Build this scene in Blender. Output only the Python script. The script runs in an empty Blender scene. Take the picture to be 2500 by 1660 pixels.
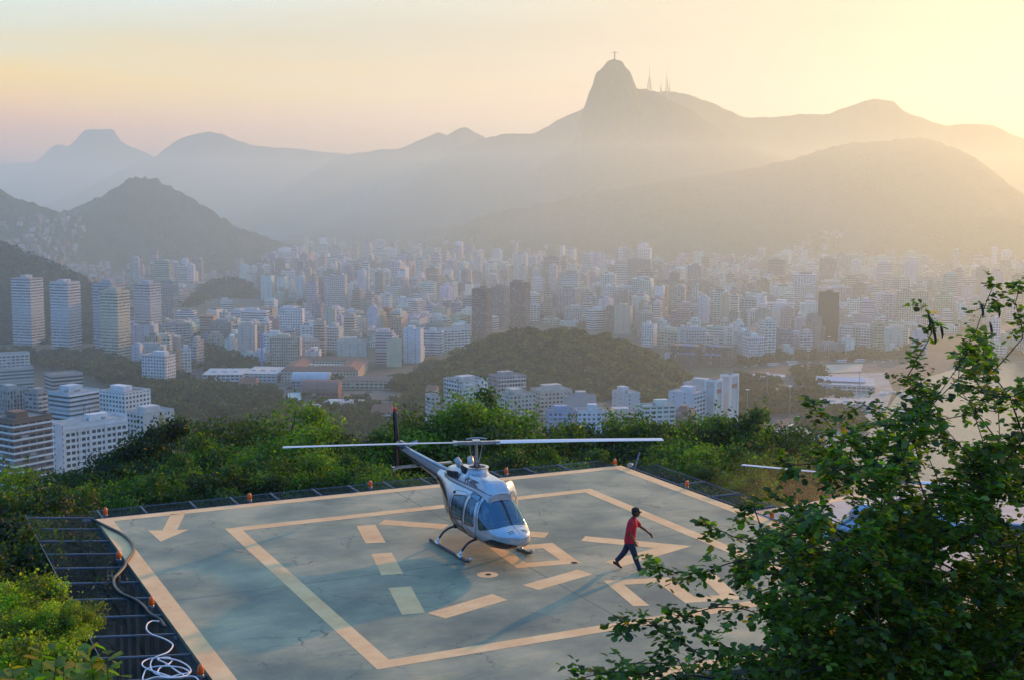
import bpy, math, random
import numpy as np
from mathutils import Vector, Matrix

# ------------------------------------------------------------------ camera, sky, sun, exposure
SC = bpy.context.scene
COL = SC.collection
CAM_H = 10.4
PITCH = math.radians(6.5578)
ROLL = math.radians(0.2956)
FPX = 3228.16
SUN_AZ = math.radians(34.6)      # clockwise from +Y
SUN_EL = math.radians(13.0)

cam_data = bpy.data.cameras.new('camera')
cam_data.sensor_width = 36.0
cam_data.lens = FPX / 2500.0 * 36.0
cam_data.clip_start = 0.5
cam_data.clip_end = 90000
cam = bpy.data.objects.new('camera', cam_data)
COL.objects.link(cam)
_F = Vector((0, math.cos(PITCH), -math.sin(PITCH)))
_R0 = Vector((1, 0, 0)); _U0 = _R0.cross(_F)
_R = _R0 * math.cos(ROLL) + _U0 * math.sin(ROLL)
_U = -_R0 * math.sin(ROLL) + _U0 * math.cos(ROLL)
cam.matrix_world = Matrix(((_R.x, _U.x, -_F.x, 0), (_R.y, _U.y, -_F.y, 0), (_R.z, _U.z, -_F.z, CAM_H), (0, 0, 0, 1)))
SC.camera = cam

SC.view_settings.view_transform = 'Standard'
SC.view_settings.look = 'None'
SC.view_settings.gamma = 1.0
SC.view_settings.exposure = 0.36
SC.cycles.max_bounces = 8
SC.cycles.transparent_max_bounces = 24
SC.cycles.volume_bounces = 4
SC.cycles.use_denoising = True


def lin(c):
    c = c / 255.0
    return c / 12.92 if c <= 0.04045 else ((c + 0.055) / 1.055) ** 2.4


def srgb(r, g, b):
    return (lin(r), lin(g), lin(b), 1.0)


world = bpy.data.worlds.new('World')
SC.world = world
world.use_nodes = True
wn = world.node_tree.nodes
wl = world.node_tree.links
wn.clear()


def NN(nodes, typ, **kw):
    n = nodes.new(typ)
    for k, v in kw.items():
        if k == 'inp':
            for i, val in v.items():
                n.inputs[i].default_value = val
        else:
            setattr(n, k, v)
    return n


def ramp_node(nodes, stops, interp='LINEAR'):
    n = nodes.new('ShaderNodeValToRGB')
    cr = n.color_ramp
    cr.interpolation = interp
    while len(cr.elements) < len(stops):
        cr.elements.new(0.5)
    for e, (p, c) in zip(cr.elements, stops):
        e.position = p
        e.color = c
    return n


def build_world():
    tc = NN(wn, 'ShaderNodeTexCoord')
    sep = NN(wn, 'ShaderNodeSeparateXYZ')
    wl.new(tc.outputs['Generated'], sep.inputs[0])
    # elevation, stretched: sqrt(z)/1
    mx = NN(wn, 'ShaderNodeMath', operation='MAXIMUM', inp={1: 0.0})
    wl.new(sep.outputs['Z'], mx.inputs[0])
    # faint streaks of high cloud shift the elevation a little
    mp = NN(wn, 'ShaderNodeMapping')
    mp.inputs['Scale'].default_value = (2.0, 2.0, 26.0)
    wl.new(tc.outputs['Generated'], mp.inputs[0])
    nz = NN(wn, 'ShaderNodeTexNoise', inp={'Scale': 1.6, 'Detail': 6.0, 'Roughness': 0.55})
    wl.new(mp.outputs[0], nz.inputs['Vector'])
    ns = NN(wn, 'ShaderNodeMath', operation='MULTIPLY_ADD', inp={1: 0.05, 2: -0.025})
    wl.new(nz.outputs[0], ns.inputs[0])
    el = NN(wn, 'ShaderNodeMath', operation='ADD')
    wl.new(mx.outputs[0], el.inputs[0]); wl.new(ns.outputs[0], el.inputs[1])
    elm = NN(wn, 'ShaderNodeMath', operation='MAXIMUM', inp={1: 0.0})
    wl.new(el.outputs[0], elm.inputs[0])
    sq = NN(wn, 'ShaderNodeMath', operation='POWER', inp={1: 0.5})
    wl.new(elm.outputs[0], sq.inputs[0])
    s = math.sqrt
    left = ramp_node(wn, [(0.0, (1.0, .24, .02, 1)), (s(.04), (1.0, .33, .01, 1)), (s(.075), (.86, .53, .03, 1)),
                          (s(.105), (.68, .62, .38, 1)), (s(.15), srgb(212, 232, 232)), (s(.35), srgb(150, 188, 222)), (1.0, srgb(98, 154, 218))])
    right = ramp_node(wn, [(0.0, (.62, .28, .05, 1)), (s(.03), (.60, .33, .11, 1)), (s(.06), (.50, .35, .30, 1)),
                           (s(.09), (.50, .39, .31, 1)), (s(.15), srgb(206, 190, 160)), (s(.35), srgb(225, 222, 212)), (1.0, srgb(98, 154, 218))])
    back = ramp_node(wn, [(0.0, srgb(122, 164, 212)), (s(.15), srgb(106, 158, 216)), (s(.4), srgb(98, 156, 218)), (1.0, srgb(98, 154, 218))])
    for r in (left, right, back):
        wl.new(sq.outputs[0], r.inputs[0])
    # azimuth relative to the sun
    cxy = NN(wn, 'ShaderNodeCombineXYZ')
    wl.new(sep.outputs['X'], cxy.inputs[0]); wl.new(sep.outputs['Y'], cxy.inputs[1])
    nrm = NN(wn, 'ShaderNodeVectorMath', operation='NORMALIZE')
    wl.new(cxy.outputs[0], nrm.inputs[0])
    dt = NN(wn, 'ShaderNodeVectorMath', operation='DOT_PRODUCT')
    dt.inputs[1].default_value = (math.sin(SUN_AZ), math.cos(SUN_AZ), 0)
    wl.new(nrm.outputs[0], dt.inputs[0])
    fr = NN(wn, 'ShaderNodeMapRange', interpolation_type='SMOOTHSTEP')
    fr.inputs['From Min'].default_value = 0.50; fr.inputs['From Max'].default_value = 0.985
    wl.new(dt.outputs['Value'], fr.inputs['Value'])
    fb = NN(wn, 'ShaderNodeMapRange', interpolation_type='SMOOTHSTEP')
    fb.inputs['From Min'].default_value = -0.25; fb.inputs['From Max'].default_value = 0.55
    wl.new(dt.outputs['Value'], fb.inputs['Value'])
    m1 = NN(wn, 'ShaderNodeMix', data_type='RGBA')
    wl.new(fr.outputs[0], m1.inputs[0]); wl.new(left.outputs[0], m1.inputs[6]); wl.new(right.outputs[0], m1.inputs[7])
    m2 = NN(wn, 'ShaderNodeMix', data_type='RGBA')
    wl.new(fb.outputs[0], m2.inputs[0]); wl.new(back.outputs[0], m2.inputs[6]); wl.new(m1.outputs[2], m2.inputs[7])
    bg1 = NN(wn, 'ShaderNodeBackground', inp={'Strength': 1.30})
    wl.new(m2.outputs[2], bg1.inputs['Color'])
    st = NN(wn, 'ShaderNodeMapRange', interpolation_type='SMOOTHSTEP')
    st.inputs['From Min'].default_value = 0.03; st.inputs['From Max'].default_value = 0.13
    st.inputs['To Min'].default_value = 2.2; st.inputs['To Max'].default_value = 1.27
    wl.new(mx.outputs[0], st.inputs['Value']); wl.new(st.outputs[0], bg1.inputs['Strength'])
    sky = NN(wn, 'ShaderNodeTexSky', sky_type='NISHITA', sun_disc=False, sun_elevation=SUN_EL, sun_rotation=SUN_AZ,
             altitude=200.0, air_density=1.0, dust_density=2.0, ozone_density=1.0)
    bg2 = NN(wn, 'ShaderNodeBackground', inp={'Strength': 0.05})
    wl.new(sky.outputs[0], bg2.inputs['Color'])
    mxs = NN(wn, 'ShaderNodeMixShader', inp={0: 0.16})
    wl.new(bg1.outputs[0], mxs.inputs[1]); wl.new(bg2.outputs[0], mxs.inputs[2])
    out = NN(wn, 'ShaderNodeOutputWorld')
    wl.new(mxs.outputs[0], out.inputs['Surface'])


build_world()

sun_data = bpy.data.lights.new('sun', 'SUN')
sun_data.energy = 3.9
sun_data.angle = math.radians(1.2)
sun_data.color = (1.0, 0.43, 0.09)
sun = bpy.data.objects.new('sun', sun_data)
COL.objects.link(sun)
_sd = Vector((math.sin(SUN_AZ) * math.cos(SUN_EL), math.cos(SUN_AZ) * math.cos(SUN_EL), math.sin(SUN_EL)))
sun.rotation_euler = _sd.to_track_quat('Z', 'Y').to_euler()
sun.location = (60, 90, 60)


# ------------------------------------------------------------------ photograph pixel -> place in the world
def ray(x, y):
    return _R * ((x - 1250.0) / FPX) - _U * ((y - 830.0) / FPX) + _F


def G(x, y, z=0.0):
    d = ray(x, y)
    return Vector((0, 0, CAM_H)) + d * ((z - CAM_H) / d.z)


def A(x, y, dep):
    d = ray(x, y)
    return Vector((0, 0, CAM_H)) + d * (dep / d.y)


K = 2500 / 2361.0
CITY_Z = -180.0


def Gd(x, y, z=CITY_Z):
    return G(x * K, y * K, z)


def Ad(x, y, dep):
    return A(x * K, y * K, dep)


def proj(p):
    w = Vector(p) - Vector((0, 0, CAM_H))
    d = w.dot(_F)
    return ((1250 + FPX * w.dot(_R) / d) / K, (830 - FPX * w.dot(_U) / d) / K)


# ------------------------------------------------------------------ mesh helpers
class MB:
    def __init__(s):
        s.v = []; s.f = []; s.m = []; s.c = []; s.uv = []; s.col = (1, 1, 1); s.mi = 0; s.use_uv = False

    def face(s, ids, uv=None):
        s.f.append(tuple(ids)); s.m.append(s.mi); s.c.append(s.col); s.uv.append(uv)

    def add(s, vs, fs):
        o = len(s.v); s.v.extend([tuple(q) for q in vs])
        for f in fs:
            s.face([o + i for i in f])
        return o

    def box(s, cx, cy, cz, sx, sy, sz, rot=0.0, uv=False):
        """box centred in x,y with its bottom at cz"""
        c, n = math.cos(rot), math.sin(rot)
        vs = []
        for z in (cz, cz + sz):
            for a, b in ((-1, -1), (1, -1), (1, 1), (-1, 1)):
                x, y = a * sx / 2, b * sy / 2
                vs.append((cx + x * c - y * n, cy + x * n + y * c, z))
        o = len(s.v); s.v.extend(vs)
        for k, (a, b) in enumerate(((0, 1), (1, 2), (2, 3), (3, 0))):
            w = sx if k % 2 == 0 else sy
            off = 0.0
            u = ((off, 0), (off + w, 0), (off + w, sz), (off, sz)) if uv else None
            s.face((o + a, o + b, o + 4 + b, o + 4 + a), u)
        z2 = ((-9, -9),) * 4 if uv else None
        s.face((o + 4, o + 5, o + 6, o + 7), z2); s.face((o + 3, o + 2, o + 1, o), z2)

    def obox(s, p, q, w, h):
        """bar between p and q, w wide and h high"""
        p, q = Vector(p), Vector(q)
        d = (q - p).normalized()
        up = Vector((0, 0, 1))
        if abs(d.z) > .95:
            up = Vector((0, 1, 0))
        r = d.cross(up).normalized(); u = r.cross(d)
        vs = []
        for b in (p, q):
            for a1, a2 in ((-1, -1), (1, -1), (1, 1), (-1, 1)):
                vs.append(b + r * (a1 * w / 2) + u * (a2 * h / 2))
        s.add(vs, [(0, 1, 5, 4), (1, 2, 6, 5), (2, 3, 7, 6), (3, 0, 4, 7), (3, 2, 1, 0), (4, 5, 6, 7)])

    def tube(s, pts, rad, n=6, cap=True):
        pts = [Vector(p) for p in pts]
        if not hasattr(rad, '__len__'):
            rad = [rad] * len(pts)
        o = len(s.v)
        prev = None
        for i, p in enumerate(pts):
            d = (pts[min(i + 1, len(pts) - 1)] - pts[max(i - 1, 0)])
            if d.length < 1e-9:
                d = Vector((0, 0, 1))
            d.normalize()
            if prev is None:
                a = Vector((0, 0, 1)) if abs(d.z) < .9 else Vector((1, 0, 0))
                r = d.cross(a).normalized()
            else:
                r = (prev - d * prev.dot(d)).normalized()
            prev = r
            u = d.cross(r)
            for k in range(n):
                t = 2 * math.pi * k / n
                s.v.append(tuple(p + (r * math.cos(t) + u * math.sin(t)) * rad[i]))
        for i in range(len(pts) - 1):
            for k in range(n):
                a = o + i * n + k; b = o + i * n + (k + 1) % n
                s.face((a, b, b + n, a + n))
        if cap:
            s.face([o + k for k in range(n)][::-1])
            s.face([o + (len(pts) - 1) * n + k for k in range(n)])

    def lathe(s, c, prof, n=16):
        """prof: (radius, z) list round a vertical axis at c"""
        o = len(s.v)
        for r, z in prof:
            for k in range(n):
                t = 2 * math.pi * k / n
                s.v.append((c[0] + r * math.cos(t), c[1] + r * math.sin(t), c[2] + z))
        for i in range(len(prof) - 1):
            for k in range(n):
                a = o + i * n + k; b = o + i * n + (k + 1) % n
                s.face((a, b, b + n, a + n))
        s.face([o + k for k in range(n)][::-1])
        s.face([o + (len(prof) - 1) * n + k for k in range(n)])

    def prism(s, poly, z0, z1):
        n = len(poly)
        o = len(s.v)
        s.v.extend([(p[0], p[1], z0) for p in poly]); s.v.extend([(p[0], p[1], z1) for p in poly])
        s.face([o + n + i for i in range(n)]); s.face([o + i for i in range(n)][::-1])
        for i in range(n):
            j = (i + 1) % n
            s.face((o + i, o + j, o + n + j, o + n + i))

    def build(s, name, mats, parent=None, smooth=False, colors=False, uvs=False):
        me = bpy.data.meshes.new(name)
        me.from_pydata(s.v, [], s.f)
        if not isinstance(mats, (list, tuple)):
            mats = [mats]
        for m in mats:
            me.materials.append(m)
        if len(mats) > 1:
            me.polygons.foreach_set('material_index', s.m)
        if colors:
            at = me.color_attributes.new('Col', 'FLOAT_COLOR', 'CORNER')
            arr = []
            for f, c in zip(s.f, s.c):
                arr.extend([c[0], c[1], c[2], 1.0] * len(f))
            at.data.foreach_set('color', arr)
        if uvs:
            ul = me.uv_layers.new(name='UVMap')
            arr = []
            for f, u in zip(s.f, s.uv):
                if u is None:
                    u = ((-9, -9),) * len(f)
                for q in u:
                    arr.extend(q)
            ul.data.foreach_set('uv', arr)
        if smooth:
            me.polygons.foreach_set('use_smooth', [True] * len(me.polygons))
        me.update()
        o = bpy.data.objects.new(name, me)
        COL.objects.link(o)
        if parent is not None:
            o.parent = parent
        return o


def tag(o, label=None, cat=None, group=None, kind=None):
    if label: o['label'] = label
    if cat: o['category'] = cat
    if group: o['group'] = group
    if kind: o['kind'] = kind
    return o


def empty(name, loc, rz=0.0, label=None, cat=None, group=None):
    o = bpy.data.objects.new(name, None)
    o.empty_display_size = 0.3
    COL.objects.link(o)
    o.location = loc
    o.rotation_euler = (0, 0, rz)
    return tag(o, label, cat, group)


def copy_tree(o, parent=None):
    c = o.copy(); COL.objects.link(c); c.parent = parent
    for ch in list(o.children):
        copy_tree(ch, c)
    return c


def np_mesh(name, verts, faces, mats, parent=None, cols=None, smooth=False):
    """verts (N,3) array, faces (M,k) array, cols (N,3) per vertex"""
    me = bpy.data.meshes.new(name)
    nv, nf, k = len(verts), len(faces), faces.shape[1]
    me.vertices.add(nv)
    me.vertices.foreach_set('co', np.asarray(verts, dtype=np.float32).ravel())
    me.loops.add(nf * k)
    me.loops.foreach_set('vertex_index', np.asarray(faces, dtype=np.int32).ravel())
    me.polygons.add(nf)
    me.polygons.foreach_set('loop_start', np.arange(0, nf * k, k, dtype=np.int32))
    if smooth:
        me.polygons.foreach_set('use_smooth', np.ones(nf, dtype=bool))
    me.materials.append(mats)
    if cols is not None:
        at = me.color_attributes.new('Col', 'FLOAT_COLOR', 'POINT')
        c4 = np.ones((nv, 4), dtype=np.float32); c4[:, :3] = cols
        at.data.foreach_set('color', c4.ravel())
    me.update(calc_edges=True)
    me.validate()
    o = bpy.data.objects.new(name, me)
    COL.objects.link(o)
    if parent is not None:
        o.parent = parent
    return o


# ------------------------------------------------------------------ materials
def mat(name, col, rough=0.6, metal=0.0, spec=0.5, noise=None, attr=False, bump=None, coat=0.0):
    """plain procedural material; noise=(scale, amount) mottles the colour, attr multiplies by the Col attribute"""
    m = bpy.data.materials.new(name); m.use_nodes = True
    n = m.node_tree.nodes; l = m.node_tree.links
    b = n['Principled BSDF']
    b.inputs['Roughness'].default_value = rough
    b.inputs['Metallic'].default_value = metal
    b.inputs['Specular IOR Level'].default_value = spec
    b.inputs['Coat Weight'].default_value = coat
    b.inputs['Base Color'].default_value = (*col[:3], 1)
    cur = None
    if noise:
        tc = NN(n, 'ShaderNodeTexCoord')
        nz = NN(n, 'ShaderNodeTexNoise', inp={'Scale': noise[0], 'Detail': 8.0, 'Roughness': 0.65})
        l.new(tc.outputs['Object'], nz.inputs['Vector'])
        lo = [c * (1 - noise[1]) for c in col[:3]]; hi = [min(1, c * (1 + noise[1])) for c in col[:3]]
        r = ramp_node(n, [(0.3, (*lo, 1)), (0.7, (*hi, 1))])
        l.new(nz.outputs[0], r.inputs[0]); cur = r.outputs[0]
    if attr:
        a = NN(n, 'ShaderNodeAttribute', attribute_name='Col')
        if cur is None:
            cur = a.outputs['Color']
        else:
            mm = NN(n, 'ShaderNodeMix', data_type='RGBA', blend_type='MULTIPLY', inp={0: 1.0})
            l.new(cur, mm.inputs[6]); l.new(a.outputs['Color'], mm.inputs[7]); cur = mm.outputs[2]
    if cur is not None:
        l.new(cur, b.inputs['Base Color'])
    if bump:
        tc = NN(n, 'ShaderNodeTexCoord')
        nz = NN(n, 'ShaderNodeTexNoise', inp={'Scale': bump[0], 'Detail': 8.0, 'Roughness': 0.6})
        l.new(tc.outputs['Object'], nz.inputs['Vector'])
        bp = NN(n, 'ShaderNodeBump', inp={'Strength': 1.0, 'Distance': bump[1]})
        l.new(nz.outputs[0], bp.inputs['Height']); l.new(bp.outputs[0], b.inputs['Normal'])
    return m


def leaf_mat(name, trans=0.5, gloss=0.035):
    m = bpy.data.materials.new(name); m.use_nodes = True
    n = m.node_tree.nodes; l = m.node_tree.links
    n.clear()
    a = NN(n, 'ShaderNodeAttribute', attribute_name='Col')
    d = NN(n, 'ShaderNodeBsdfDiffuse')
    t = NN(n, 'ShaderNodeBsdfTranslucent')
    br = NN(n, 'ShaderNodeMix', data_type='RGBA', blend_type='MULTIPLY', inp={0: 1.0})
    br.inputs[7].default_value = (1.35, 1.95, 0.38, 1)
    g = NN(n, 'ShaderNodeBsdfGlossy', inp={'Roughness': 0.55})
    g.inputs['Color'].default_value = (.8, .85, .9, 1)
    m1 = NN(n, 'ShaderNodeMixShader', inp={0: trans}); m2 = NN(n, 'ShaderNodeMixShader', inp={0: gloss})
    o = NN(n, 'ShaderNodeOutputMaterial')
    l.new(a.outputs['Color'], d.inputs[0]); l.new(a.outputs['Color'], br.inputs[6]); l.new(br.outputs[2], t.inputs[0])
    l.new(d.outputs[0], m1.inputs[1]); l.new(t.outputs[0], m1.inputs[2])
    l.new(m1.outputs[0], m2.inputs[1]); l.new(g.outputs[0], m2.inputs[2]); l.new(m2.outputs[0], o.inputs[0])
    return m


M = {}
M['leaf'] = leaf_mat('leaf', 0.55)
M['leaf_far'] = leaf_mat('leaf_far', 0.25, 0.0)
M['bark'] = mat('bark', (.045, .036, .028), .9, noise=(9, .4))
M['steel'] = mat('galvanised_steel', (.22, .26, .32), .45, .6, noise=(14, .25))
M['dark_steel'] = mat('dark_steel', (.05, .06, .08), .5, .4, noise=(9, .3))
M['rubber'] = mat('black_rubber', (.012, .012, .016), .35)
M['white_plastic'] = mat('white_plastic', (.75, .76, .8), .4)

# ------------------------------------------------------------------ noise used for land forms
def _hash(ix, iy, seed):
    h = (ix * 374761393 + iy * 668265263 + seed * 1442695041) & 0xFFFFFFFF
    h = ((h ^ (h >> 13)) * 1274126177) & 0xFFFFFFFF
    return ((h ^ (h >> 16)) & 0xFFFF) / 65535.0


def vnoise(x, y, seed=0):
    x = np.asarray(x, dtype=np.float64); y = np.asarray(y, dtype=np.float64)
    ix = np.floor(x).astype(np.int64); iy = np.floor(y).astype(np.int64)
    fx = x - ix; fy = y - iy
    fx = fx * fx * (3 - 2 * fx); fy = fy * fy * (3 - 2 * fy)
    a = _hash(ix, iy, seed); b = _hash(ix + 1, iy, seed); c = _hash(ix, iy + 1, seed); d = _hash(ix + 1, iy + 1, seed)
    return (a * (1 - fx) + b * fx) * (1 - fy) + (c * (1 - fx) + d * fx) * fy


def fbm(x, y, oct=4, seed=0):
    s = 0; a = 0.5
    for k in range(oct):
        s = s + a * (vnoise(x * 2 ** k, y * 2 ** k, seed + k * 17) - 0.5)
        a *= 0.5
    return s


def grid_faces(nu, nv):
    i, j = np.meshgrid(np.arange(nu - 1), np.arange(nv - 1), indexing='ij')
    a = (i * nv + j).ravel()
    return np.stack([a, a + nv, a + nv + 1, a + 1], axis=1)


def forest_mat(name, c0, c1, scale, bump=3.0, rock=None):
    m = bpy.data.materials.new(name); m.use_nodes = True
    n = m.node_tree.nodes; l = m.node_tree.links
    b = n['Principled BSDF']; b.inputs['Roughness'].default_value = .95; b.inputs['Specular IOR Level'].default_value = .05
    tc = NN(n, 'ShaderNodeTexCoord')
    n1 = NN(n, 'ShaderNodeTexNoise', inp={'Scale': scale, 'Detail': 10.0, 'Roughness': 0.7})
    l.new(tc.outputs['Object'], n1.inputs['Vector'])
    r = ramp_node(n, [(0.35, (*c0, 1)), (0.65, (*c1, 1))])
    l.new(n1.outputs[0], r.inputs[0])
    out = r.outputs[0]
    if rock:
        geo = NN(n, 'ShaderNodeNewGeometry'); sp = NN(n, 'ShaderNodeSeparateXYZ')
        l.new(geo.outputs['Normal'], sp.inputs[0])
        mr = NN(n, 'ShaderNodeMapRange'); mr.inputs['From Min'].default_value = .42; mr.inputs['From Max'].default_value = .25
        l.new(sp.outputs['Z'], mr.inputs['Value'])
        mx = NN(n, 'ShaderNodeMix', data_type='RGBA'); mx.inputs[7].default_value = (*rock, 1)
        l.new(mr.outputs[0], mx.inputs[0]); l.new(out, mx.inputs[6]); out = mx.outputs[2]
    l.new(out, b.inputs['Base Color'])
    v = NN(n, 'ShaderNodeTexVoronoi', inp={'Scale': scale * 4})
    l.new(tc.outputs['Object'], v.inputs['Vector'])
    bp = NN(n, 'ShaderNodeBump', invert=True, inp={'Strength': 1.0, 'Distance': bump})
    l.new(v.outputs['Distance'], bp.inputs['Height']); l.new(bp.outputs[0], b.inputs['Normal'])
    return m


M['forest'] = forest_mat('forest_slope', (.022, .038, .018), (.055, .075, .03), .02, 5.0, (.13, .12, .11))
M['forest_near'] = forest_mat('forest_slope_near', (.02, .035, .015), (.05, .07, .028), .05, 4.0)


def mountain(name, pts, dist, wf, wb, cell, mt, rough=14.0, narrow=0.16, smooth_m=900.0, seed=1, spur=.35, tree=9.0, lowz=-185.0):
    """ridge given in photo pixels at its own distance, built as a full relief with slopes in front and behind"""
    P = [Ad(x, y, dist) for x, y in pts]
    X = np.array([p.x for p in P]); Z = np.array([p.z for p in P])
    o = np.argsort(X); X = X[o]; Z = Z[o]
    # skirts
    X = np.concatenate([[X[0] - max(60, (Z[0] - lowz) * 1.6)], X, [X[-1] + max(60, (Z[-1] - lowz) * 1.6)]])
    Z = np.concatenate([[lowz], Z, [lowz]])
    nu = int((X[-1] - X[0]) / cell) + 2
    xs = np.linspace(X[0], X[-1], nu)
    zr = np.interp(xs, X, Z)
    k = max(3, int(smooth_m / cell)) | 1
    pad = np.pad(zr, k // 2, mode='edge')
    zs = np.convolve(pad, np.ones(k) / k, mode='valid')
    zs = np.minimum(zs, zr)
    nf = max(12, int(wf / cell / 1.5)); nb = max(5, int(wb / cell / 5))
    t = np.concatenate([-np.linspace(1, 0, nf, endpoint=False), np.linspace(0, 1, nb)])
    xx, tt = np.meshgrid(xs, t, indexing='ij')
    w = np.where(tt < 0, wf, wb)
    yy = dist + tt * w + fbm(xx / 900.0, tt * 0, 3, seed + 5) * wf * .35 * np.abs(tt)
    at = np.abs(tt)
    prof = (1 - at) ** 1.25
    nar = np.exp(-(at / narrow) ** 2)
    zz = lowz + (zs[:, None] - lowz) * prof + (zr - zs)[:, None] * nar
    env = np.clip(at * 4, 0, 1) * np.clip((1 - at) * 3, 0, 1)
    zz = zz + spur * (zs[:, None] - lowz) * fbm(xx / (wf * .45), yy / (wf * .8), 4, seed) * env
    zz = zz + rough * fbm(xx / 120.0, yy / 120.0, 3, seed + 9) * 2 * np.clip(at * 8, 0.25, 1)
    zz = zz + tree * (vnoise(xx / (cell * 1.3), yy / (cell * 1.3), seed + 3) - .5)
    v = np.stack([xx.ravel(), yy.ravel(), zz.ravel()], axis=1)
    ob = np_mesh(name, v, grid_faces(nu, len(t)), mt, smooth=False)
    ob['kind'] = 'structure'
    return ob, xs, zr


mountain('mountain', [(-300, 385), (-150, 372), (0, 380), (60, 374), (140, 382), (230, 376), (330, 384), (420, 380), (520, 392), (640, 384), (760, 395)],
         12600, 900, 900, 40, M['forest'], 16, .6, 400, 22, 0.38, 8.0)  # added low ridge, shaped to stand in for the bluish haze band at the horizon
mountain('mountain', [(112, 362), (118, 345), (126, 335), (145, 334), (158, 340), (175, 322), (190, 312), (193, 300), (230, 299), (264, 297), (267, 310), (269, 322), (300, 338), (330, 350), (355, 362)],
         11000, 1500, 1500, 24, M['forest'], 16, .4, 400, 2, 0.38, 8.0)
mountain('mountain', [(330, 368), (370, 360), (392, 352), (396, 340), (405, 328), (425, 317), (470, 306), (480, 303), (492, 307), (510, 308), (540, 323), (580, 335), (600, 338), (635, 343), (655, 340), (700, 345), (760, 352), (800, 356), (840, 360)],
         8600, 1800, 1500, 20, M['forest'], 16, .4, 500, 3, 0.45, 8.0)
mountain('mountain', [(780, 362), (820, 355), (880, 345), (920, 345), (985, 315), (1010, 304), (1030, 313), (1058, 296), (1076, 294), (1088, 303), (1120, 318), (1170, 345)],
         7200, 1700, 1500, 17, M['forest'], 16, .4, 600, 4, 0.45, 8.0)
mountain('mountain', [(1060, 340), (1120, 319), (1160, 311), (1195, 308), (1230, 310), (1262, 292), (1300, 270), (1345, 252), (1400, 225), (1450, 216), (1500, 213), (1530, 211), (1560, 213), (1580, 218), (1610, 227), (1640, 238), (1680, 255), (1722, 273),
                      (1760, 270), (1790, 272), (1820, 267), (1880, 262), (1912, 264), (1935, 252), (1965, 243), (1995, 232), (2020, 229), (2060, 235), (2080, 255), (2110, 268), (2150, 280), (2185, 290), (2230, 285), (2290, 288), (2335, 312), (2370, 325), (2500, 345)],
         6400, 2200, 1800, 16, M['forest'], 16, .35, 800, 5, 0.45, 10.0)
corc, cx_, cz_ = mountain('mountain', [(1285, 360), (1322, 330), (1331, 300), (1340, 268), (1350, 240), (1358, 212), (1366, 200), (1369, 182), (1374, 172), (1384, 160), (1392, 153), (1397, 144), (1405, 139), (1418, 136), (1428, 139), (1436, 142), (1443, 155), (1452, 165), (1458, 180), (1462, 188), (1465, 205),
                      (1490, 208), (1515, 213), (1530, 224), (1560, 240), (1590, 252), (1620, 275), (1660, 300), (1720, 330), (1800, 360)],
         5220, 2100, 1200, 9, M['forest'], 12, .13, 700, 6, 0.45, 12.0)
# right-hand hill nearer the city, with its long shoulder to the left
mountain('hill', [(1100, 500), (1250, 468), (1400, 440), (1520, 420), (1640, 402), (1760, 382), (1830, 368), (1870, 352), (1900, 343), (1930, 338), (1965, 329), (2010, 326), (2060, 323), (2118, 318), (2150, 325), (2190, 340), (2225, 352), (2250, 368), (2290, 395), (2330, 430), (2361, 458), (2450, 520)],
         4000, 1000, 1200, 11, M['forest'], 16, .3, 500, 7, 0.75, 12.0)
mountain('hill', [(700, 560), (800, 575), (850, 562), (900, 545), (980, 530), (1100, 505), (1200, 500), (1350, 520), (1480, 560)],
         4300, 900, 900, 12, M['forest'], 16, .3, 500, 8, 0.60, 12.0)
mountain('hill', [(2000, 560), (2100, 528), (2200, 505), (2300, 500), (2420, 520)],
         3400, 500, 700, 12, M['forest'], 16, .3, 500, 18, 0.60, 12.0)
mountain('hill', [(70, 520), (145, 489), (160, 484), (190, 474), (215, 462), (240, 450), (262, 434), (290, 420), (300, 415), (325, 411), (345, 410), (362, 413), (385, 428), (405, 437), (440, 452), (470, 478), (500, 495), (545, 522), (600, 545), (635, 552), (680, 582), (740, 620)],
         3350, 520, 700, 8, M['forest'], 12, .35, 300, 9, 0.52, 14.0)
mountain('hill', [(-250, 400), (-100, 420), (0, 436), (40, 455), (90, 476), (130, 488), (180, 510), (230, 560)],
         3050, 620, 700, 8, M['forest'], 12, .35, 300, 10, 0.52, 14.0)
mountain('hill', [(-400, 480), (-200, 530), (0, 568), (60, 588), (110, 610), (160, 632), (210, 652), (260, 690), (300, 730)],
         1950, 380, 400, 7, M['forest_near'], 12, .35, 300, 11, 0.45, 14.0)
mountain('hill', [(425, 712), (440, 690), (460, 668), (490, 655), (520, 648), (550, 650), (580, 665), (600, 690), (615, 712)],
         2350, 110, 140, 6, M['forest_near'], 8, .35, 60, 12, 0.30, 14.0)
# wooded hill in the middle of the city
mountain('hill', [(940, 885), (970, 862), (1010, 838), (1070, 815), (1130, 788), (1190, 770), (1260, 764), (1340, 768), (1400, 782), (1450, 797), (1500, 818), (1550, 842), (1580, 868), (1600, 890)],
         1330, 170, 200, 5, M['forest_near'], 8, .5, 60, 13, 0.38, 10.0)


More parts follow.
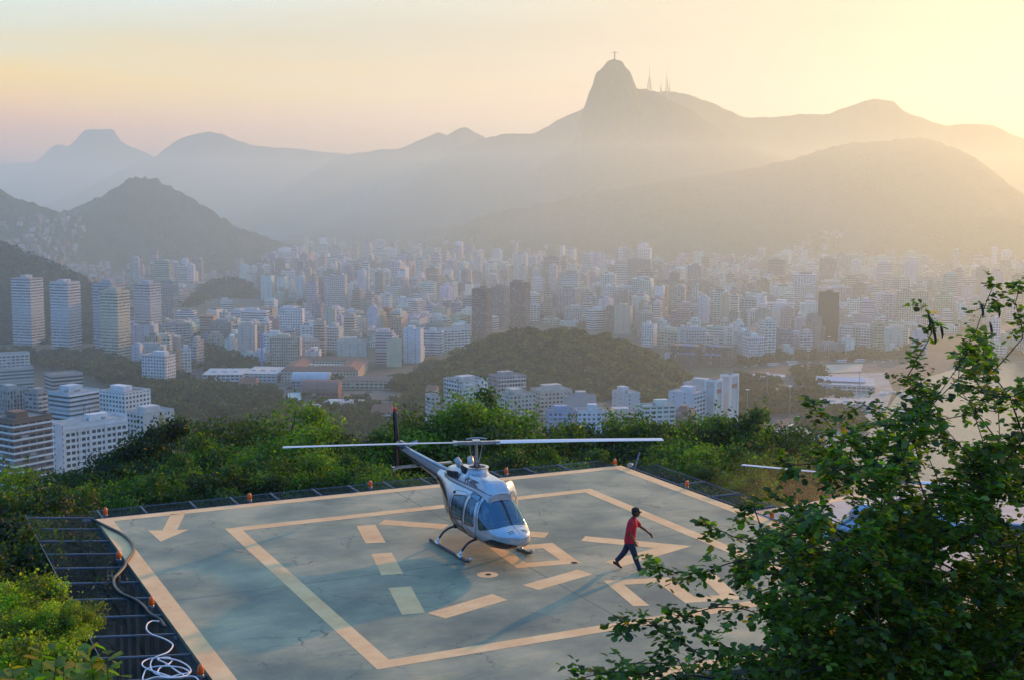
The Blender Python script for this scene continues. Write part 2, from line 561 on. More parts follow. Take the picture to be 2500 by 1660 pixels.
# ------------------------------------------------------------------ ground, water, hillside
def city_ground_mat():
    m = bpy.data.materials.new('city_ground'); m.use_nodes = True
    n = m.node_tree.nodes; l = m.node_tree.links
    b = n['Principled BSDF']; b.inputs['Roughness'].default_value = .9
    tc = NN(n, 'ShaderNodeTexCoord')
    n1 = NN(n, 'ShaderNodeTexNoise', inp={'Scale': .006, 'Detail': 4.0})
    n2 = NN(n, 'ShaderNodeTexNoise', inp={'Scale': .05, 'Detail': 10.0, 'Roughness': .75})
    l.new(tc.outputs['Object'], n1.inputs['Vector']); l.new(tc.outputs['Object'], n2.inputs['Vector'])
    g = ramp_node(n, [(0.35, (.025, .035, .02, 1)), (0.6, (.06, .07, .04, 1))])
    s = ramp_node(n, [(0.35, (.06, .06, .06, 1)), (0.5, (.11, .11, .105, 1)), (.68, (.28, .27, .25, 1))], 'CONSTANT')
    l.new(n2.outputs[0], g.inputs[0]); l.new(n2.outputs[0], s.inputs[0])
    f = ramp_node(n, [(0.48, (0, 0, 0, 1)), (0.56, (1, 1, 1, 1))])
    l.new(n1.outputs[0], f.inputs[0])
    mx = NN(n, 'ShaderNodeMix', data_type='RGBA')
    l.new(f.outputs[0], mx.inputs[0]); l.new(g.outputs[0], mx.inputs[6]); l.new(s.outputs[0], mx.inputs[7])
    l.new(mx.outputs[2], b.inputs['Base Color'])
    return m


gm = MB(); gm.v = [(-9000, -900, CITY_Z), (9000, -900, CITY_Z), (9000, 14500, CITY_Z), (-9000, 14500, CITY_Z)]; gm.face((0, 1, 2, 3))
tag(gm.build('ground', city_ground_mat()), kind='structure')

M['asphalt'] = mat('asphalt', (.07, .07, .072), .85, noise=(.3, .3))
M['sand'] = mat('sand', (.42, .38, .3), .9, noise=(.05, .2))


def water_mat():
    m = bpy.data.materials.new('bay_water'); m.use_nodes = True
    n = m.node_tree.nodes; l = m.node_tree.links
    b = n['Principled BSDF']; b.inputs['Base Color'].default_value = (.03, .06, .07, 1); b.inputs['Roughness'].default_value = .12
    b.inputs['Specular IOR Level'].default_value = .8
    tc = NN(n, 'ShaderNodeTexCoord')
    n2 = NN(n, 'ShaderNodeTexNoise', inp={'Scale': .12, 'Detail': 8.0, 'Roughness': .6})
    l.new(tc.outputs['Object'], n2.inputs['Vector'])
    bp = NN(n, 'ShaderNodeBump', inp={'Strength': 1.0, 'Distance': 1.0})
    l.new(n2.outputs[0], bp.inputs['Height']); l.new(bp.outputs[0], b.inputs['Normal'])
    return m


def flat(name, pts_d, z, mt, kind='structure'):
    p = [Gd(x, y, z) for x, y in pts_d]
    mb = MB(); mb.v = [tuple(q) for q in p]
    a = sum(p[i].x * p[(i + 1) % len(p)].y - p[(i + 1) % len(p)].x * p[i].y for i in range(len(p)))
    ids = list(range(len(p)))
    mb.face(ids if a > 0 else ids[::-1])
    o = mb.build(name, mt)
    if kind: o['kind'] = kind
    return o


flat('water', [(2035, 960), (2075, 900), (2130, 872), (2200, 850), (2300, 838), (2600, 820), (3200, 900), (3600, 1400), (2400, 1700), (1850, 1700), (1760, 1250), (1850, 1080), (1960, 1010)], CITY_Z + .4, water_mat())


def smooth(a, b, x):
    t = np.clip((x - a) / (b - a), 0, 1); return t * t * (3 - 2 * t)


def hill_z(x, y):
    z = 8.7 + (-5.0 - 8.7) * smooth(1.0, 14.0, y)
    z = z - 12 * smooth(50, 78, y) - 176 * np.clip((y - 74) / 260.0, 0, 1)
    z = z - 26 * smooth(14, 60, -x) * smooth(6, 30, y) - 2.0 * smooth(15, 24, -x) * smooth(10, 30, y)
    z = z - 30 * smooth(30, 70, x)
    return np.maximum(z + 1.6 * fbm(x / 9, y / 9, 3, 4), CITY_Z - 6)


xs = np.linspace(-150, 150, 150); ys = np.linspace(-12, 420, 200)
xx, yy = np.meshgrid(xs, ys, indexing='ij')
o = np_mesh('hillside', np.stack([xx.ravel(), yy.ravel(), hill_z(xx, yy).ravel()], axis=1), grid_faces(150, 200),
            mat('undergrowth_soil', (.022, .028, .014), .95, noise=(.8, .6)), smooth=True)
o['kind'] = 'structure'


# ------------------------------------------------------------------ haze: one even box of air round everything
def haze_box():
    mb = MB(); mb.box(0, 6800, CITY_Z - 7.5, 18200, 15600, 600 - CITY_Z + 7.5)
    m = bpy.data.materials.new('haze'); m.use_nodes = True
    n = m.node_tree.nodes; l = m.node_tree.links; n.clear()
    v = NN(n, 'ShaderNodeVolumePrincipled')
    v.inputs['Color'].default_value = (0.61, 0.86, 1.0, 1)
    v.inputs['Density'].default_value = HAZE
    v.inputs['Anisotropy'].default_value = 0.56
    o = NN(n, 'ShaderNodeOutputMaterial'); l.new(v.outputs[0], o.inputs['Volume'])
    return tag(mb.build('haze', m), kind='stuff')


HAZE = 1.2e-4
haze_box()


# low bank of mist lying over the far city and the foot of the mountains
def mist_bank():
    mb = MB(); mb.box(0, 6050, CITY_Z - 4, 16000, 10400, 165 - CITY_Z)
    m = bpy.data.materials.new('mist'); m.use_nodes = True
    n = m.node_tree.nodes; l = m.node_tree.links; n.clear()
    v = NN(n, 'ShaderNodeVolumePrincipled')
    v.inputs['Color'].default_value = (0.68, 0.885, 1.0, 1); v.inputs['Density'].default_value = MIST; v.inputs['Anisotropy'].default_value = 0.56
    o = NN(n, 'ShaderNodeOutputMaterial'); l.new(v.outputs[0], o.inputs['Volume'])
    return tag(mb.build('mist', m), kind='stuff')


MIST = 2.0e-4
mist_bank()

# ------------------------------------------------------------------ helipad
PA = G(234, 1267); PB = G(1515.5, 1135.9)
PU = (PB - PA).normalized(); PV = Vector((PU.y, -PU.x, 0))      # along the far edge / towards the camera
PS = 19.2
PAD_RZ = math.atan2(PU.y, PU.x)


def pd(s, t, z=0.0):
    return Vector((PA.x + PU.x * s + PV.x * t, PA.y + PU.y * s + PV.y * t, z))


def to_st(p):
    d = p - PA
    return d.dot(PU), -d.dot(PV) * -1.0


def concrete_mat():
    m = bpy.data.materials.new('stained_concrete'); m.use_nodes = True
    n = m.node_tree.nodes; l = m.node_tree.links
    b = n['Principled BSDF']; b.inputs['Specular IOR Level'].default_value = .35
    tc = NN(n, 'ShaderNodeTexCoord')
    co = tc.outputs['Object']
    big = NN(n, 'ShaderNodeTexNoise', inp={'Scale': .32, 'Detail': 5.0, 'Roughness': .6}); l.new(co, big.inputs['Vector'])
    mp = NN(n, 'ShaderNodeMapping'); mp.inputs['Scale'].default_value = (.55, 1.7, 1); l.new(co, mp.inputs[0])
    med = NN(n, 'ShaderNodeTexNoise', inp={'Scale': 1.0, 'Detail': 12.0, 'Roughness': .74, 'Distortion': 1.6}); l.new(mp.outputs[0], med.inputs['Vector'])
    fine = NN(n, 'ShaderNodeTexNoise', inp={'Scale': 26.0, 'Detail': 6.0, 'Roughness': .7}); l.new(co, fine.inputs['Vector'])
    r1 = ramp_node(n, [(0.34, (.135, .175, .135, 1)), (0.5, (.27, .29, .19, 1)), (0.64, (.44, .405, .25, 1))]); l.new(big.outputs[0], r1.inputs[0])
    r2 = ramp_node(n, [(0.30, (.50, .60, .70, 1)), (0.45, (.82, .88, .94, 1)), (0.58, (1, 1, 1, 1)), (0.75, (1.25, 1.18, 1.04, 1))]); l.new(med.outputs[0], r2.inputs[0])
    r3 = ramp_node(n, [(0.3, (.8, .8, .8, 1)), (0.7, (1.15, 1.15, 1.15, 1))]); l.new(fine.outputs[0], r3.inputs[0])
    m1 = NN(n, 'ShaderNodeMix', data_type='RGBA', blend_type='MULTIPLY', inp={0: 1.0}); m2 = NN(n, 'ShaderNodeMix', data_type='RGBA', blend_type='MULTIPLY', inp={0: 1.0})
    l.new(r1.outputs[0], m1.inputs[6]); l.new(r2.outputs[0], m1.inputs[7]); l.new(m1.outputs[2], m2.inputs[6]); l.new(r3.outputs[0], m2.inputs[7])
    cur = m2.outputs[2]
    # wandering cracks, only where a second noise lets them show
    dn = NN(n, 'ShaderNodeTexNoise', inp={'Scale': 1.3, 'Detail': 7.0, 'Roughness': .65}); l.new(co, dn.inputs['Vector'])
    ma = NN(n, 'ShaderNodeVectorMath', operation='MULTIPLY_ADD'); ma.inputs[1].default_value = (1.3, 1.3, 0)
    l.new(dn.outputs['Color'], ma.inputs[0]); l.new(co, ma.inputs[2])
    vo = NN(n, 'ShaderNodeTexVoronoi', feature='DISTANCE_TO_EDGE', inp={'Scale': .42}); l.new(ma.outputs[0], vo.inputs['Vector'])
    ck = NN(n, 'ShaderNodeMapRange'); ck.inputs['From Min'].default_value = .002; ck.inputs['From Max'].default_value = .008; ck.inputs['To Min'].default_value = 1; ck.inputs['To Max'].default_value = 0
    l.new(vo.outputs['Distance'], ck.inputs['Value'])
    gate = NN(n, 'ShaderNodeTexNoise', inp={'Scale': .55, 'Detail': 2.0}); l.new(co, gate.inputs['Vector'])
    gt = NN(n, 'ShaderNodeMapRange'); gt.inputs['From Min'].default_value = .46; gt.inputs['From Max'].default_value = .54; l.new(gate.outputs[0], gt.inputs['Value'])
    cm = NN(n, 'ShaderNodeMath', operation='MULTIPLY'); l.new(ck.outputs[0], cm.inputs[0]); l.new(gt.outputs[0], cm.inputs[1])
    # two cast joints across the slab
    sp = NN(n, 'ShaderNodeSeparateXYZ'); l.new(co, sp.inputs[0])
    tot = cm.outputs[0]
    for ax, pos in (('X', 9.9), ('Y', -9.35)):
        wv = NN(n, 'ShaderNodeMath', operation='MULTIPLY_ADD', inp={1: .10, 2: -pos - .05}); l.new(dn.outputs[0], wv.inputs[0])
        ad = NN(n, 'ShaderNodeMath', operation='ADD'); l.new(sp.outputs[ax], ad.inputs[0]); l.new(wv.outputs[0], ad.inputs[1])
        ab = NN(n, 'ShaderNodeMath', operation='ABSOLUTE'); l.new(ad.outputs[0], ab.inputs[0])
        mr = NN(n, 'ShaderNodeMapRange'); mr.inputs['From Min'].default_value = .012; mr.inputs['From Max'].default_value = .035; mr.inputs['To Min'].default_value = .8; mr.inputs['To Max'].default_value = 0
        l.new(ab.outputs[0], mr.inputs['Value'])
        mxm = NN(n, 'ShaderNodeMath', operation='MAXIMUM'); l.new(tot, mxm.inputs[0]); l.new(mr.outputs[0], mxm.inputs[1]); tot = mxm.outputs[0]
    dk = NN(n, 'ShaderNodeMix', data_type='RGBA'); dk.inputs[7].default_value = (.045, .07, .075, 1)
    sc = NN(n, 'ShaderNodeMath', operation='MULTIPLY', inp={1: .8}); l.new(tot, sc.inputs[0])
    l.new(sc.outputs[0], dk.inputs[0]); l.new(cur, dk.inputs[6]); cur = dk.outputs[2]
    # brown oil and rust under the machine
    for (s, t, r, c, st) in ((9.4, 7.6, 1.9, (.30, .15, .06, 1), .75), (6.0, 4.2, .5, (.05, .045, .03, 1), 0.0), (5.2, 11.0, 1.1, (.22, .17, .10, 1), .5)):
        sb = NN(n, 'ShaderNodeVectorMath', operation='SUBTRACT'); sb.inputs[1].default_value = (s, -t, 0); l.new(ma.outputs[0], sb.inputs[0])
        s2 = NN(n, 'ShaderNodeVectorMath', operation='SUBTRACT'); s2.inputs[1].default_value = (.65, .65, 0); l.new(sb.outputs[0], s2.inputs[0])
        z0 = NN(n, 'ShaderNodeVectorMath', operation='MULTIPLY'); z0.inputs[1].default_value = (1, 1.1, 0); l.new(s2.outputs[0], z0.inputs[0])
        ln = NN(n, 'ShaderNodeVectorMath', operation='LENGTH'); l.new(z0.outputs[0], ln.inputs[0])
        mr = NN(n, 'ShaderNodeMapRange', interpolation_type='SMOOTHSTEP'); mr.inputs['From Min'].default_value = r; mr.inputs['From Max'].default_value = r * .25; mr.inputs['To Min'].default_value = 0; mr.inputs['To Max'].default_value = st
        l.new(ln.outputs['Value'], mr.inputs['Value'])
        mm = NN(n, 'ShaderNodeMath', operation='MULTIPLY'); l.new(mr.outputs[0], mm.inputs[0]); l.new(med.outputs[0], mm.inputs[1])
        mx = NN(n, 'ShaderNodeMix', data_type='RGBA'); mx.inputs[7].default_value = c
        l.new(mm.outputs[0], mx.inputs[0]); l.new(cur, mx.inputs[6]); cur = mx.outputs[2]
    l.new(cur, b.inputs['Base Color'])
    rr = ramp_node(n, [(0.3, (.42, .42, .42, 1)), (0.7, (.72, .72, .72, 1))]); l.new(med.outputs[0], rr.inputs[0]); l.new(rr.outputs[0], b.inputs['Roughness'])
    bp = NN(n, 'ShaderNodeBump', inp={'Strength': .5, 'Distance': .01}); l.new(fine.outputs[0], bp.inputs['Height']); l.new(bp.outputs[0], b.inputs['Normal'])
    return m


def paint_mat():
    """worn cream paint with the concrete grinning through"""
    m = bpy.data.materials.new('worn_cream_paint'); m.use_nodes = True
    n = m.node_tree.nodes; l = m.node_tree.links
    b = n['Principled BSDF']; b.inputs['Roughness'].default_value = .75; b.inputs['Specular IOR Level'].default_value = .25
    tc = NN(n, 'ShaderNodeTexCoord'); co = tc.outputs['Object']
    a = NN(n, 'ShaderNodeTexNoise', inp={'Scale': .9, 'Detail': 8.0, 'Roughness': .7}); l.new(co, a.inputs['Vector'])
    r = ramp_node(n, [(0.3, (.74, .435, .20, 1)), (0.7, (.95, .655, .33, 1))]); l.new(a.outputs[0], r.inputs[0])
    w = NN(n, 'ShaderNodeTexNoise', inp={'Scale': 11.0, 'Detail': 8.0, 'Roughness': .75}); l.new(co, w.inputs['Vector'])
    g = NN(n, 'ShaderNodeTexNoise', inp={'Scale': .5, 'Detail': 3.0}); l.new(co, g.inputs['Vector'])
    ad = NN(n, 'ShaderNodeMath', operation='MULTIPLY_ADD', inp={1: .35, 2: 0}); l.new(g.outputs[0], ad.inputs[0]); l.new(w.outputs[0], ad.inputs[2])
    mr = NN(n, 'ShaderNodeMapRange'); mr.inputs['From Min'].default_value = .79; mr.inputs['From Max'].default_value = .86; mr.inputs['To Max'].default_value = .55; l.new(ad.outputs[0], mr.inputs['Value'])
    mx = NN(n, 'ShaderNodeMix', data_type='RGBA'); mx.inputs[7].default_value = (.16, .18, .16, 1)
    l.new(mr.outputs[0], mx.inputs[0]); l.new(r.outputs[0], mx.inputs[6]); l.new(mx.outputs[2], b.inputs['Base Color'])
    return m


M['concrete'] = concrete_mat(); M['paint'] = paint_mat()
M['edge_concrete'] = mat('edge_beam', (.06, .075, .085), .8, noise=(2.0, .5))
M['wall_concrete'] = mat('support_wall', (.085, .07, .055), .9, noise=(1.2, .5))
M['orange_glass'] = mat('orange_lens', (.85, .12, .01), .3, coat=.3)
M['black_paint'] = mat('black_cavity', (.01, .012, .014), .8)

pad = empty('helipad', pd(0, 0), PAD_RZ, 'square grey concrete helipad with cream painted lines carrying the front helicopter', 'helipad')
# local frame of the pad: x = s, y = -t
mb = MB()
mb.v = [(0, 0, 0), (PS, 0, 0), (PS, -PS, 0), (0, -PS, 0), (0, 0, -.12), (PS, 0, -.12), (PS, -PS, -.12), (0, -PS, -.12)]
for f in ((0, 3, 2, 1), (0, 1, 5, 4), (1, 2, 6, 5), (2, 3, 7, 6), (3, 0, 4, 7)):
    mb.face(f)
mb.build('deck', M['concrete'], pad)
mb = MB()
for a, b in (((.08, -.08), (PS - .08, -.08)), ((PS - .08, -.25), (PS - .08, -PS + .25)), ((PS - .08, -PS + .08), (.08, -PS + .08)), ((.08, -PS + .25), (.08, -.25))):
    mb.obox((a[0], a[1], -.30), (b[0], b[1], -.30), .12, .34)
mb.build('edge_beam', M['edge_concrete'], pad)
mb = MB()
mb.box(PS / 2 + .3, -PS / 2, -9.0, PS - 1.8, PS - 1.4, 8.6)
mb.build('support_wall', M['wall_concrete'], pad)
mb = MB()
for k in range(14):
    t = .6 + k * 1.38
    mb.box(.45, -t, -6, .14, .14, 5.5)
    mb.obox((.45, -t, -.95), (.05, -t, -.5), .08, .08)
mb.build('column_row', M['dark_steel'], pad)


def loc(p):
    d = p - PA
    return (d.x * PU.x + d.y * PU.y, -(d.x * PV.x + d.y * PV.y))


def paint(name, polys, z=.004, m=None):
    """polys: list of polygons in pad coordinates (s, -t)"""
    mb = MB()
    for p in polys:
        o_ = len(mb.v); mb.v.extend([(q[0], q[1], z) for q in p])
        a = sum(p[i][0] * p[(i + 1) % len(p)][1] - p[(i + 1) % len(p)][0] * p[i][1] for i in range(len(p)))
        ids = [o_ + i for i in range(len(p))]
        mb.face(ids if a > 0 else ids[::-1])
    return mb.build(name, m or M['paint'], pad)


def ring(x0, y0, x1, y1, w):
    return [[(x0, y0), (x1, y0), (x1 - w, y0 - w), (x0 + w, y0 - w)], [(x1, y0), (x1, y1), (x1 - w, y1 + w), (x1 - w, y0 - w)],
            [(x1, y1), (x0, y1), (x0 + w, y1 + w), (x1 - w, y1 + w)], [(x0, y1), (x0, y0), (x0 + w, y0 - w), (x0 + w, y1 + w)]]


paint('border_line', ring(0.0, 0.0, PS, -PS, .47))
paint('inner_square', ring(3.36, -2.86, 16.22, -16.08, .45))
ZC = lambda x, y: G(840 + x / 3.8097, 1240 + y / 3.8097)
ZD = lambda x, y: G(220 + x / 5.368, 1160 + y / 5.368)
ZB = lambda x, y: G(1400 + x / 4.724, 1340 + y / 4.724)
ZA = lambda x, y: G(1380 + x / 5.905, 1100 + y / 5.905)
for fn, pts in ((ZC, [(115, 165), (290, 152), (387, 318), (200, 327)]), (ZC, [(252, 425), (443, 412), (553, 610), (348, 625)]),
                (ZC, [(412, 742), (622, 727), (756, 974), (538, 990)]), (ZC, [(775, 975), (1378, 797), (1520, 853), (942, 1025)]),
                (ZC, [(1660, 715), (2175, 570), (2315, 615), (1808, 760)]), (ZC, [(318, 150), (375, 107), (978, 152), (920, 194)]),
                (ZC, [(1240, 232), (1290, 184), (1905, 228), (1865, 275)])):
    paint('dash_mark', [[loc(fn(*p)) for p in pts]])
chev = [ZA(290, 1228), ZA(1825, 1372), ZB(545, 205), ZB(360, 148), ZA(1290, 1400), ZA(225, 1298)]
paint('chevron_mark', [[loc(p) for p in chev]])
P1, P2, P3, P4 = [loc(ZC(*p)) for p in ((1940, 322), (2200, 510), (1610, 558), (1350, 370))]
Q1, Q2, Q3, Q4 = [loc(ZC(*p)) for p in ((1850, 372), (2010, 483), (1690, 508), (1540, 395))]
paint('digit_mark', [[P1, P2, Q2, Q1], [P2, P3, Q3, Q2], [P3, P4, Q4, Q3], [P4, P1, Q1, Q4]])
fv = [(345, 362), (1095, 325), (1395, 548), (1690, 532), (1480, 330), (1450, 300), (1640, 290), (1940, 580), (1290, 620), (975, 388), (583, 410), (878, 652), (690, 657)]
paint('digit_mark', [[loc(ZB(*p)) for p in fv]])
ar = [(1055, 510), (1243, 505), (1140, 712), (1300, 707), (925, 868), (760, 722), (948, 718)]
paint('arrow_mark', [[loc(ZD(*p)) for p in ar]])
paint('corner_mark', [[loc(ZB(*p)) for p in ((620, 1385), (840, 1375), (900, 1450), (690, 1455))]])


def disc(c, r, n=20, sq=1.0):
    return [(c[0] + r * math.cos(2 * math.pi * k / n), c[1] + sq * r * math.sin(2 * math.pi * k / n)) for k in range(n)]


c1 = loc(ZC(1335, 618)); c2 = loc(ZC(2140, 507))
paint('drain_ring', [disc(c1, .29)])
paint('drain_hole', [disc((c1[0] + .02, c1[1]), .09, 8)], .008, M['black_paint'])
paint('drain_hole', [disc(c2, .10, 8)], .008, M['black_paint'])
pw = [(1880, 975), (1930, 962), (2055, 960), (2085, 975), (2125, 1035), (2060, 1030), (2035, 1015), (1960, 1005), (1900, 990)]
paint('oil_stain', [[loc(ZD(*p)) for p in pw]], .003, mat('oil_stain', (.035, .033, .018), .25))

# ------------------------------------------------------------------ safety net round the pad
M['strut'] = mat('dull_blue_steel', (.08, .11, .16), .5, .4, noise=(14, .3))
net_m = bpy.data.materials.new('wire_netting'); net_m.use_nodes = True
n = net_m.node_tree.nodes; l = net_m.node_tree.links; n.clear()
tc = NN(n, 'ShaderNodeTexCoord'); mp = NN(n, 'ShaderNodeMapping'); mp.inputs['Rotation'].default_value = (0, 0, math.radians(45)); mp.inputs['Scale'].default_value = (14, 14, 14)
l.new(tc.outputs['Object'], mp.inputs[0])
sp = NN(n, 'ShaderNodeSeparateXYZ'); l.new(mp.outputs[0], sp.inputs[0])
mxs = []
for ax in 'XY':
    fr = NN(n, 'ShaderNodeMath', operation='FRACT'); l.new(sp.outputs[ax], fr.inputs[0])
    lt = NN(n, 'ShaderNodeMath', operation='LESS_THAN', inp={1: .13}); l.new(fr.outputs[0], lt.inputs[0]); mxs.append(lt)
mm = NN(n, 'ShaderNodeMath', operation='MAXIMUM'); l.new(mxs[0].outputs[0], mm.inputs[0]); l.new(mxs[1].outputs[0], mm.inputs[1])
tr = NN(n, 'ShaderNodeBsdfTransparent'); df = NN(n, 'ShaderNodeBsdfDiffuse'); df.inputs[0].default_value = (.05, .075, .085, 1)
ms = NN(n, 'ShaderNodeMixShader'); l.new(mm.outputs[0], ms.inputs[0]); l.new(tr.outputs[0], ms.inputs[1]); l.new(df.outputs[0], ms.inputs[2])
ou = NN(n, 'ShaderNodeOutputMaterial'); l.new(ms.outputs[0], ou.inputs[0])
M['net'] = net_m


def local_xy(px, py):
    return loc(G(px, py))


def net_run(label, a, b, outward, spans, reach=1.55, drop=0.0):
    """one side of the safety fence: a, b in pad coordinates; spans = fractions where struts stand"""
    e = empty('safety_net', pad.location, PAD_RZ, label, 'safety net', 'safety nets round the helipad')
    A3 = Vector((a[0], a[1], -.10)); B3 = Vector((b[0], b[1], -.10)); O = Vector((outward[0], outward[1], 0))
    for f in spans:
        p = A3.lerp(B3, f)
        m_ = MB(); m_.tube([p + O * -.02, p + O * reach + Vector((0, 0, drop))], .034, 6)
        m_.build('strut', M['strut'], e)
    m_ = MB(); m_.tube([A3 + O * .42 + Vector((0, 0, drop * .3)), B3 + O * .42 + Vector((0, 0, drop * .3))], .022, 5)
    if drop > 0: m_ = MB()
    m_.tube([A3 + O * (reach - .02) + Vector((0, 0, drop)), B3 + O * (reach - .02) + Vector((0, 0, drop))], .012, 5)
    m_.build('rail', M['steel'], e)
    m_ = MB()
    N_ = 14
    for i in range(N_):
        for k, (r0, r1) in enumerate(((0, .5), (.5, 1.0))):
            q = [A3.lerp(B3, i / N_) + O * (reach * r0), A3.lerp(B3, (i + 1) / N_) + O * (reach * r0), A3.lerp(B3, (i + 1) / N_) + O * (reach * r1), A3.lerp(B3, i / N_) + O * (reach * r1)]
            zz = [drop * r0 - .05 * (k == 1), drop * r0 - .05 * (k == 1), drop * r1, drop * r1]
            m_.add([(v_.x, v_.y, v_.z + dz + .03) for v_, dz in zip(q, zz)], [(0, 1, 2, 3)])
    m_.build('netting', M['net'], e)
    return e


rear = [local_xy(x, y)[0] / PS for x, y in ((254.5, 1262), (362.5, 1250), (487.3, 1240), (584.2, 1226), (685.6, 1216), (791, 1206), (879, 1196), (968, 1188))]
st = (rear[-1] - rear[0]) / 7
rear += [rear[-1] + st * k for k in range(1, 6) if rear[-1] + st * k < 1.0]
net_run('long wire safety net on struts along the far edge of the helipad', (0, 0), (PS, 0), (0, 1), rear)
lt_ = [-local_xy(x, y)[1] / PS for x, y in ((250.9, 1318), (279, 1353), (305, 1395), (335, 1430))]
sp_ = lt_[1] - lt_[0]
net_run('dark wire safety net over the drop left of the helipad', (0, 1.0), (0, -PS), (-1, 0), [(.4 + 1.45 * k) / PS for k in range(14)], 2.0, .22)
net_run('wire safety net beside the right edge of the helipad', (PS, 0), (PS, -PS), (1, 0), [(3.3 + 2.05 * k) / PS for k in range(8)], 1.55)

# ------------------------------------------------------------------ orange edge lamps
def beacon(p, label):
    e = empty('edge_lamp', p, 0, label, 'edge lamp', 'orange lamps round the helipad edge')
    m_ = MB(); m_.lathe((0, 0, 0), [(.075, 0), (.075, .05), (.06, .07)], 12); m_.tube([(0, 0, -.35), (0, 0, 0)], .02, 6); m_.build('lamp_base', M['steel'], e, smooth=False)
    m_ = MB(); m_.lathe((0, 0, .07), [(.07, 0), (.075, .05), (.073, .12), (.06, .17), (.035, .205), (.006, .22)], 14); m_.build('lens', M['orange_glass'], e, smooth=True)
    return e


def on_edge(px, py, z=0.0, off=(0, 0)):
    g = G(px, py, z); s, t = loc(g)
    return pd(s + off[0], -(t + off[1]), z)


lamp0 = beacon(on_edge(259, 1261.5, 0, (0, .12)), 'orange lamp at the far left corner of the helipad')
for px, py, off, z, lb in ((609.3, 1223, (0, .12), 0, 'orange lamp on the far edge between the painted arrow and the helicopter tail'),
                        (903.7, 1191.6, (0, .12), 0, 'orange lamp on the far edge just left of the helicopter tail'),
                        (1236, 1159.3, (0, .12), 0, 'orange lamp on the far edge just right of the rotor mast'),
                        (1500.6, 1137, (0, .12), 0, 'orange lamp at the far right corner of the helipad'),
                        (1676.7, 1191.4, (.12, 0), 0, 'orange lamp on the right edge behind the walking man'),
                        (1884, 1268, (.14, 0), 0, 'orange lamp on the right edge against the leafy tree'),
                        (289.9, 1368, (-.32, 0), -.28, 'orange lamp on the left edge under the black hose'),
                        (369.7, 1482, (-.30, 0), -.28, 'red-orange lamp midway down the left edge'),
                        (490, 1652, (-.26, 0), -.28, 'orange lamp at the bottom left beside the white cable')):
    z = .02 if z < 0 else z
    c = copy_tree(lamp0); g = G(px, py, z)
    c.location = (g.x, g.y, z); c['label'] = lb

# floodlights
def flood(p, rz, label):
    e = empty('floodlight', p, rz, label, 'floodlight', 'floodlights at the helipad edge')
    m_ = MB(); m_.tube([(0, 0, -.5), (0, 0, .12)], .025, 6); m_.tube([(-.16, 0, .12), (.16, 0, .12)], .02, 6); m_.build('bracket', M['dark_steel'], e)
    m_ = MB(); m_.tube([(0, -.2, .22), (0, .0, .22), (0, .12, .22), (0, .2, .22)], [.15, .15, .11, .05], 14); m_.build('housing', mat('grey_housing', (.30, .32, .35), .5), e, smooth=False)
    m_ = MB(); m_.tube([(0, -.215, .22), (0, -.205, .22)], [.135, .135], 14); m_.build('lens', mat('grey_lens', (.3, .33, .36), .15), e)
    e.scale = (.6, .6, .6)
    return e


fl = flood(G(1540, 1143, 0), PAD_RZ - 1.2, 'white floodlight on the fence at the far right corner')
for px, py, rz, lb in ((437, 1568, 1.2, 'white floodlight fixed low at the near left edge of the pad'), (212, 1280, 2.0, 'small pale floodlight at the far left corner of the pad')):
    c = copy_tree(fl); c.location = G(px, py, -.35); c.rotation_euler = (0, 0, rz); c['label'] = lb
m_ = MB(); pz = G(1540, 1140, 0); m_.tube([(pz.x, pz.y, -.6), (pz.x + .35, pz.y + .2, .55)], .03, 6)
tag(m_.build('antenna_pole', M['steel']), 'short slanted metal pole at the far right corner of the helipad', 'pole')

# black hose and white cable
def smooth_path(pts, n=8):
    out = []
    P = [pts[0]] + list(pts) + [pts[-1]]
    for i in range(1, len(P) - 2):
        for k in range(n):
            t = k / n
            a, b, c, d = P[i - 1], P[i], P[i + 1], P[i + 2]
            out.append(tuple(.5 * ((2 * b[j]) + (-a[j] + c[j]) * t + (2 * a[j] - 5 * b[j] + 4 * c[j] - d[j]) * t * t + (-a[j] + 3 * b[j] - 3 * c[j] + d[j]) * t ** 3) for j in range(3)))
    out.append(tuple(pts[-1]))
    return out


hs = [(224, 1266, .1), (240, 1274, .05), (268, 1288, .05), (298, 1303, .05), (318, 1320, .05), (326, 1337, .05), (321, 1352, .05), (308, 1370, .05), (305, 1380, .04), (293, 1396, .02), (279, 1412, .03), (281, 1432, .04), (300, 1450, .04), (330, 1463, .03), (350, 1478, .02), (370, 1500, .02), (390, 1512, 0), (402, 1530, -.05)]
m_ = MB(); m_.tube(smooth_path([tuple(G(*p)) for p in hs]), .045, 7)
tag(m_.build('hose', M['rubber'], smooth=True), 'thick black hose looped over the left edge of the helipad', 'hose')
cb = [(388, 1516), (372, 1515), (360, 1522), (358, 1536), (372, 1548), (400, 1558), (420, 1570), (420, 1580), (408, 1592), (382, 1602), (370, 1612), (368, 1628), (378, 1642), (400, 1650), (430, 1652), (455, 1648), (466, 1636), (455, 1622), (430, 1610), (400, 1606), (370, 1606), (350, 1614), (348, 1624), (365, 1634), (400, 1645), (430, 1655), (450, 1650),
      (430, 1636), (405, 1618), (385, 1608), (410, 1604), (420, 1612), (408, 1622), (390, 1630), (386, 1644), (410, 1652), (440, 1645), (462, 1640), (440, 1628), (395, 1625), (362, 1630), (352, 1642), (350, 1660), (380, 1652), (420, 1654), (470, 1650), (487, 1662)]
m_ = MB(); m_.tube(smooth_path([tuple(G(x, y, .10 + .012 * (i % 5))) for i, (x, y) in enumerate(cb)], 6), .017, 6)
tag(m_.build('cable', M['white_plastic'], smooth=True), 'tangled thin white cable coiled on the net at the bottom left', 'cable')

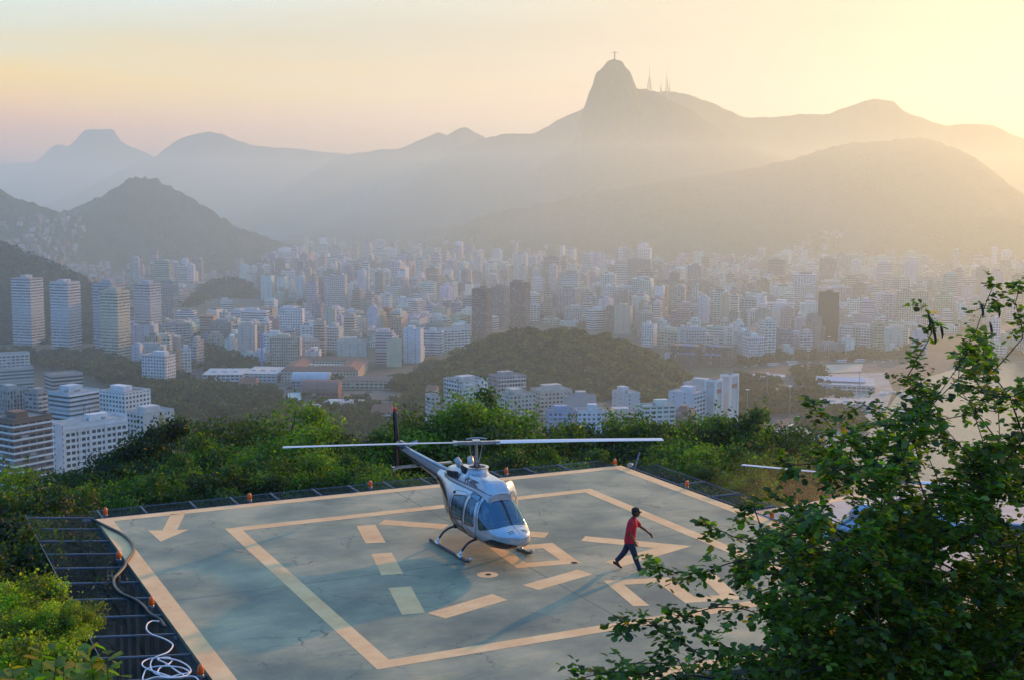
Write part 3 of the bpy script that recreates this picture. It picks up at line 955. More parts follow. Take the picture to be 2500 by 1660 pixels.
# ------------------------------------------------------------------ second pad, lower, to the right
pad2 = empty('lower_helipad', (18.0, 47.0, -2.4), PAD_RZ + .1, 'pale lower helipad glimpsed through the leafy tree on the right', 'helipad')
mb = MB(); mb.box(0, 0, -.3, 17, 17, .3); mb.build('deck', mat('pale_concrete', (.42, .42, .38), .8, noise=(.6, .25)), pad2)
mb = MB()
for p in ring(-8.4, 8.4, 8.4, -8.4, .45):
    o_ = len(mb.v); mb.v.extend([(q[0], q[1], .004) for q in p]); ids = [o_ + i for i in range(4)]; mb.face(ids[::-1])
mb.build('border_line', M['paint'], pad2)

# ------------------------------------------------------------------ helicopter
def heli_paint(name, stops_dark=True):
    """silver paint, dark plum belly behind a falling line, dull inside"""
    m = bpy.data.materials.new(name); m.use_nodes = True
    n = m.node_tree.nodes; l = m.node_tree.links
    b = n['Principled BSDF']
    b.inputs['Metallic'].default_value = .55; b.inputs['Roughness'].default_value = .22; b.inputs['Coat Weight'].default_value = .6; b.inputs['Coat Roughness'].default_value = .06
    tc = NN(n, 'ShaderNodeTexCoord')
    nz = NN(n, 'ShaderNodeTexNoise', inp={'Scale': 3.0, 'Detail': 6.0}); l.new(tc.outputs['Object'], nz.inputs['Vector'])
    r = ramp_node(n, [(0.3, (.38, .44, .52, 1)), (0.7, (.50, .57, .66, 1))]); l.new(nz.outputs[0], r.inputs[0])
    cur = r.outputs[0]
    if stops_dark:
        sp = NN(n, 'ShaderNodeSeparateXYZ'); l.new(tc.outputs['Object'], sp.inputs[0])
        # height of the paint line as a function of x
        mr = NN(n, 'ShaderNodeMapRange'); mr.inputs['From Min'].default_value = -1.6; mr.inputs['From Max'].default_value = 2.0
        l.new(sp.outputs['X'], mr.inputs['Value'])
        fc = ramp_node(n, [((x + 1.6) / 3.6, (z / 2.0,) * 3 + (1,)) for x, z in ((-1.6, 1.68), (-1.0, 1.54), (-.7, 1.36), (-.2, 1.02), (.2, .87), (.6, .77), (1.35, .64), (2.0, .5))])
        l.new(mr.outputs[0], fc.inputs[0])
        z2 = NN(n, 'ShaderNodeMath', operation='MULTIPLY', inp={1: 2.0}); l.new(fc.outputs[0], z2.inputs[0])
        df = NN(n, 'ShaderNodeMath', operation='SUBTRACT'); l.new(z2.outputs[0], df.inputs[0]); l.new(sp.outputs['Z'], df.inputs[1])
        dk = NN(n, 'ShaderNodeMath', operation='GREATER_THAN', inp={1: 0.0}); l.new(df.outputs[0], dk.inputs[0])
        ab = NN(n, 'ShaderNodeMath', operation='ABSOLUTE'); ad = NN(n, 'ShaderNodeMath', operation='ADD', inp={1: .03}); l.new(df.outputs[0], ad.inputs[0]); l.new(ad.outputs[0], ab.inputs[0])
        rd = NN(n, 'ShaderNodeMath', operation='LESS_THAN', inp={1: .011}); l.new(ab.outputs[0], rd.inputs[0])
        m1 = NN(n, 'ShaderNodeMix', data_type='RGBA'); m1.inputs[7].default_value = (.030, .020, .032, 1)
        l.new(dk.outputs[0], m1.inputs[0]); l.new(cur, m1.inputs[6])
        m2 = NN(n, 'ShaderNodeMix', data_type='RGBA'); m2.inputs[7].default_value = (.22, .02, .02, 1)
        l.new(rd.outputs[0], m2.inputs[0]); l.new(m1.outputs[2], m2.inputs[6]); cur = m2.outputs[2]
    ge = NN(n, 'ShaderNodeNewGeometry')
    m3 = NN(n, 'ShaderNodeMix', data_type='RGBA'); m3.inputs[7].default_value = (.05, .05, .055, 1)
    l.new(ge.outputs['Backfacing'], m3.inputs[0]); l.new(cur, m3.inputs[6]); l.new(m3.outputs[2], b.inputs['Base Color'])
    return m


def glass_mat(name, tint, alpha):
    m = bpy.data.materials.new(name); m.use_nodes = True
    n = m.node_tree.nodes; l = m.node_tree.links; n.clear()
    t = NN(n, 'ShaderNodeBsdfTransparent'); t.inputs[0].default_value = (*tint, 1)
    g = NN(n, 'ShaderNodeBsdfGlossy', inp={'Roughness': .03}); g.inputs[0].default_value = (.42, .72, 1, 1)
    f = NN(n, 'ShaderNodeFresnel', inp={'IOR': 1.55})
    a = NN(n, 'ShaderNodeMath', operation='MULTIPLY_ADD', inp={1: 1.0, 2: alpha}); l.new(f.outputs[0], a.inputs[0]); a.use_clamp = True
    ms = NN(n, 'ShaderNodeMixShader'); l.new(a.outputs[0], ms.inputs[0]); l.new(t.outputs[0], ms.inputs[1]); l.new(g.outputs[0], ms.inputs[2])
    o = NN(n, 'ShaderNodeOutputMaterial'); l.new(ms.outputs[0], o.inputs[0])
    return m


M['heli'] = heli_paint('silver_paint'); M['heli_plain'] = heli_paint('silver_paint_plain', False)
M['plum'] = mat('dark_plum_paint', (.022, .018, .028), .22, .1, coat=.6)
M['glass'] = glass_mat('tinted_glass', (.48, .70, .98), .15)
M['sky_glass'] = glass_mat('blue_roof_glass', (.05, .45, .95), .30)
M['dark_glass'] = mat('dark_lower_glass', (.01, .01, .014), .08, coat=.4)
M['blade'] = mat('rotor_blade_paint', (.62, .66, .72), .35, coat=.2)
M['hub'] = mat('rotor_hub_metal', (.40, .42, .45), .35, .6, noise=(20, .4))
M['chrome'] = mat('bare_metal', (.62, .63, .66), .2, .9)
M['cabin'] = mat('cabin_trim', (.03, .032, .04), .8)
M['seat'] = mat('grey_seat_fabric', (.10, .11, .15), .9)
M['red_lamp'] = mat('red_lens', (.7, .02, .02), .3)

ST = [(2.90, .86, .92, .97, .05), (2.86, .76, .92, 1.02, .17), (2.78, .69, .91, 1.06, .29), (2.62, .61, .88, 1.11, .42), (2.40, .54, .87, 1.16, .52), (2.25, .51, .87, 1.235, .57), (2.1, .49, .89, 1.37, .61),
      (1.85, .47, .93, 1.585, .655), (1.65, .46, .96, 1.725, .68), (1.45, .455, .98, 1.83, .695), (1.2, .45, 1.0, 1.905, .705), (.8, .45, 1.0, 1.945, .705), (.4, .45, 1.0, 1.955, .70), (0, .455, 1.02, 1.955, .69),
      (-.4, .49, 1.05, 1.95, .665), (-.8, .60, 1.12, 1.94, .61), (-1.1, .74, 1.21, 1.93, .54), (-1.4, .93, 1.33, 1.91, .45), (-1.7, 1.13, 1.46, 1.90, .36), (-2.0, 1.32, 1.58, 1.89, .285), (-2.3, 1.41, 1.645, 1.885, .235)]
_sx = np.array([q[0] for q in ST][::-1]); _sv = np.array([q[1:] for q in ST][::-1])


def st_at(x):
    """smooth station values (catmull-ish through cubic resample)"""
    return [float(np.interp(x, _FX, _FV[:, k])) for k in range(4)]


_FX = np.linspace(-2.3, 2.9, 400)
_raw = np.stack([np.interp(_FX, _sx, _sv[:, k]) for k in range(4)], axis=1)
_ker = np.hanning(15); _ker /= _ker.sum()
_FV = _raw.copy()
for k in range(4):
    pdv = np.pad(_raw[:, k], 7, mode='edge'); _FV[:, k] = np.convolve(pdv, _ker, mode='valid')
_FV[-8:] = _raw[-8:]


def body_pts(x, th, off=0.0):
    zb, zc, zt, w = [np.interp(x, _FX, _FV[:, k]) for k in range(4)]
    e = 2.0 / 2.7
    c, s = np.cos(th), np.sin(th)
    y = (w + off) * np.sign(c) * np.abs(c) ** e
    hgt = np.where(s > 0, zt - zc + off, zc - zb + off)
    z = zc + hgt * np.sign(s) * np.abs(s) ** e
    # upper cabin sides lean inwards
    y = y * (1 - .10 * np.clip((z - zc) / .9, 0, 1) ** 1.5)
    return y, z


def side_y(x, z, off=.006):
    zb, zc, zt, w = st_at(x)
    hh = (zt - zc) if z > zc else (zc - zb)
    s = min(.999, abs(z - zc) / hh) ** (1.35)
    c = math.sqrt(1 - s * s) ** (2 / 2.7)
    return (w * c) * (1 - .10 * max(0, min(1, (z - zc) / .9)) ** 1.5) + off


def sd_poly(px, pz, poly, rnd=.06):
    """negative inside a convex polygon, corners rounded"""
    poly = np.array(poly); c = poly.mean(0)
    poly = c + (poly - c)
    ds = []
    for i in range(len(poly)):
        a = poly[i]; b = poly[(i + 1) % len(poly)]
        nx, nz = (b[1] - a[1]), -(b[0] - a[0])
        ln = math.hypot(nx, nz); nx /= ln; nz /= ln
        if (c[0] - a[0]) * nx + (c[1] - a[1]) * nz > 0:
            nx, nz = -nx, -nz
        ds.append((px - a[0]) * nx + (pz - a[1]) * nz)
    ds = np.stack(ds)
    mx = ds.max(0)
    # rounded corners
    q = np.clip(ds + rnd, 0, None)
    rr = np.sqrt((q ** 2).sum(0)) - rnd
    return np.where(mx > -rnd, np.maximum(mx, rr), mx)


REG = {
    'windscreen': lambda x, y, z, ay: np.maximum(sd_poly(x, z, [(1.42, 2.2), (1.38, 1.75), (1.60, .95), (2.34, 1.165), (2.6, 2.2)], .07), .028 - ay),
    'door_window': lambda x, y, z, ay: np.maximum(sd_poly(x, z, [(.74, 1.66), (1.12, 1.71), (1.28, .99), (.69, .95)], .07), .3 - ay),
    'rear_window': lambda x, y, z, ay: np.maximum(sd_poly(x, z, [(-.29, 1.54), (.49, 1.67), (.50, 1.0), (-.32, .92)], .08), .3 - ay),
    'roof_window': lambda x, y, z, ay: np.where(z > 1.6, np.maximum(sd_poly(x, ay, [(.72, .14), (1.26, .14), (1.24, .52), (.72, .52)], .05), 0 * x - 9), 9.0),
    'chin_window': lambda x, y, z, ay: np.where(x > 1.8, sd_poly(ay, z, [(.10, .60), (.10, .74), (.60, .82), (.60, .56)], .07) + 0 * x, 9.0),
}


def build_heli(label, loc_, rz, blade_deg, text=True):
    H = empty('helicopter', loc_, rz, label, 'helicopter', 'helicopters on the pads')
    nx_, nt_ = 400, 320
    # crowd stations near the nose
    u = np.linspace(0, 1, nx_)
    xs = -2.3 + 5.2 * u
    xs = np.where(xs > 2.7, 2.9 - (2.9 - xs) ** 1.0, xs)
    th = np.linspace(-math.pi / 2, 1.5 * math.pi, nt_, endpoint=False)
    XX, TT = np.meshgrid(xs, th, indexing='ij')
    YY, ZZ = body_pts(XX, TT)
    V = np.stack([XX.ravel(), YY.ravel(), ZZ.ravel()], axis=1)
    i, j = np.meshgrid(np.arange(nx_ - 1), np.arange(nt_), indexing='ij')
    a = (i * nt_ + j).ravel(); b = (i * nt_ + (j + 1) % nt_).ravel()
    F = np.stack([a, b, b + nt_, a + nt_], axis=1)
    C = V[F].mean(1)
    cx, cy, cz = C[:, 0], C[:, 1], C[:, 2]; ay = np.abs(cy)
    used = np.zeros(len(F), bool); trim = np.zeros(len(F), bool)
    panes = {}
    for k, fn in REG.items():
        s = fn(cx, cy, cz, ay)
        ins = (s < 0) & ~used
        trim |= (s >= 0) & (s < (.028 if k in ('rear_window', 'door_window') else .016))
        used |= ins; panes[k] = ins
    trim &= ~used

    def sub(mask, name, m, off=0.0, smooth=True):
        ff = F[mask]; ids, inv = np.unique(ff, return_inverse=True)
        vv = V[ids].copy()
        if off:
            c0 = np.array([0, 0, 1.1]); d = vv - np.stack([vv[:, 0], np.zeros(len(vv)), np.full(len(vv), 1.1)], axis=1)
            d /= np.linalg.norm(d, axis=1)[:, None] + 1e-9
            vv = vv + d * off
        return np_mesh(name, vv, inv.reshape(-1, 4), m, H, smooth=smooth)

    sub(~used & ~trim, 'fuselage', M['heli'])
    sub(trim, 'window_seal', M['rubber'], .003)
    for k, ins in panes.items():
        m = {'roof_window': M['sky_glass'], 'chin_window': M['dark_glass']}.get(k, M['glass'])
        for sgn in (-1, 1):
            mk = ins & (np.sign(cy) == sgn)
            if mk.any():
                sub(mk, k, m, -.004)
    # nose and tail caps close the shell
    mb = MB(); ring_ = V[(nx_ - 1) * nt_:]; mb.v = [tuple(q) for q in ring_]; mb.face(list(range(nt_))); mb.build('nose_cap', M['heli'], H, smooth=True)

    def line(pts, r, m, name, both=True):
        for sg in ((-1, 1) if both else (-1,)):
            q = []
            for (xa, za), (xb, zb_) in zip(pts[:-1], pts[1:]):
                k_ = max(2, int(math.hypot(xb - xa, zb_ - za) / .06))
                for t in range(k_):
                    x = xa + (xb - xa) * t / k_; z = za + (zb_ - za) * t / k_
                    q.append((x, sg * side_y(x, z, .002), z))
            q.append((pts[-1][0], sg * side_y(*pts[-1], .002), pts[-1][1]))
            mb = MB(); mb.tube(q, r, 5); mb.build(name, m, H)

    seam = M['cabin']
    line([(.56, 1.0), (.56, 1.70), (.68, 1.78), (1.16, 1.80), (1.30, 1.70), (1.44, 1.1), (1.40, .72), (1.1, .56), (.70, .56), (.56, .72), (.56, 1.0)], .006, seam, 'door_seam')
    line([(.50, .80), (.52, 1.68), (.40, 1.76), (-.25, 1.70), (-.42, 1.55), (-.44, .95), (-.2, .78), (.50, .56), (.50, .80)], .006, seam, 'door_seam')
    line([(.46, .99), (.9, .83), (1.4, .70), (1.95, .63)], .009, mat('red_stripe', (.16, .01, .015), .4), 'red_stripe')
    # hood: centre seam and vents
    mb = MB()
    q = []
    for x in np.linspace(2.30, 2.80, 12):
        zb, zc, zt, w = st_at(x); q.append((x, 0, zt + .001))
    mb.tube(q, .005, 4); mb.build('hood_seam', seam, H)
    for sg in (-1, 1):
        for r in range(2):
            mb = MB()
            for k in range(5):
                x = 2.60 + r * .075; y0 = sg * (.20 - .012 * k * 0) + (k - 2) * .032
                y_ = y0
                zb, zc, zt, w = st_at(x)
                zz = zt - .06 * (y_ / w) ** 2 * 1.3 + .003
                mb.box(x, y_, zz - .004, .055, .024, .008)
            mb.build('hood_vent', M['cabin'], H)
    # windscreen frame post at the centre stays in the shell; wiper-like probe above it
    mb = MB(); mb.tube([(1.42, 0, 1.84), (1.50, 0, 1.98)], .008, 5); mb.build('probe', M['cabin'], H)

    # engine cowling lofted on the roof
    cs = [(1.62, .34, 1.96, .30), (1.55, .38, 2.06, .32), (1.42, .40, 2.18, .33), (1.2, .42, 2.215, .33), (.8, .43, 2.235, .335), (.4, .435, 2.25, .34), (-.1, .44, 2.27, .35), (-.4, .44, 2.30, .35), (-.9, .42, 2.28, .33), (-1.3, .37, 2.22, .28), (-1.6, .30, 2.12, .22), (-1.85, .20, 1.99, .15)]
    mb = MB(); nn = 22
    for x, wb_, zt, wt in cs:
        for k in range(nn):
            t = k / (nn - 1)
            a_ = math.pi * t
            e = .42
            y = wb_ * math.copysign(abs(math.cos(a_)) ** e, math.cos(a_))
            b0 = min(1.86, st_at(x)[2] - .09)
            z = b0 + (zt - b0) * abs(math.sin(a_)) ** e
            y *= 1 - (1 - wt / wb_) * (z - b0) / max(.01, zt - b0)
            mb.v.append((x, y, z))
    for s_ in range(len(cs) - 1):
        for k in range(nn - 1):
            a_ = s_ * nn + k
            mb.face((a_ + nn, a_ + 1 + nn, a_ + 1, a_))
    mb.face(list(range(nn))); mb.face([(len(cs) - 1) * nn + k for k in range(nn)][::-1])
    cw = mb.build('engine_cowling', M['heli_plain'], H, smooth=True)
    md = cw.modifiers.new('bevel_shade', 'EDGE_SPLIT'); md.split_angle = math.radians(45)
    mb = MB(); mb.tube([(1.60, -.33, 1.90), (1.0, -.452, 1.965), (0, -.462, 1.97), (-.9, -.44, 1.96), (-1.6, -.32, 1.93)], .009, 5); mb.tube([(1.60, .33, 1.90), (1.0, .452, 1.965), (0, .462, 1.97), (-.9, .44, 1.96), (-1.6, .32, 1.93)], .009, 5)
    mb.tube([(1.60, -.33, 1.90), (1.635, 0, 1.91), (1.60, .33, 1.90)], .009, 5); mb.build('cowling_stripe', mat('dark_stripe', (.03, .015, .02), .4), cw)
    # louvres: dark slots on both flanks
    for sg in (-1, 1):
        for k in range(6):
            x = -.42 - k * .15
            wx = float(np.interp(-x, [.4, .9, 1.3, 1.6], [.44, .42, .37, .30]))
            mb = MB(); mb.box(x, sg * (wx - .012), 1.99 - .012 * k, .075, .03, .21 - .012 * k); mb.build('louvre', M['cabin'], cw)
        # intake beside the mast fairing
        mb = MB(); mb.tube([(-.10, sg * .285, 2.24), (-.02, sg * .30, 2.35), (-.34, sg * .30, 2.36), (-.36, sg * .30, 2.26)], .035, 6); mb.box(-.14, sg * .30, 2.2, .20, .13, .15); mb.build('air_intake', M['cabin'], cw)
        # exhaust stack
        mb = MB(); mb.tube([(-.72, sg * .16, 2.2), (-.78, sg * .19, 2.36), (-.90, sg * .23, 2.46)], [.105, .10, .095], 12); mb.build('exhaust', M['hub'], cw, smooth=True)
    # fairing with round lip below the mast
    mb = MB(); mb.lathe((.06, 0, 0), [(.42, 2.12), (.35, 2.20), (.315, 2.27), (.30, 2.36), (.335, 2.375), (.335, 2.40), (.30, 2.402), (.25, 2.395), (.24, 2.33)], 28)
    mb.box(-.25, 0, 2.2, .5, .56, .15)
    f_ = mb.build('mast_fairing', M['heli_plain'], H, smooth=True); f_.modifiers.new('split', 'EDGE_SPLIT').split_angle = math.radians(38)
    mb = MB(); mb.lathe((.06, 0, 0), [(.245, 2.385), (.1, 2.40)], 20)
    for k in range(4):
        t = k * 1.57 + .4; mb.tube([(.06 + .13 * math.cos(t), .13 * math.sin(t), 2.38), (.03 * math.cos(t), .06 * math.sin(t), 2.50)], .014, 5)
    mb.build('swashplate', M['cabin'], f_)
    # registration
    if text:
        for sg in (-1, 1):
            cu = bpy.data.curves.new('registration', 'FONT'); cu.body = 'PT-HTC'; cu.size = .215; cu.extrude = .002; cu.offset = .006; cu.space_character = 1.06
            tmp = bpy.data.objects.new('registration', cu); COL.objects.link(tmp)
            dg = bpy.context.evaluated_depsgraph_get(); me = bpy.data.meshes.new_from_object(tmp.evaluated_get(dg))
            bpy.data.objects.remove(tmp)
            me.materials.clear(); me.materials.append(M['rubber'])
            o = bpy.data.objects.new('registration', me); COL.objects.link(o); o.parent = cw
            o.scale = (1, 1.12, 1)
            if sg < 0:
                o.location = (.08, -.414, 1.985); o.rotation_euler = (math.radians(90 - 16), 0, 0)
            else:
                o.location = (.90, .414, 1.985); o.rotation_euler = (math.radians(90 - 16), 0, math.pi)
    # tail boom
    mb = MB(); bs = [(-2.15, 1.655, .255), (-2.6, 1.675, .215), (-3.2, 1.72, .19), (-4.2, 1.79, .155), (-5.2, 1.86, .125), (-5.75, 1.90, .11)]
    nn = 20
    for x, z, r in bs:
        for k in range(nn):
            t = 2 * math.pi * k / nn
            mb.v.append((x, r * .92 * math.cos(t), z + r * math.sin(t)))
    for s_ in range(len(bs) - 1):
        for k in range(nn):
            t = 360 * (k + .5) / nn
            mb.mi = 1 if (10 < t < 72 or 108 < t < 170 or 188 < t < 352) else 0
            a_ = s_ * nn + k; b_ = s_ * nn + (k + 1) % nn
            mb.face((a_, b_, b_ + nn, a_ + nn))
    bm_ = mb.build('tail_boom', [M['heli_plain'], mat('dark_blue_paint', (.020, .026, .06), .3, .1, coat=.3)], H, smooth=True)
    mb = MB(); mb.tube([(-2.0, 0, 1.9), (-3.2, 0, 1.935), (-4.6, 0, 1.975), (-5.7, 0, 2.02)], [.05, .05, .045, .04], 8); mb.build('drive_shaft_cover', M['heli_plain'], bm_, smooth=True)
    mb = MB(); mb.tube([(-5.4, 0, 1.93), (-5.55, 0, 1.97), (-5.8, 0, 1.99), (-6.0, 0, 1.96), (-6.1, 0, 1.93)], [.09, .15, .165, .13, .04], 14); mb.build('gearbox_fairing', M['plum'], H, smooth=True)
    # fin
    prof = [(-5.95, 1.97), (-6.02, 2.35), (-6.16, 3.0), (-6.20, 3.06), (-6.38, 3.07), (-6.40, 3.0), (-6.24, 2.0), (-6.28, 1.2), (-6.26, 1.13), (-6.10, 1.13), (-5.98, 1.80)]
    mb = MB(); n_ = len(prof)
    cxm = sum(p[0] for p in prof) / n_; 
    for y in (-.012, -.04, .04, .012):
        k_ = 1.0 if abs(y) < .03 else .86
        for x, z in prof:
            mb.v.append((cxm + (x - cxm) * k_, y, z if k_ == 1 else 2.05 + (z - 2.05) * .97))
    for r in range(3):
        for k in range(n_):
            a_ = r * n_ + k; b_ = r * n_ + (k + 1) % n_
            mb.face((a_, b_, b_ + n_, a_ + n_))
    mb.face(list(range(n_))[::-1]); mb.face([3 * n_ + k for k in range(n_)])
    fin = mb.build('tail_fin', M['plum'], H)
    mb = MB(); mb.lathe((-6.30, 0, 3.06), [(.05, 0), (.055, .05), (.045, .1), (.01, .13)], 12); mb.build('beacon', M['red_lamp'], fin, smooth=True)
    mb = MB(); mb.tube([(-6.2, 0, 1.15), (-6.32, 0, 1.02), (-6.5, 0, 1.05)], .012, 5); mb.build('tail_skid', M['chrome'], fin)
    # tail rotor
    mb = MB(); mb.tube([(-5.9, 0, 1.97), (-5.9, .30, 1.97)], .035, 8); mb.build('tail_rotor_shaft', M['hub'], H)
    for sg in (-1, 1):
        mb = MB(); mb.obox((-5.9 + sg * .1, .30, 1.97 + sg * .01), (-5.9 + sg * .80, .30, 1.97 + sg * .22), .022, .13); mb.build('tail_rotor_blade', M['blade'], H)
    # stabiliser
    mb = MB(); sp_ = []
    for y, c, z in ((-1.02, .34, 1.66), (-.98, .38, 1.66), (.98, .38, 1.66), (1.02, .34, 1.66)):
        for (dx, dz) in ((.5, 0), (.3, .026), (-.1, .026), (-.5, 0), (-.1, -.026), (.3, -.026)):
            mb.v.append((-4.05 + dx * c, y, z + dz))
    for r in range(3):
        for k in range(6):
            a_ = r * 6 + k; b_ = r * 6 + (k + 1) % 6
            mb.face((a_, b_, b_ + 6, a_ + 6))
    mb.face([0, 1, 2, 3, 4, 5][::-1]); mb.face([18 + k for k in range(6)])
    mb.build('stabiliser', M['plum'], H)
    # main rotor
    br = math.radians(blade_deg)
    mb = MB(); mb.tube([(0, 0, -1.0), (0, 0, .0)], .042, 12)
    mb.box(0, 0, -.06, .62, .17, .09); mb.box(0, 0, -.04, .22, .34, .10)
    mb.tube([(-.30, 0, .10), (-.08, 0, .13), (.08, 0, .13), (.30, 0, .10)], .018, 6)
    for sg in (-1, 1):
        mb.box(sg * .48, 0, -.055, .36, .13, .085); mb.tube([(sg * .20, .14, -.04), (sg * .12, .17, -.5), (sg * .05, .14, -.72)], .012, 5)
        mb.tube([(sg * .30, .12, .0), (sg * .62, .17, .0)], .02, 5); mb.box(sg * .62, 0, -.07, .12, .24, .11)
    rot = mb.build('rotor_mast', M['hub'], H); rot.location = (0, 0, 3.10); rot.rotation_euler = (0, 0, br)
    for sg in (-1, 1):
        mb = MB(); segs = 14
        for k in range(segs + 1):
            r = .58 + (5.52 - .58) * k / segs
            zz = .0 + .02 * (r / 5.5) - .05 * (r / 5.5) ** 2
            for (dy, dz) in ((-.165, 0), (-.10, .019), (.02, .021), (.165, .003), (.02, -.014), (-.10, -.015)):
                pit = .14 - .09 * k / segs
                mb.v.append((sg * r, (dy * math.cos(pit) - dz * math.sin(pit)) * (1 if sg > 0 else -1) * -1, zz + dy * math.sin(pit) * -1 + dz))
        for s_ in range(segs):
            for k in range(6):
                a_ = s_ * 6 + k; b_ = s_ * 6 + (k + 1) % 6
                mb.face((a_, b_, b_ + 6, a_ + 6))
        mb.face([5, 4, 3, 2, 1, 0]); mb.face([segs * 6 + k for k in range(6)])
        mb.build('rotor_blade', M['blade'], rot)
    # skids
    for sg in (-1, 1):
        y = sg * .965
        mb = MB(); mb.tube(smooth_path([(-1.15, y, .052), (-.5, y, .05), (.6, y, .05), (1.25, y, .052), (1.48, y, .075), (1.62, y, .13), (1.69, y, .19)], 4), .045, 10)
        sk = mb.build('skid', M['dark_steel'], H, smooth=True)
        mb = MB(); mb.tube([(1.60, y, .12), (1.69, y, .19), (1.72, y, .215)], [.05, .05, .03], 10); mb.build('skid_cap', M['chrome'], sk, smooth=True)
    for x in (-.62, .95):
        mb = MB()
        mb.tube(smooth_path([(x, -.965, .09), (x, -.90, .22), (x, -.74, .40), (x, -.5, .50), (x, 0, .53), (x, .5, .50), (x, .74, .40), (x, .90, .22), (x, .965, .09)], 5), .034, 9)
        ct = mb.build('cross_tube', M['dark_steel'], H, smooth=True)
        for sg in (-1, 1):
            mb = MB(); mb.tube([(x, sg * .968, .05), (x, sg * .945, .14), (x, sg * .90, .225)], .045, 8); mb.tube([(x - .13, sg * .965, .075), (x + .13, sg * .965, .075)], .055, 8); mb.build('saddle', M['chrome'], ct, smooth=True)
    # cabin
    mb = MB(); mb.box(.75, 0, .60, 2.3, .98, .05); mb.build('cabin_floor', M['cabin'], H)
    mb = MB(); mb.box(-.30, 0, .56, .10, 1.15, 1.1); mb.build('rear_bulkhead', M['cabin'], H)
    mb = MB(); mb.box(1.95, .05, .56, .28, .30, .50); mb.box(1.86, .05, 1.02, .16, .72, .17); mb.build('instrument_panel', M['cabin'], H)
    for sg in (-1, 1):
        mb = MB(); mb.box(.92, sg * .36, .58, .48, .46, .26); mb.box(.66, sg * .36, .80, .10, .46, .62); mb.box(.64, sg * .36, 1.43, .07, .24, .14); mb.build('seat', M['seat'], H)
    mb = MB(); mb.box(.05, 0, .56, .48, 1.05, .30); mb.box(-.2, 0, .8, .1, 1.05, .6); mb.build('rear_bench', M['seat'], H)
    # open left door, hinged at its front edge
    mk = (cx > -.42) & (cx < .50) & (cy > .2) & (cz > .66) & (cz < 1.80) & ~(used)
    return H, F, V, mk


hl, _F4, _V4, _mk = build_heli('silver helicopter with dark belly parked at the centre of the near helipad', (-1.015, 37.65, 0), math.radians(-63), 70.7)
# passenger door standing open on the far side
h0 = Vector((.50, .66, 0)); ang = math.radians(52)
ff = _F4[_mk]; ids, inv = np.unique(ff, return_inverse=True); vv = _V4[ids] - np.array([h0.x, h0.y, 0])
vo_ = vv * np.array([1, 1, 1]); vi_ = vo_ * np.array([1, 1, 1]) - np.array([0, .04, 0])
for nm, q in (('open_door', vo_), ('door_lining', vi_)):
    d_ = np_mesh(nm, q, inv.reshape(-1, 4), M['heli_plain'] if nm == 'open_door' else mat('cream_door_lining', (.62, .58, .46), .6), hl, smooth=True)
    d_.location = (h0.x, h0.y + .01, 0); d_.rotation_euler = (0, 0, -ang)

h2p = G(2200, 1172, .70)
hl2, _, _, _ = build_heli('second white and blue-grey helicopter mostly hidden behind the leafy tree on the right', (h2p.x, h2p.y, -2.4), math.radians(158), 0, text=False)
for ch in hl2.children:
    if ch.name.startswith('rotor_mast'):
        ch.rotation_euler = (0, 0, math.radians(152.5 - 158))
        ch.location.z = 3.10


# ------------------------------------------------------------------ people
def skin_body(name, nodes, edges, root, m, parent=None, lv=2):
    """nodes: {key: ((x,y,z), radius or (rx,ry))}; one continuous skinned surface"""
    keys = list(nodes); me = bpy.data.meshes.new(name)
    me.from_pydata([nodes[k][0] for k in keys], [(keys.index(a), keys.index(b)) for a, b in edges], [])
    o = bpy.data.objects.new(name, me); COL.objects.link(o)
    sk = o.modifiers.new('skin', 'SKIN')
    if not me.skin_vertices:
        bpy.context.view_layer.objects.active = o
    lay = me.skin_vertices[0].data if me.skin_vertices else None
    for i, k in enumerate(keys):
        r = nodes[k][1]
        lay[i].radius = (r, r) if not hasattr(r, '__len__') else r
        lay[i].use_root = (k == root)
    sk.use_smooth_shade = True
    sb = o.modifiers.new('subsurf', 'SUBSURF'); sb.levels = lv; sb.render_levels = lv
    me.materials.append(m)
    # bake, so the surface is plain mesh
    dg = bpy.context.evaluated_depsgraph_get()
    me2 = bpy.data.meshes.new_from_object(o.evaluated_get(dg)); me2.polygons.foreach_set('use_smooth', [True] * len(me2.polygons))
    bpy.data.objects.remove(o)
    o = bpy.data.objects.new(name, me2); COL.objects.link(o)
    if parent: o.parent = parent
    return o


def hand_nodes(nd, ed, wrist, pre, w, fwd, side, up, s=1.0):
    """palm and five bent fingers. w = wrist position, fwd along the hand, side towards the thumb, up out of the back"""
    w = Vector(w); f = Vector(fwd).normalized(); t = Vector(side).normalized(); u = Vector(up).normalized()
    nd[pre + 'palm'] = (tuple(w + f * .05 * s), (.026 * s, .016 * s)); ed.append((wrist, pre + 'palm'))
    for k, (sd, ln) in enumerate(((.026, .075), (.009, .083), (-.009, .077), (-.026, .06))):
        a = w + f * .088 * s + t * sd * s; b = a + f * ln * .5 * s - u * .008 * s; c = b + f * ln * .45 * s - u * .028 * s
        for q, p_, r in (('a', a, .0095), ('b', b, .0085), ('c', c, .0072)):
            nd[f'{pre}f{k}{q}'] = (tuple(p_), r * s)
        ed += [(pre + 'palm', f'{pre}f{k}a'), (f'{pre}f{k}a', f'{pre}f{k}b'), (f'{pre}f{k}b', f'{pre}f{k}c')]
    a = w + f * .035 * s + t * .034 * s; b = a + f * .035 * s + t * .02 * s - u * .01 * s; c = b + f * .028 * s - u * .012 * s
    for q, p_, r in (('a', a, .011), ('b', b, .0095), ('c', c, .008)):
        nd[f'{pre}t{q}'] = (tuple(p_), r * s)
    ed += [(pre + 'palm', pre + 'ta'), (pre + 'ta', pre + 'tb'), (pre + 'tb', pre + 'tc')]


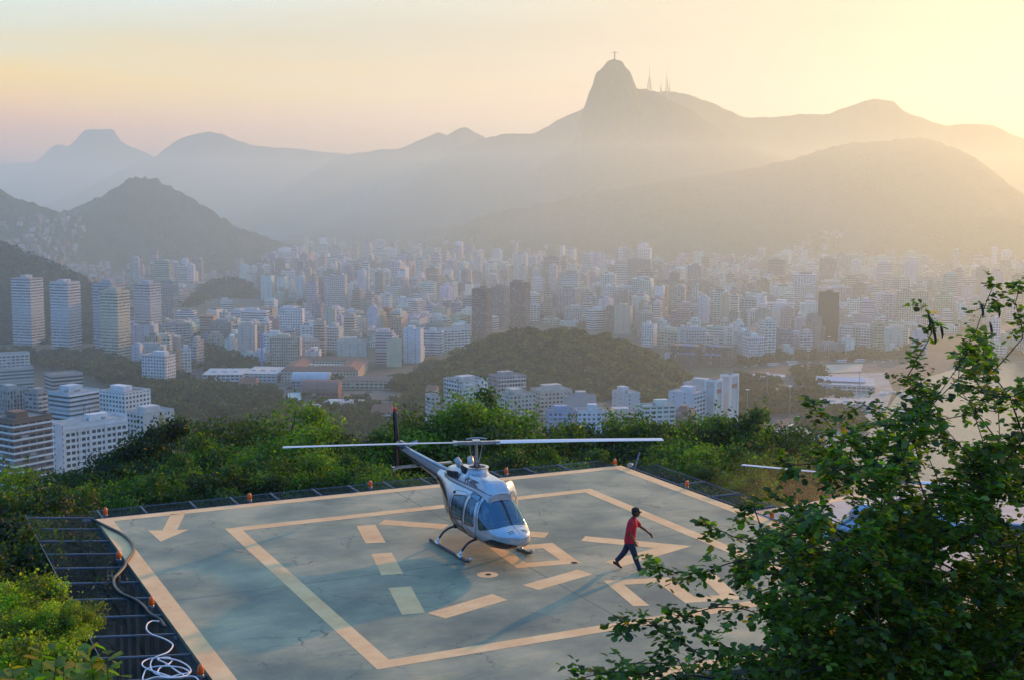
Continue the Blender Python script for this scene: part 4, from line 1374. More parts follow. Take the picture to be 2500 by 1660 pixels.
def head_mesh(name, c, m, parent, yaw=0.0, s=1.0):
    """sculpted head: skull, brow, nose, lips, chin, ears; faces +x"""
    bm = MB(); nu, nv = 28, 22
    for i in range(nv + 1):
        ph = math.pi * i / nv
        for j in range(nu):
            th = 2 * math.pi * j / nu
            d = Vector((math.sin(ph) * math.cos(th), math.sin(ph) * math.sin(th), math.cos(ph)))
            x, y, z = d.x * .098, d.y * .076, d.z * .118
            if z < 0:                                  # jaw narrows, chin comes forward
                k = -z / .118
                y *= 1 - .32 * k; x = x * (1 - .22 * k) + .022 * k
            if d.x > .25:
                fy = math.exp(-(y / .016) ** 2)
                x += fy * .026 * math.exp(-((z + .012) / .022) ** 2)              # nose
                x += fy * .008 * math.exp(-((z + .055) / .010) ** 2)              # lips
                x += math.exp(-(y / .03) ** 2) * .010 * math.exp(-((z + .095) / .018) ** 2)   # chin
                x += .006 * math.exp(-((z - .028) / .010) ** 2)                   # brow
                for sy in (-1, 1):
                    x -= .010 * math.exp(-((y - sy * .032) / .014) ** 2 - ((z - .008) / .012) ** 2)   # eye sockets
            for sy in (-1, 1):                                                   # ears
                e_ = math.exp(-((d.x + .05) / .16) ** 2 - ((z + .005) / .030) ** 2)
                if sy * d.y > .8:
                    y += sy * .020 * e_
            bm.v.append((x * s, y * s, z * s))
    for i in range(nv):
        for j in range(nu):
            a = i * nu + j; b = i * nu + (j + 1) % nu
            bm.face((a, b, b + nu, a + nu)[::-1])
    o = bm.build(name, m, parent, smooth=True); o.location = c; o.rotation_euler = (0, 0, yaw)
    return o


def join_into(dst, others):
    """merge evaluated meshes so the body stays one mesh"""
    import bmesh
    bm = bmesh.new(); bm.from_mesh(dst.data)
    for o in others:
        me = o.data.copy(); me.transform(o.matrix_basis); bm.from_mesh(me); bpy.data.objects.remove(o); bpy.data.meshes.remove(me)
    bm.to_mesh(dst.data); bm.free()
    dst.data.polygons.foreach_set('use_smooth', [True] * len(dst.data.polygons))


M['skin'] = mat('brown_skin', (.17, .065, .035), .6, spec=.3)
M['red_cloth'] = mat('red_shirt_cloth', (.52, .012, .03), .85, noise=(12, .18), bump=(9, .012))
M['jeans'] = mat('dark_blue_denim', (.018, .028, .06), .9, noise=(30, .35), bump=(14, .006))
M['shoe'] = mat('black_shoe', (.012, .011, .013), .45)
M['cap'] = mat('black_cap', (.012, .012, .015), .75)
M['hair'] = mat('black_hair', (.008, .007, .007), .8)
M['white_cloth'] = mat('white_shirt_cloth', (.70, .72, .76), .85)

fg = G(1561, 1392); bgp = G(1500, 1384)
man = empty('person', (3.28, 35.33, 0), math.radians(-14), 'man in red shirt, dark jeans and black cap walking right across the helipad', 'person')
nd = {'pelvis': ((-.02, 0, .93), (.12, .14)), 'waist': ((0, 0, 1.06), (.11, .135)), 'chest': ((.03, 0, 1.27), (.12, .155)), 'neckb': ((.05, 0, 1.44), (.07, .085)), 'neck': ((.075, 0, 1.50), .055), 'nk2': ((.095, 0, 1.555), .05),
      'rs': ((.035, -.185, 1.40), .055), 're': ((-.02, -.245, 1.13), .042), 'rm': ((.06, -.25, 1.01), .038), 'rw': ((.135, -.24, .89), .027),
      'ls': ((.045, .185, 1.40), .055), 'le': ((.24, .245, 1.17), .042), 'lm': ((.35, .24, 1.11), .037), 'lw': ((.44, .225, 1.04), .027),
      'rh': ((.0, -.095, .86), .088), 'rk': ((.13, -.10, .47), .06), 'rc': ((.17, -.10, .33), .052), 'ra': ((.27, -.10, .11), .036), 'rt': ((.40, -.105, .10), .03),
      'lh': ((-.04, .095, .86), .088), 'lk': ((-.17, .10, .50), .06), 'lc': ((-.26, .10, .38), .052), 'la': ((-.41, .10, .20), .036), 'lt': ((-.32, .10, .10), .03)}
ed = [('pelvis', 'waist'), ('waist', 'chest'), ('chest', 'neckb'), ('neckb', 'neck'), ('neck', 'nk2'), ('neckb', 'rs'), ('rs', 're'), ('re', 'rm'), ('rm', 'rw'), ('neckb', 'ls'), ('ls', 'le'), ('le', 'lm'), ('lm', 'lw'),
      ('pelvis', 'rh'), ('rh', 'rk'), ('rk', 'rc'), ('rc', 'ra'), ('ra', 'rt'), ('pelvis', 'lh'), ('lh', 'lk'), ('lk', 'lc'), ('lc', 'la'), ('la', 'lt')]
hand_nodes(nd, ed, 'rw', 'R', nd['rw'][0], (.45, 0, -.9), (.85, .1, .45), (.1, -1, 0), 1.08)
hand_nodes(nd, ed, 'lw', 'L', nd['lw'][0], (.75, -.05, -.6), (.5, -.4, .75), (.3, .8, .5), 1.08)
body = skin_body('body', nd, ed, 'pelvis', M['skin'], man)
hd = head_mesh('head', (.125, 0, 1.632), M['skin'], man, 0.0, 1.08)
join_into(body, [hd])
# shirt: rings round the trunk, sleeves over the upper arms
def shirt_mesh(parent, m, rings, sleeves, seed=1):
    rr = random.Random(seed); mb = MB(); n_ = 28
    fine = []
    for (z0, x0, a0, b0), (z1, x1, a1, b1) in zip(rings[:-1], rings[1:]):
        for k in range(5):
            t = k / 5; fine.append([z0 + (z1 - z0) * t, x0 + (x1 - x0) * t, a0 + (a1 - a0) * t, b0 + (b1 - b0) * t])
    fine.append(list(rings[-1]))
    for i in range(1, len(fine) - 1):
        for q in (2, 3): fine[i][q] = (fine[i - 1][q] + 2 * fine[i][q] + fine[i + 1][q]) / 4
    for z, x, a, b in fine:
        for k in range(n_):
            t = 2 * math.pi * k / n_
            w = 1 + .035 * math.sin(5 * t + z * 26) * max(0, min(1, (1.35 - z) * 3)) + .02 * math.sin(11 * t - z * 41)
            e = .82
            mb.v.append((x + a * w * math.copysign(abs(math.cos(t)) ** e, math.cos(t)), b * w * math.copysign(abs(math.sin(t)) ** e, math.sin(t)), z))
    for i in range(len(fine) - 1):
        for k in range(n_):
            p = i * n_ + k; q = i * n_ + (k + 1) % n_; mb.face((p, q, q + n_, p + n_))
    for pts, rad in sleeves:
        mb.tube(smooth_path(pts, 4), list(np.interp(np.linspace(0, 1, (len(pts) - 1) * 4 + 1), np.linspace(0, 1, len(rad)), rad)), 14, cap=False)
    o = mb.build('shirt', m, parent, smooth=True)
    sd = o.modifiers.new('thickness', 'SOLIDIFY'); sd.thickness = .006
    return o


shirt_mesh(man, M['red_cloth'], [(.80, -.02, .155, .195), (.93, -.02, .15, .19), (1.06, -.005, .14, .18), (1.25, .025, .145, .195), (1.35, .035, .132, .20), (1.41, .042, .112, .185), (1.455, .052, .088, .125), (1.50, .07, .066, .072)],
           [([(.04, -.10, 1.42), (.03, -.17, 1.385), (.01, -.225, 1.27), (-.012, -.245, 1.15)], [.05, .078, .076, .073]), ([(.045, .10, 1.42), (.055, .17, 1.385), (.14, .225, 1.275), (.20, .245, 1.21)], [.05, .078, .074, .068])])
nj = {'w': ((-.02, 0, .98), (.125, .155)), 'p': ((-.025, 0, .88), (.14, .16)), 'rh': ((.0, -.095, .80), .118), 'r1': ((.07, -.10, .63), .102), 'rk': ((.135, -.10, .47), .088), 'rc': ((.17, -.10, .33), .08), 'ra': ((.255, -.10, .13), .068), 'rz': ((.27, -.10, .09), .068),
      'lh': ((-.05, .095, .80), .118), 'l1': ((-.11, .10, .65), .102), 'lk': ((-.17, .10, .50), .088), 'lc': ((-.26, .10, .38), .08), 'la': ((-.39, .10, .235), .068), 'lz': ((-.415, .10, .20), .068)}
skin_body('jeans', nj, [('w', 'p'), ('p', 'rh'), ('rh', 'r1'), ('r1', 'rk'), ('rk', 'rc'), ('rc', 'ra'), ('ra', 'rz'), ('p', 'lh'), ('lh', 'l1'), ('l1', 'lk'), ('lk', 'lc'), ('lc', 'la'), ('la', 'lz')], 'p', M['jeans'], man)
skin_body('shoe', {'a': ((.235, -.10, .055), (.045, .045)), 'h': ((.26, -.10, .085), (.05, .05)), 'm': ((.36, -.102, .085), (.046, .04)), 't': ((.46, -.105, .115), (.046, .032)), 't2': ((.505, -.105, .13), (.035, .024))}, [('a', 'h'), ('h', 'm'), ('m', 't'), ('t', 't2')], 'h', M['shoe'], man)
skin_body('shoe', {'a': ((-.475, .10, .165), (.045, .045)), 'h': ((-.44, .10, .175), (.05, .05)), 'm': ((-.36, .10, .10), (.046, .042)), 't': ((-.28, .10, .045), (.046, .036)), 't2': ((-.235, .10, .035), (.036, .028))}, [('a', 'h'), ('h', 'm'), ('m', 't'), ('t', 't2')], 'h', M['shoe'], man)
# cap with its peak
mb = MB(); n_ = 24
for i, (r, z) in enumerate(((1.0, 0), (1.03, .02), (.98, .05), (.80, .085), (.45, .105), (.02, .11))):
    for k in range(n_):
        t = 2 * math.pi * k / n_; mb.v.append((.104 * r * math.cos(t) - .004, .084 * r * math.sin(t), z))
for i in range(5):
    for k in range(n_):
        a = i * n_ + k; b = i * n_ + (k + 1) % n_; mb.face((a, b, b + n_, a + n_))
o_ = len(mb.v)
for z in (.002, .012):
    for k in range(9):
        t = -1.05 + 2.1 * k / 8; mb.v.append((.100 * math.cos(t), .082 * math.sin(t), z))
    for k in range(9):
        t = -1.05 + 2.1 * k / 8; mb.v.append((.100 * math.cos(t) + .062 * math.cos(t) ** .5, .080 * math.sin(t), z - .016 * math.cos(t)))
for k in range(8):
    mb.face((o_ + k, o_ + 9 + k, o_ + 10 + k, o_ + k + 1)); mb.face((o_ + 18 + k, o_ + 19 + k, o_ + 28 + k, o_ + 27 + k)); mb.face((o_ + 9 + k, o_ + 27 + k, o_ + 28 + k, o_ + 10 + k))
cp_ = mb.build('cap', M['cap'], man, smooth=True); cp_.location = (.122, 0, 1.662); cp_.scale = (1.08, 1.08, 1.08)
mb = MB()
for i, (r, z) in enumerate(((.98, .045), (1.05, .02), (1.04, -.02), (.98, -.05), (.80, -.07))):
    for k in range(13):
        t = math.pi * (.42 + 1.16 * k / 12); mb.v.append((.100 * r * math.cos(t), .079 * r * math.sin(t), z))
for i in range(4):
    for k in range(12):
        a = i * 13 + k; mb.face((a, a + 13, a + 14, a + 1))
hr = mb.build('hair', M['hair'], man, smooth=True); hr.location = (.125, 0, 1.632); hr.scale = (1.08, 1.08, 1.08)
for sy in (-1, 1):
    mb = MB(); mb.lathe((0, 0, -.007), [(.002, 0), (.007, .003), (.0085, .007), (.007, .011), (.002, .014)], 10)
    e_ = mb.build('eye', mat('eye_dark', (.05, .04, .04), .2), man, smooth=True); e_.location = (.125 + .090, sy * .033, 1.641)


def seated(label, parent_loc, rz):
    p = empty('person', parent_loc, rz, label, 'person')
    nd = {'pelvis': ((0, 0, .10), (.13, .16)), 'waist': ((-.02, 0, .24), (.12, .14)), 'chest': ((-.03, 0, .44), (.13, .17)), 'nb': ((-.01, 0, .60), (.07, .08)), 'n': ((.0, 0, .68), .055), 'n2': ((.01, 0, .72), .052),
          'rs': ((-.02, -.19, .56), .055), 're': ((.12, -.24, .32), .042), 'rw': ((.36, -.16, .28), .028), 'ls': ((-.02, .19, .56), .055), 'le': ((.08, .25, .31), .042), 'lw': ((.31, .23, .20), .028),
          'rk': ((.46, -.13, .14), .07), 'ra': ((.66, -.12, -.22), .045), 'rt': ((.82, -.12, -.24), .035), 'lk': ((.46, .13, .14), .07), 'la': ((.66, .12, -.22), .045), 'lt': ((.82, .12, -.24), .035)}
    ed = [('pelvis', 'waist'), ('waist', 'chest'), ('chest', 'nb'), ('nb', 'n'), ('n', 'n2'), ('nb', 'rs'), ('rs', 're'), ('re', 'rw'), ('nb', 'ls'), ('ls', 'le'), ('le', 'lw'), ('pelvis', 'rk'), ('rk', 'ra'), ('ra', 'rt'), ('pelvis', 'lk'), ('lk', 'la'), ('la', 'lt')]
    hand_nodes(nd, ed, 'rw', 'R', nd['rw'][0], (1, 0, -.1), (0, 1, .3), (0, 0, 1))
    hand_nodes(nd, ed, 'lw', 'L', nd['lw'][0], (1, 0, -.3), (0, -1, .3), (0, 0, 1))
    b = skin_body('body', nd, ed, 'pelvis', M['skin'], p)
    h = head_mesh('head', (.05, 0, .82), M['skin'], p); join_into(b, [h])
    shirt_mesh(p, M['white_cloth'], [(.06, 0, .15, .18), (.24, -.02, .145, .175), (.42, -.03, .145, .20), (.52, -.025, .125, .20), (.57, -.02, .10, .17), (.62, -.005, .07, .085)],
               [([(-.02, -.10, .58), (-.02, -.17, .545), (.03, -.215, .46), (.07, -.235, .40)], [.05, .075, .072, .066]), ([(-.02, .10, .58), (-.02, .17, .545), (.02, .22, .46), (.05, .24, .40)], [.05, .075, .072, .066])], 2)
    skin_body('trousers', {'p': ((0, 0, .06), (.145, .165)), 'rk': ((.46, -.13, .13), .085), 'ra': ((.64, -.12, -.16), .06), 'lk': ((.46, .13, .13), .085), 'la': ((.64, .12, -.16), .06)}, [('p', 'rk'), ('rk', 'ra'), ('p', 'lk'), ('lk', 'la')], 'p', M['hair'], p)
    return p


_pm = Matrix.Translation((-1.015, 37.65, 0)) @ Matrix.Rotation(math.radians(-63), 4, 'Z')
pp = _pm @ Vector((.92, -.36, .84))
seated('pilot in a white shirt sitting behind the windscreen of the silver helicopter', pp, math.radians(-63))

# ------------------------------------------------------------------ foliage
LEAF6 = (np.array([(0, 0, 0), (.34, .30, .06), (.78, .34, .05), (1.0, 0, -.06), (.78, -.34, .05), (.34, -.30, .06)], dtype=np.float32), np.array([(0, 1, 2, 3), (0, 3, 4, 5)], dtype=np.int32))
LEAF4 = (np.array([(0, 0, 0), (.5, .30, .08), (1.0, 0, -.05), (.5, -.30, .08)], dtype=np.float32), np.array([(0, 1, 2), (0, 2, 3)], dtype=np.int32))
QUAD = (np.array([(-.5, -.5, 0), (.5, -.5, .1), (.5, .5, 0), (-.5, .5, .1)], dtype=np.float32), np.array([(0, 1, 2, 3)], dtype=np.int32))


def leaf_arrays(pos, direc, up, size, tmpl, cols):
    """place a leaf template at every pos (N,3)"""
    tv, tf = tmpl
    d = direc / (np.linalg.norm(direc, axis=1)[:, None] + 1e-9)
    s = np.cross(up, d); s /= (np.linalg.norm(s, axis=1)[:, None] + 1e-9)
    u = np.cross(d, s)
    N = len(pos); k = len(tv)
    v = pos[:, None, :] + size[:, None, None] * (tv[None, :, 0:1] * d[:, None, :] + tv[None, :, 1:2] * s[:, None, :] + tv[None, :, 2:3] * u[:, None, :])
    f = (tf[None] + (np.arange(N) * k)[:, None, None]).reshape(-1, tf.shape[1])
    return v.reshape(-1, 3), f, np.repeat(cols, k, axis=0)


def leaf_cols(rng, n, base, var=.35, yellow=.04, ycol=(.30, .22, .02)):
    b = np.array(base)[None] * (1 + var * (rng.random((n, 1)) * 2 - 1)) * (1 + .12 * (rng.random((n, 3)) * 2 - 1))
    y = rng.random(n) < yellow
    b[y] = np.array(ycol) * (0.7 + .6 * rng.random((y.sum(), 1)))
    return np.clip(b, .002, 1)


def rand_dirs(rng, n):
    d = rng.normal(size=(n, 3)); return d / np.linalg.norm(d, axis=1)[:, None]


def branch_tubes(mb, segs, rad, n=5):
    for a, b, r0, r1 in segs:
        a = Vector(a); b = Vector(b); L = (b - a).length
        j = Vector((random.uniform(-1, 1), random.uniform(-1, 1), random.uniform(-1, 1))) * L * .08
        mb.tube([a, a.lerp(b, .5) + j, b], [r0, (r0 + r1) / 2, r1], n, cap=False)


def hill_tree(seed, H, R, base, yellow=.012, lsize=.155, nclump=46, per=150, flat_=.75, trans=False):
    """one tree: tapered trunk, limbs and a crown of leaf clumps with gaps; returns (trunk object, crown object)"""
    rng = np.random.default_rng(seed); random.seed(seed)
    cents = []
    for _ in range(nclump):
        d = rand_dirs(rng, 1)[0]; d[2] = abs(d[2]) * 1.1 - .25
        r = rng.uniform(.45, 1.0) * R * (.85 + .3 * rng.random())
        cents.append((d[0] * r, d[1] * r, H * .58 + d[2] * r * flat_ + rng.uniform(-.3, .3)))
    cents = np.array(cents)
    segs = []
    top = Vector((rng.uniform(-.3, .3), rng.uniform(-.3, .3), H * .48))
    segs.append(((0, 0, -1.5), (0, 0, H * .2), .028 * H, .024 * H)); segs.append(((0, 0, H * .2), tuple(top), .024 * H, .018 * H))
    nl = 6; hubs = []
    for k in range(nl):
        t = 2 * math.pi * k / nl + rng.uniform(-.3, .3)
        h = top + Vector((math.cos(t) * R * .38, math.sin(t) * R * .38, rng.uniform(.1, .35) * H * .4)); hubs.append(h)
        segs.append((tuple(top), tuple(h), .014 * H, .008 * H))
    for c in cents:
        h = min(hubs, key=lambda q: (q - Vector(c)).length)
        segs.append((tuple(h), tuple(c), .006 * H, .002 * H))
    mb = MB(); branch_tubes(mb, segs, 1, 5)
    n = int(nclump * per * 1.7)
    ci = rng.integers(0, nclump, n)
    rc = (.17 + .20 * rng.random(nclump)) * R
    off = rand_dirs(rng, n) * (rng.random(n) ** .45)[:, None] * rc[ci][:, None]; off[:, 2] *= .62
    pos = cents[ci] + off
    # stray sprigs that break the outline
    ns = int(n * .035); si = rng.integers(0, nclump, ns)
    outv = cents[si] - np.array([0, 0, H * .5]); outv /= np.linalg.norm(outv, axis=1)[:, None]
    pos[:ns] = cents[si] + outv * (rng.random((ns, 1)) * R * .30) + rng.normal(size=(ns, 3)) * .10
    direc = rand_dirs(rng, n); direc[:, 2] -= .35
    up = rand_dirs(rng, n) * .55 + off / (np.linalg.norm(off, axis=1)[:, None] + 1e-6) * 1.0 + np.array([0, 0, .45])
    cl = 1 + .62 * (rng.random(nclump) * 2 - 1)
    cols = leaf_cols(rng, n, base, .35, yellow) * cl[ci][:, None]
    v, f, c = leaf_arrays(pos, direc, up, lsize * (.6 + .8 * rng.random(n)), LEAF4, cols)
    return mb, (v, f, c)


def plant_tree(name, spec, loc_, rz, sc, label, cat, group, cache={}):
    key = spec[0]
    if key not in cache:
        mb, lv = hill_tree(*spec[1:]) if not isinstance(spec[1], dict) else hill_tree(**spec[1])
        e = empty(name, loc_, rz)
        t = mb.build('trunk', M['bark'], e); c = np_mesh('crown', lv[0], lv[1], M['leaf'], e, lv[2])
        cache[key] = e
    else:
        e = copy_tree(cache[key]); e.location = loc_; e.rotation_euler = (0, 0, rz)
    e.scale = (sc, sc, sc)
    tag(e, label, cat, group)
    return e


DG = (.030, .062, .008); MG = (.050, .102, .010); LG = (.086, .150, .012); BG = (.026, .048, .009); YG = (.19, .25, .012)
SP = {'a': ('a', dict(seed=3, H=8, R=3.4, base=MG, nclump=60, per=170)), 'b': ('b', dict(seed=5, H=7.5, R=3.0, base=DG, nclump=55, per=170)),
      'c': ('c', dict(seed=8, H=8.5, R=3.2, base=LG, nclump=56, per=150, flat_=.95)), 'd': ('d', dict(seed=13, H=7, R=3.4, base=BG, nclump=44, per=190, flat_=.5)),
      'e': ('e', dict(seed=21, H=8, R=2.9, base=MG, nclump=42, per=120, flat_=1.1, yellow=.025)),
      'n': ('n', dict(seed=31, H=5.5, R=2.6, base=YG, nclump=60, per=190, lsize=.13, yellow=.05)), 'o': ('o', dict(seed=34, H=6, R=3.0, base=BG, nclump=60, per=200, lsize=.16, yellow=0.0))}
HT = {'a': 8 * .58 + 3.4 * .75 * 1.0, 'b': 7.5 * .58 + 3.0 * .75, 'c': 8.5 * .58 + 3.2 * .95, 'd': 7 * .58 + 3.4 * .5, 'e': 8 * .58 + 2.9 * 1.1, 'n': 5.5 * .58 + 2.6 * .75, 'o': 6 * .58 + 3.0 * .75}
desc = {'a': 'bushy green tree', 'b': 'dark green tree', 'c': 'light green upright tree', 'd': 'flat-topped dark tree', 'e': 'loose open tree', 'o': 'very dark dense tree', 'n': 'bright yellow-green shrub'}
# (photo x, photo y of the crown top, distance, kind, scale, where)
ROW = [(60, 1085, 52, 'c', .95, 'at the far left under the brown and white banded block'),
       (-40, 1120, 44, 'b', 1.0, 'cut by the left edge of the photo beside the dark wood'),
       (150, 1130, 50, 'a', .85, 'left of the far corner of the pad'),
       (225, 1072, 60, 'd', .95, 'in front of the tall white slab block'),
       (330, 1030, 62, 'd', .9, 'behind the painted arrow, below the beige and white block'),
       (428, 968, 64, 'd', 1.12, 'standing highest on the left, right of the beige block'),
       (300, 1100, 52, 'a', .8, 'low against the far net behind the painted arrow'),
       (410, 1065, 54, 'a', .9, 'low under the tall flat crown'),
       (520, 1010, 58, 'a', 1.0, 'between the flat-topped tree and the left blade tip'),
       (620, 1000, 60, 'e', 1.0, 'just left of the left rotor blade tip'),
       (690, 938, 63, 'c', 1.15, 'rising above the left blade, tallest of that side'),
       (760, 985, 60, 'c', 1.05, 'above the middle of the left rotor blade'),
       (850, 985, 62, 'b', 1.05, 'directly left of the tail fin'),
       (700, 1045, 53, 'c', .8, 'low by the net under the left blade'),
       (560, 1075, 52, 'b', .8, 'low by the net left of the second far lamp'),
       (850, 1060, 53, 'a', .75, 'low by the net left of the tail boom'),
       (945, 930, 64, 'e', 1.15, 'directly right of the tail fin'),
       (1040, 925, 62, 'c', 1.2, 'left of the rotor mast, bright and tall'),
       (1120, 915, 64, 'a', 1.2, 'behind the rotor mast, round crowned'),
       (1215, 925, 65, 'e', 1.2, 'right of the rotor mast against the beige blocks'),
       (1150, 1035, 53, 'b', .8, 'low behind the rotor mast'),
       (1300, 1010, 62, 'b', 1.0, 'under the blue and white block'),
       (1290, 1050, 54, 'a', .75, 'low above the far net, under the right blade'),
       (1390, 968, 64, 'b', 1.1, 'left of the white grid-windowed block'),
       (1460, 918, 66, 'e', 1.2, 'reaching over the white grid-windowed block'),
       (1410, 1040, 56, 'b', .8, 'low beyond the far right corner lamp'),
       (1530, 990, 63, 'a', 1.0, 'beyond the right blade tip'),
       (1610, 955, 66, 'b', 1.25, 'dark and round below the two white slabs'),
       (1680, 948, 68, 'a', 1.25, 'largest round crown right of the blade tip'),
       (1560, 1060, 55, 'b', .9, 'low behind the right-hand net near the corner'),
       (1660, 1075, 57, 'a', .9, 'low behind the right-hand net above the lamp'),
       (1780, 985, 70, 'd', 1.1, 'brownish, farthest right of the tree line'),
       (1760, 1085, 60, 'b', 1.0, 'in the dust left of the hidden helicopter'),
       (1860, 1075, 62, 'e', .9, 'in the dust behind the hidden rotor blade'),
       (1745, 1030, 62, 'a', 1.0, 'brownish green, above the second rotor blade tip'), (1835, 1030, 64, 'b', .95, 'dark, behind the leafy tree edge near the water'), (1710, 1110, 55, 'a', .8, 'low beside the right-hand net past the lamp'), (1650, 1030, 60, 'c', .95, 'light green, in front of the largest round crown'),
       (0, 1210, 38, 'o', 1.0, 'filling the left edge beside the net'), (80, 1150, 46, 'o', .9, 'just left of the far left corner lamp'), (-60, 1270, 33, 'o', 1.1, 'below the others at the left edge')]
for i, (x, y, d, k, sc, where) in enumerate(ROW):
    p = Ad(x, y, d)
    nm = 'shrub' if k == 'n' else 'tree'
    plant_tree('tree', SP[k], (p.x, p.y, p.z - HT[k] * sc + .15 * sc), 1.7 * i, sc, desc[k] + ' ' + where, 'tree', 'trees round the helipad')
for (x, y, d, sc, lb) in ((18, 1322, 19, .42, 'bright yellow-green shrub in the sun at the lower left edge'), (112, 1372, 17.5, .22, 'smaller yellow-green shrub beside the dark drop at lower left'), (10, 1450, 15, .36, 'yellow-green shrub at the bottom left, under the larger one')):
    p = Ad(x, y, d)
    plant_tree('shrub', SP['n'], (p.x, p.y, p.z - HT['n'] * sc), x * .1, sc, lb, 'shrub', 'yellow-green shrubs at the lower left')


# close shrub with big oval leaves at the bottom left
def leafy_shrub():
    rng = np.random.default_rng(77); random.seed(7)
    e = empty('shrub', (Ad(150, 1568, 7.2).x, 7.2, 7.0), 0, 'near shrub with large oval lime-green leaves along the bottom left corner', 'shrub')
    mb = MB(); P_ = []; D_ = []
    for k in range(30):
        tx = rng.uniform(0, 300); ty = {0: 1555, 1: 1530, 2: 1500, 3: 1545}[k % 4] + abs(tx - 190) * .12 + rng.uniform(-12, 40)
        tip = Ad(tx, ty, rng.uniform(6.6, 7.8)); tip = Vector((tip.x, tip.y, tip.z)) - Vector(e.location)
        root = Vector((tip.x * .7 + rng.uniform(-.1, .1), tip.y * .5, -1.2))
        mid = root.lerp(tip, .6) + Vector((rng.uniform(-.08, .08), rng.uniform(-.08, .08), .05))
        pts = smooth_path([tuple(root), tuple(mid), tuple(tip)], 8)
        mb.tube(pts, [.010 - .0075 * i / (len(pts) - 1) for i in range(len(pts))], 5, cap=False)
        for j, q in enumerate(pts[5:]):
            for s_ in range(2):
                a = rng.uniform(0, 6.28); P_.append(q); D_.append((math.cos(a), math.sin(a), rng.uniform(.1, .9)))
    mb.build('stems', mat('green_stem', (.05, .07, .02), .7), e)
    P_ = np.array(P_); D_ = np.array(D_); n = len(P_)
    v, f, c = leaf_arrays(P_, D_, rand_dirs(rng, n) * .4 + np.array([0, 0, 1.]), .055 + .06 * rng.random(n), LEAF6, leaf_cols(rng, n, (.12, .20, .018), .3, .05))
    np_mesh('leaves', v, f, M['leaf'], e, c)


leafy_shrub()


# ------------------------------------------------------------------ big tree on the right, near the camera
def in_poly(x, y, poly):
    c = False; n = len(poly); j = n - 1
    for i in range(n):
        if (poly[i][1] > y) != (poly[j][1] > y) and x < (poly[j][0] - poly[i][0]) * (y - poly[i][1]) / (poly[j][1] - poly[i][1]) + poly[i][0]:
            c = not c
        j = i
    return c


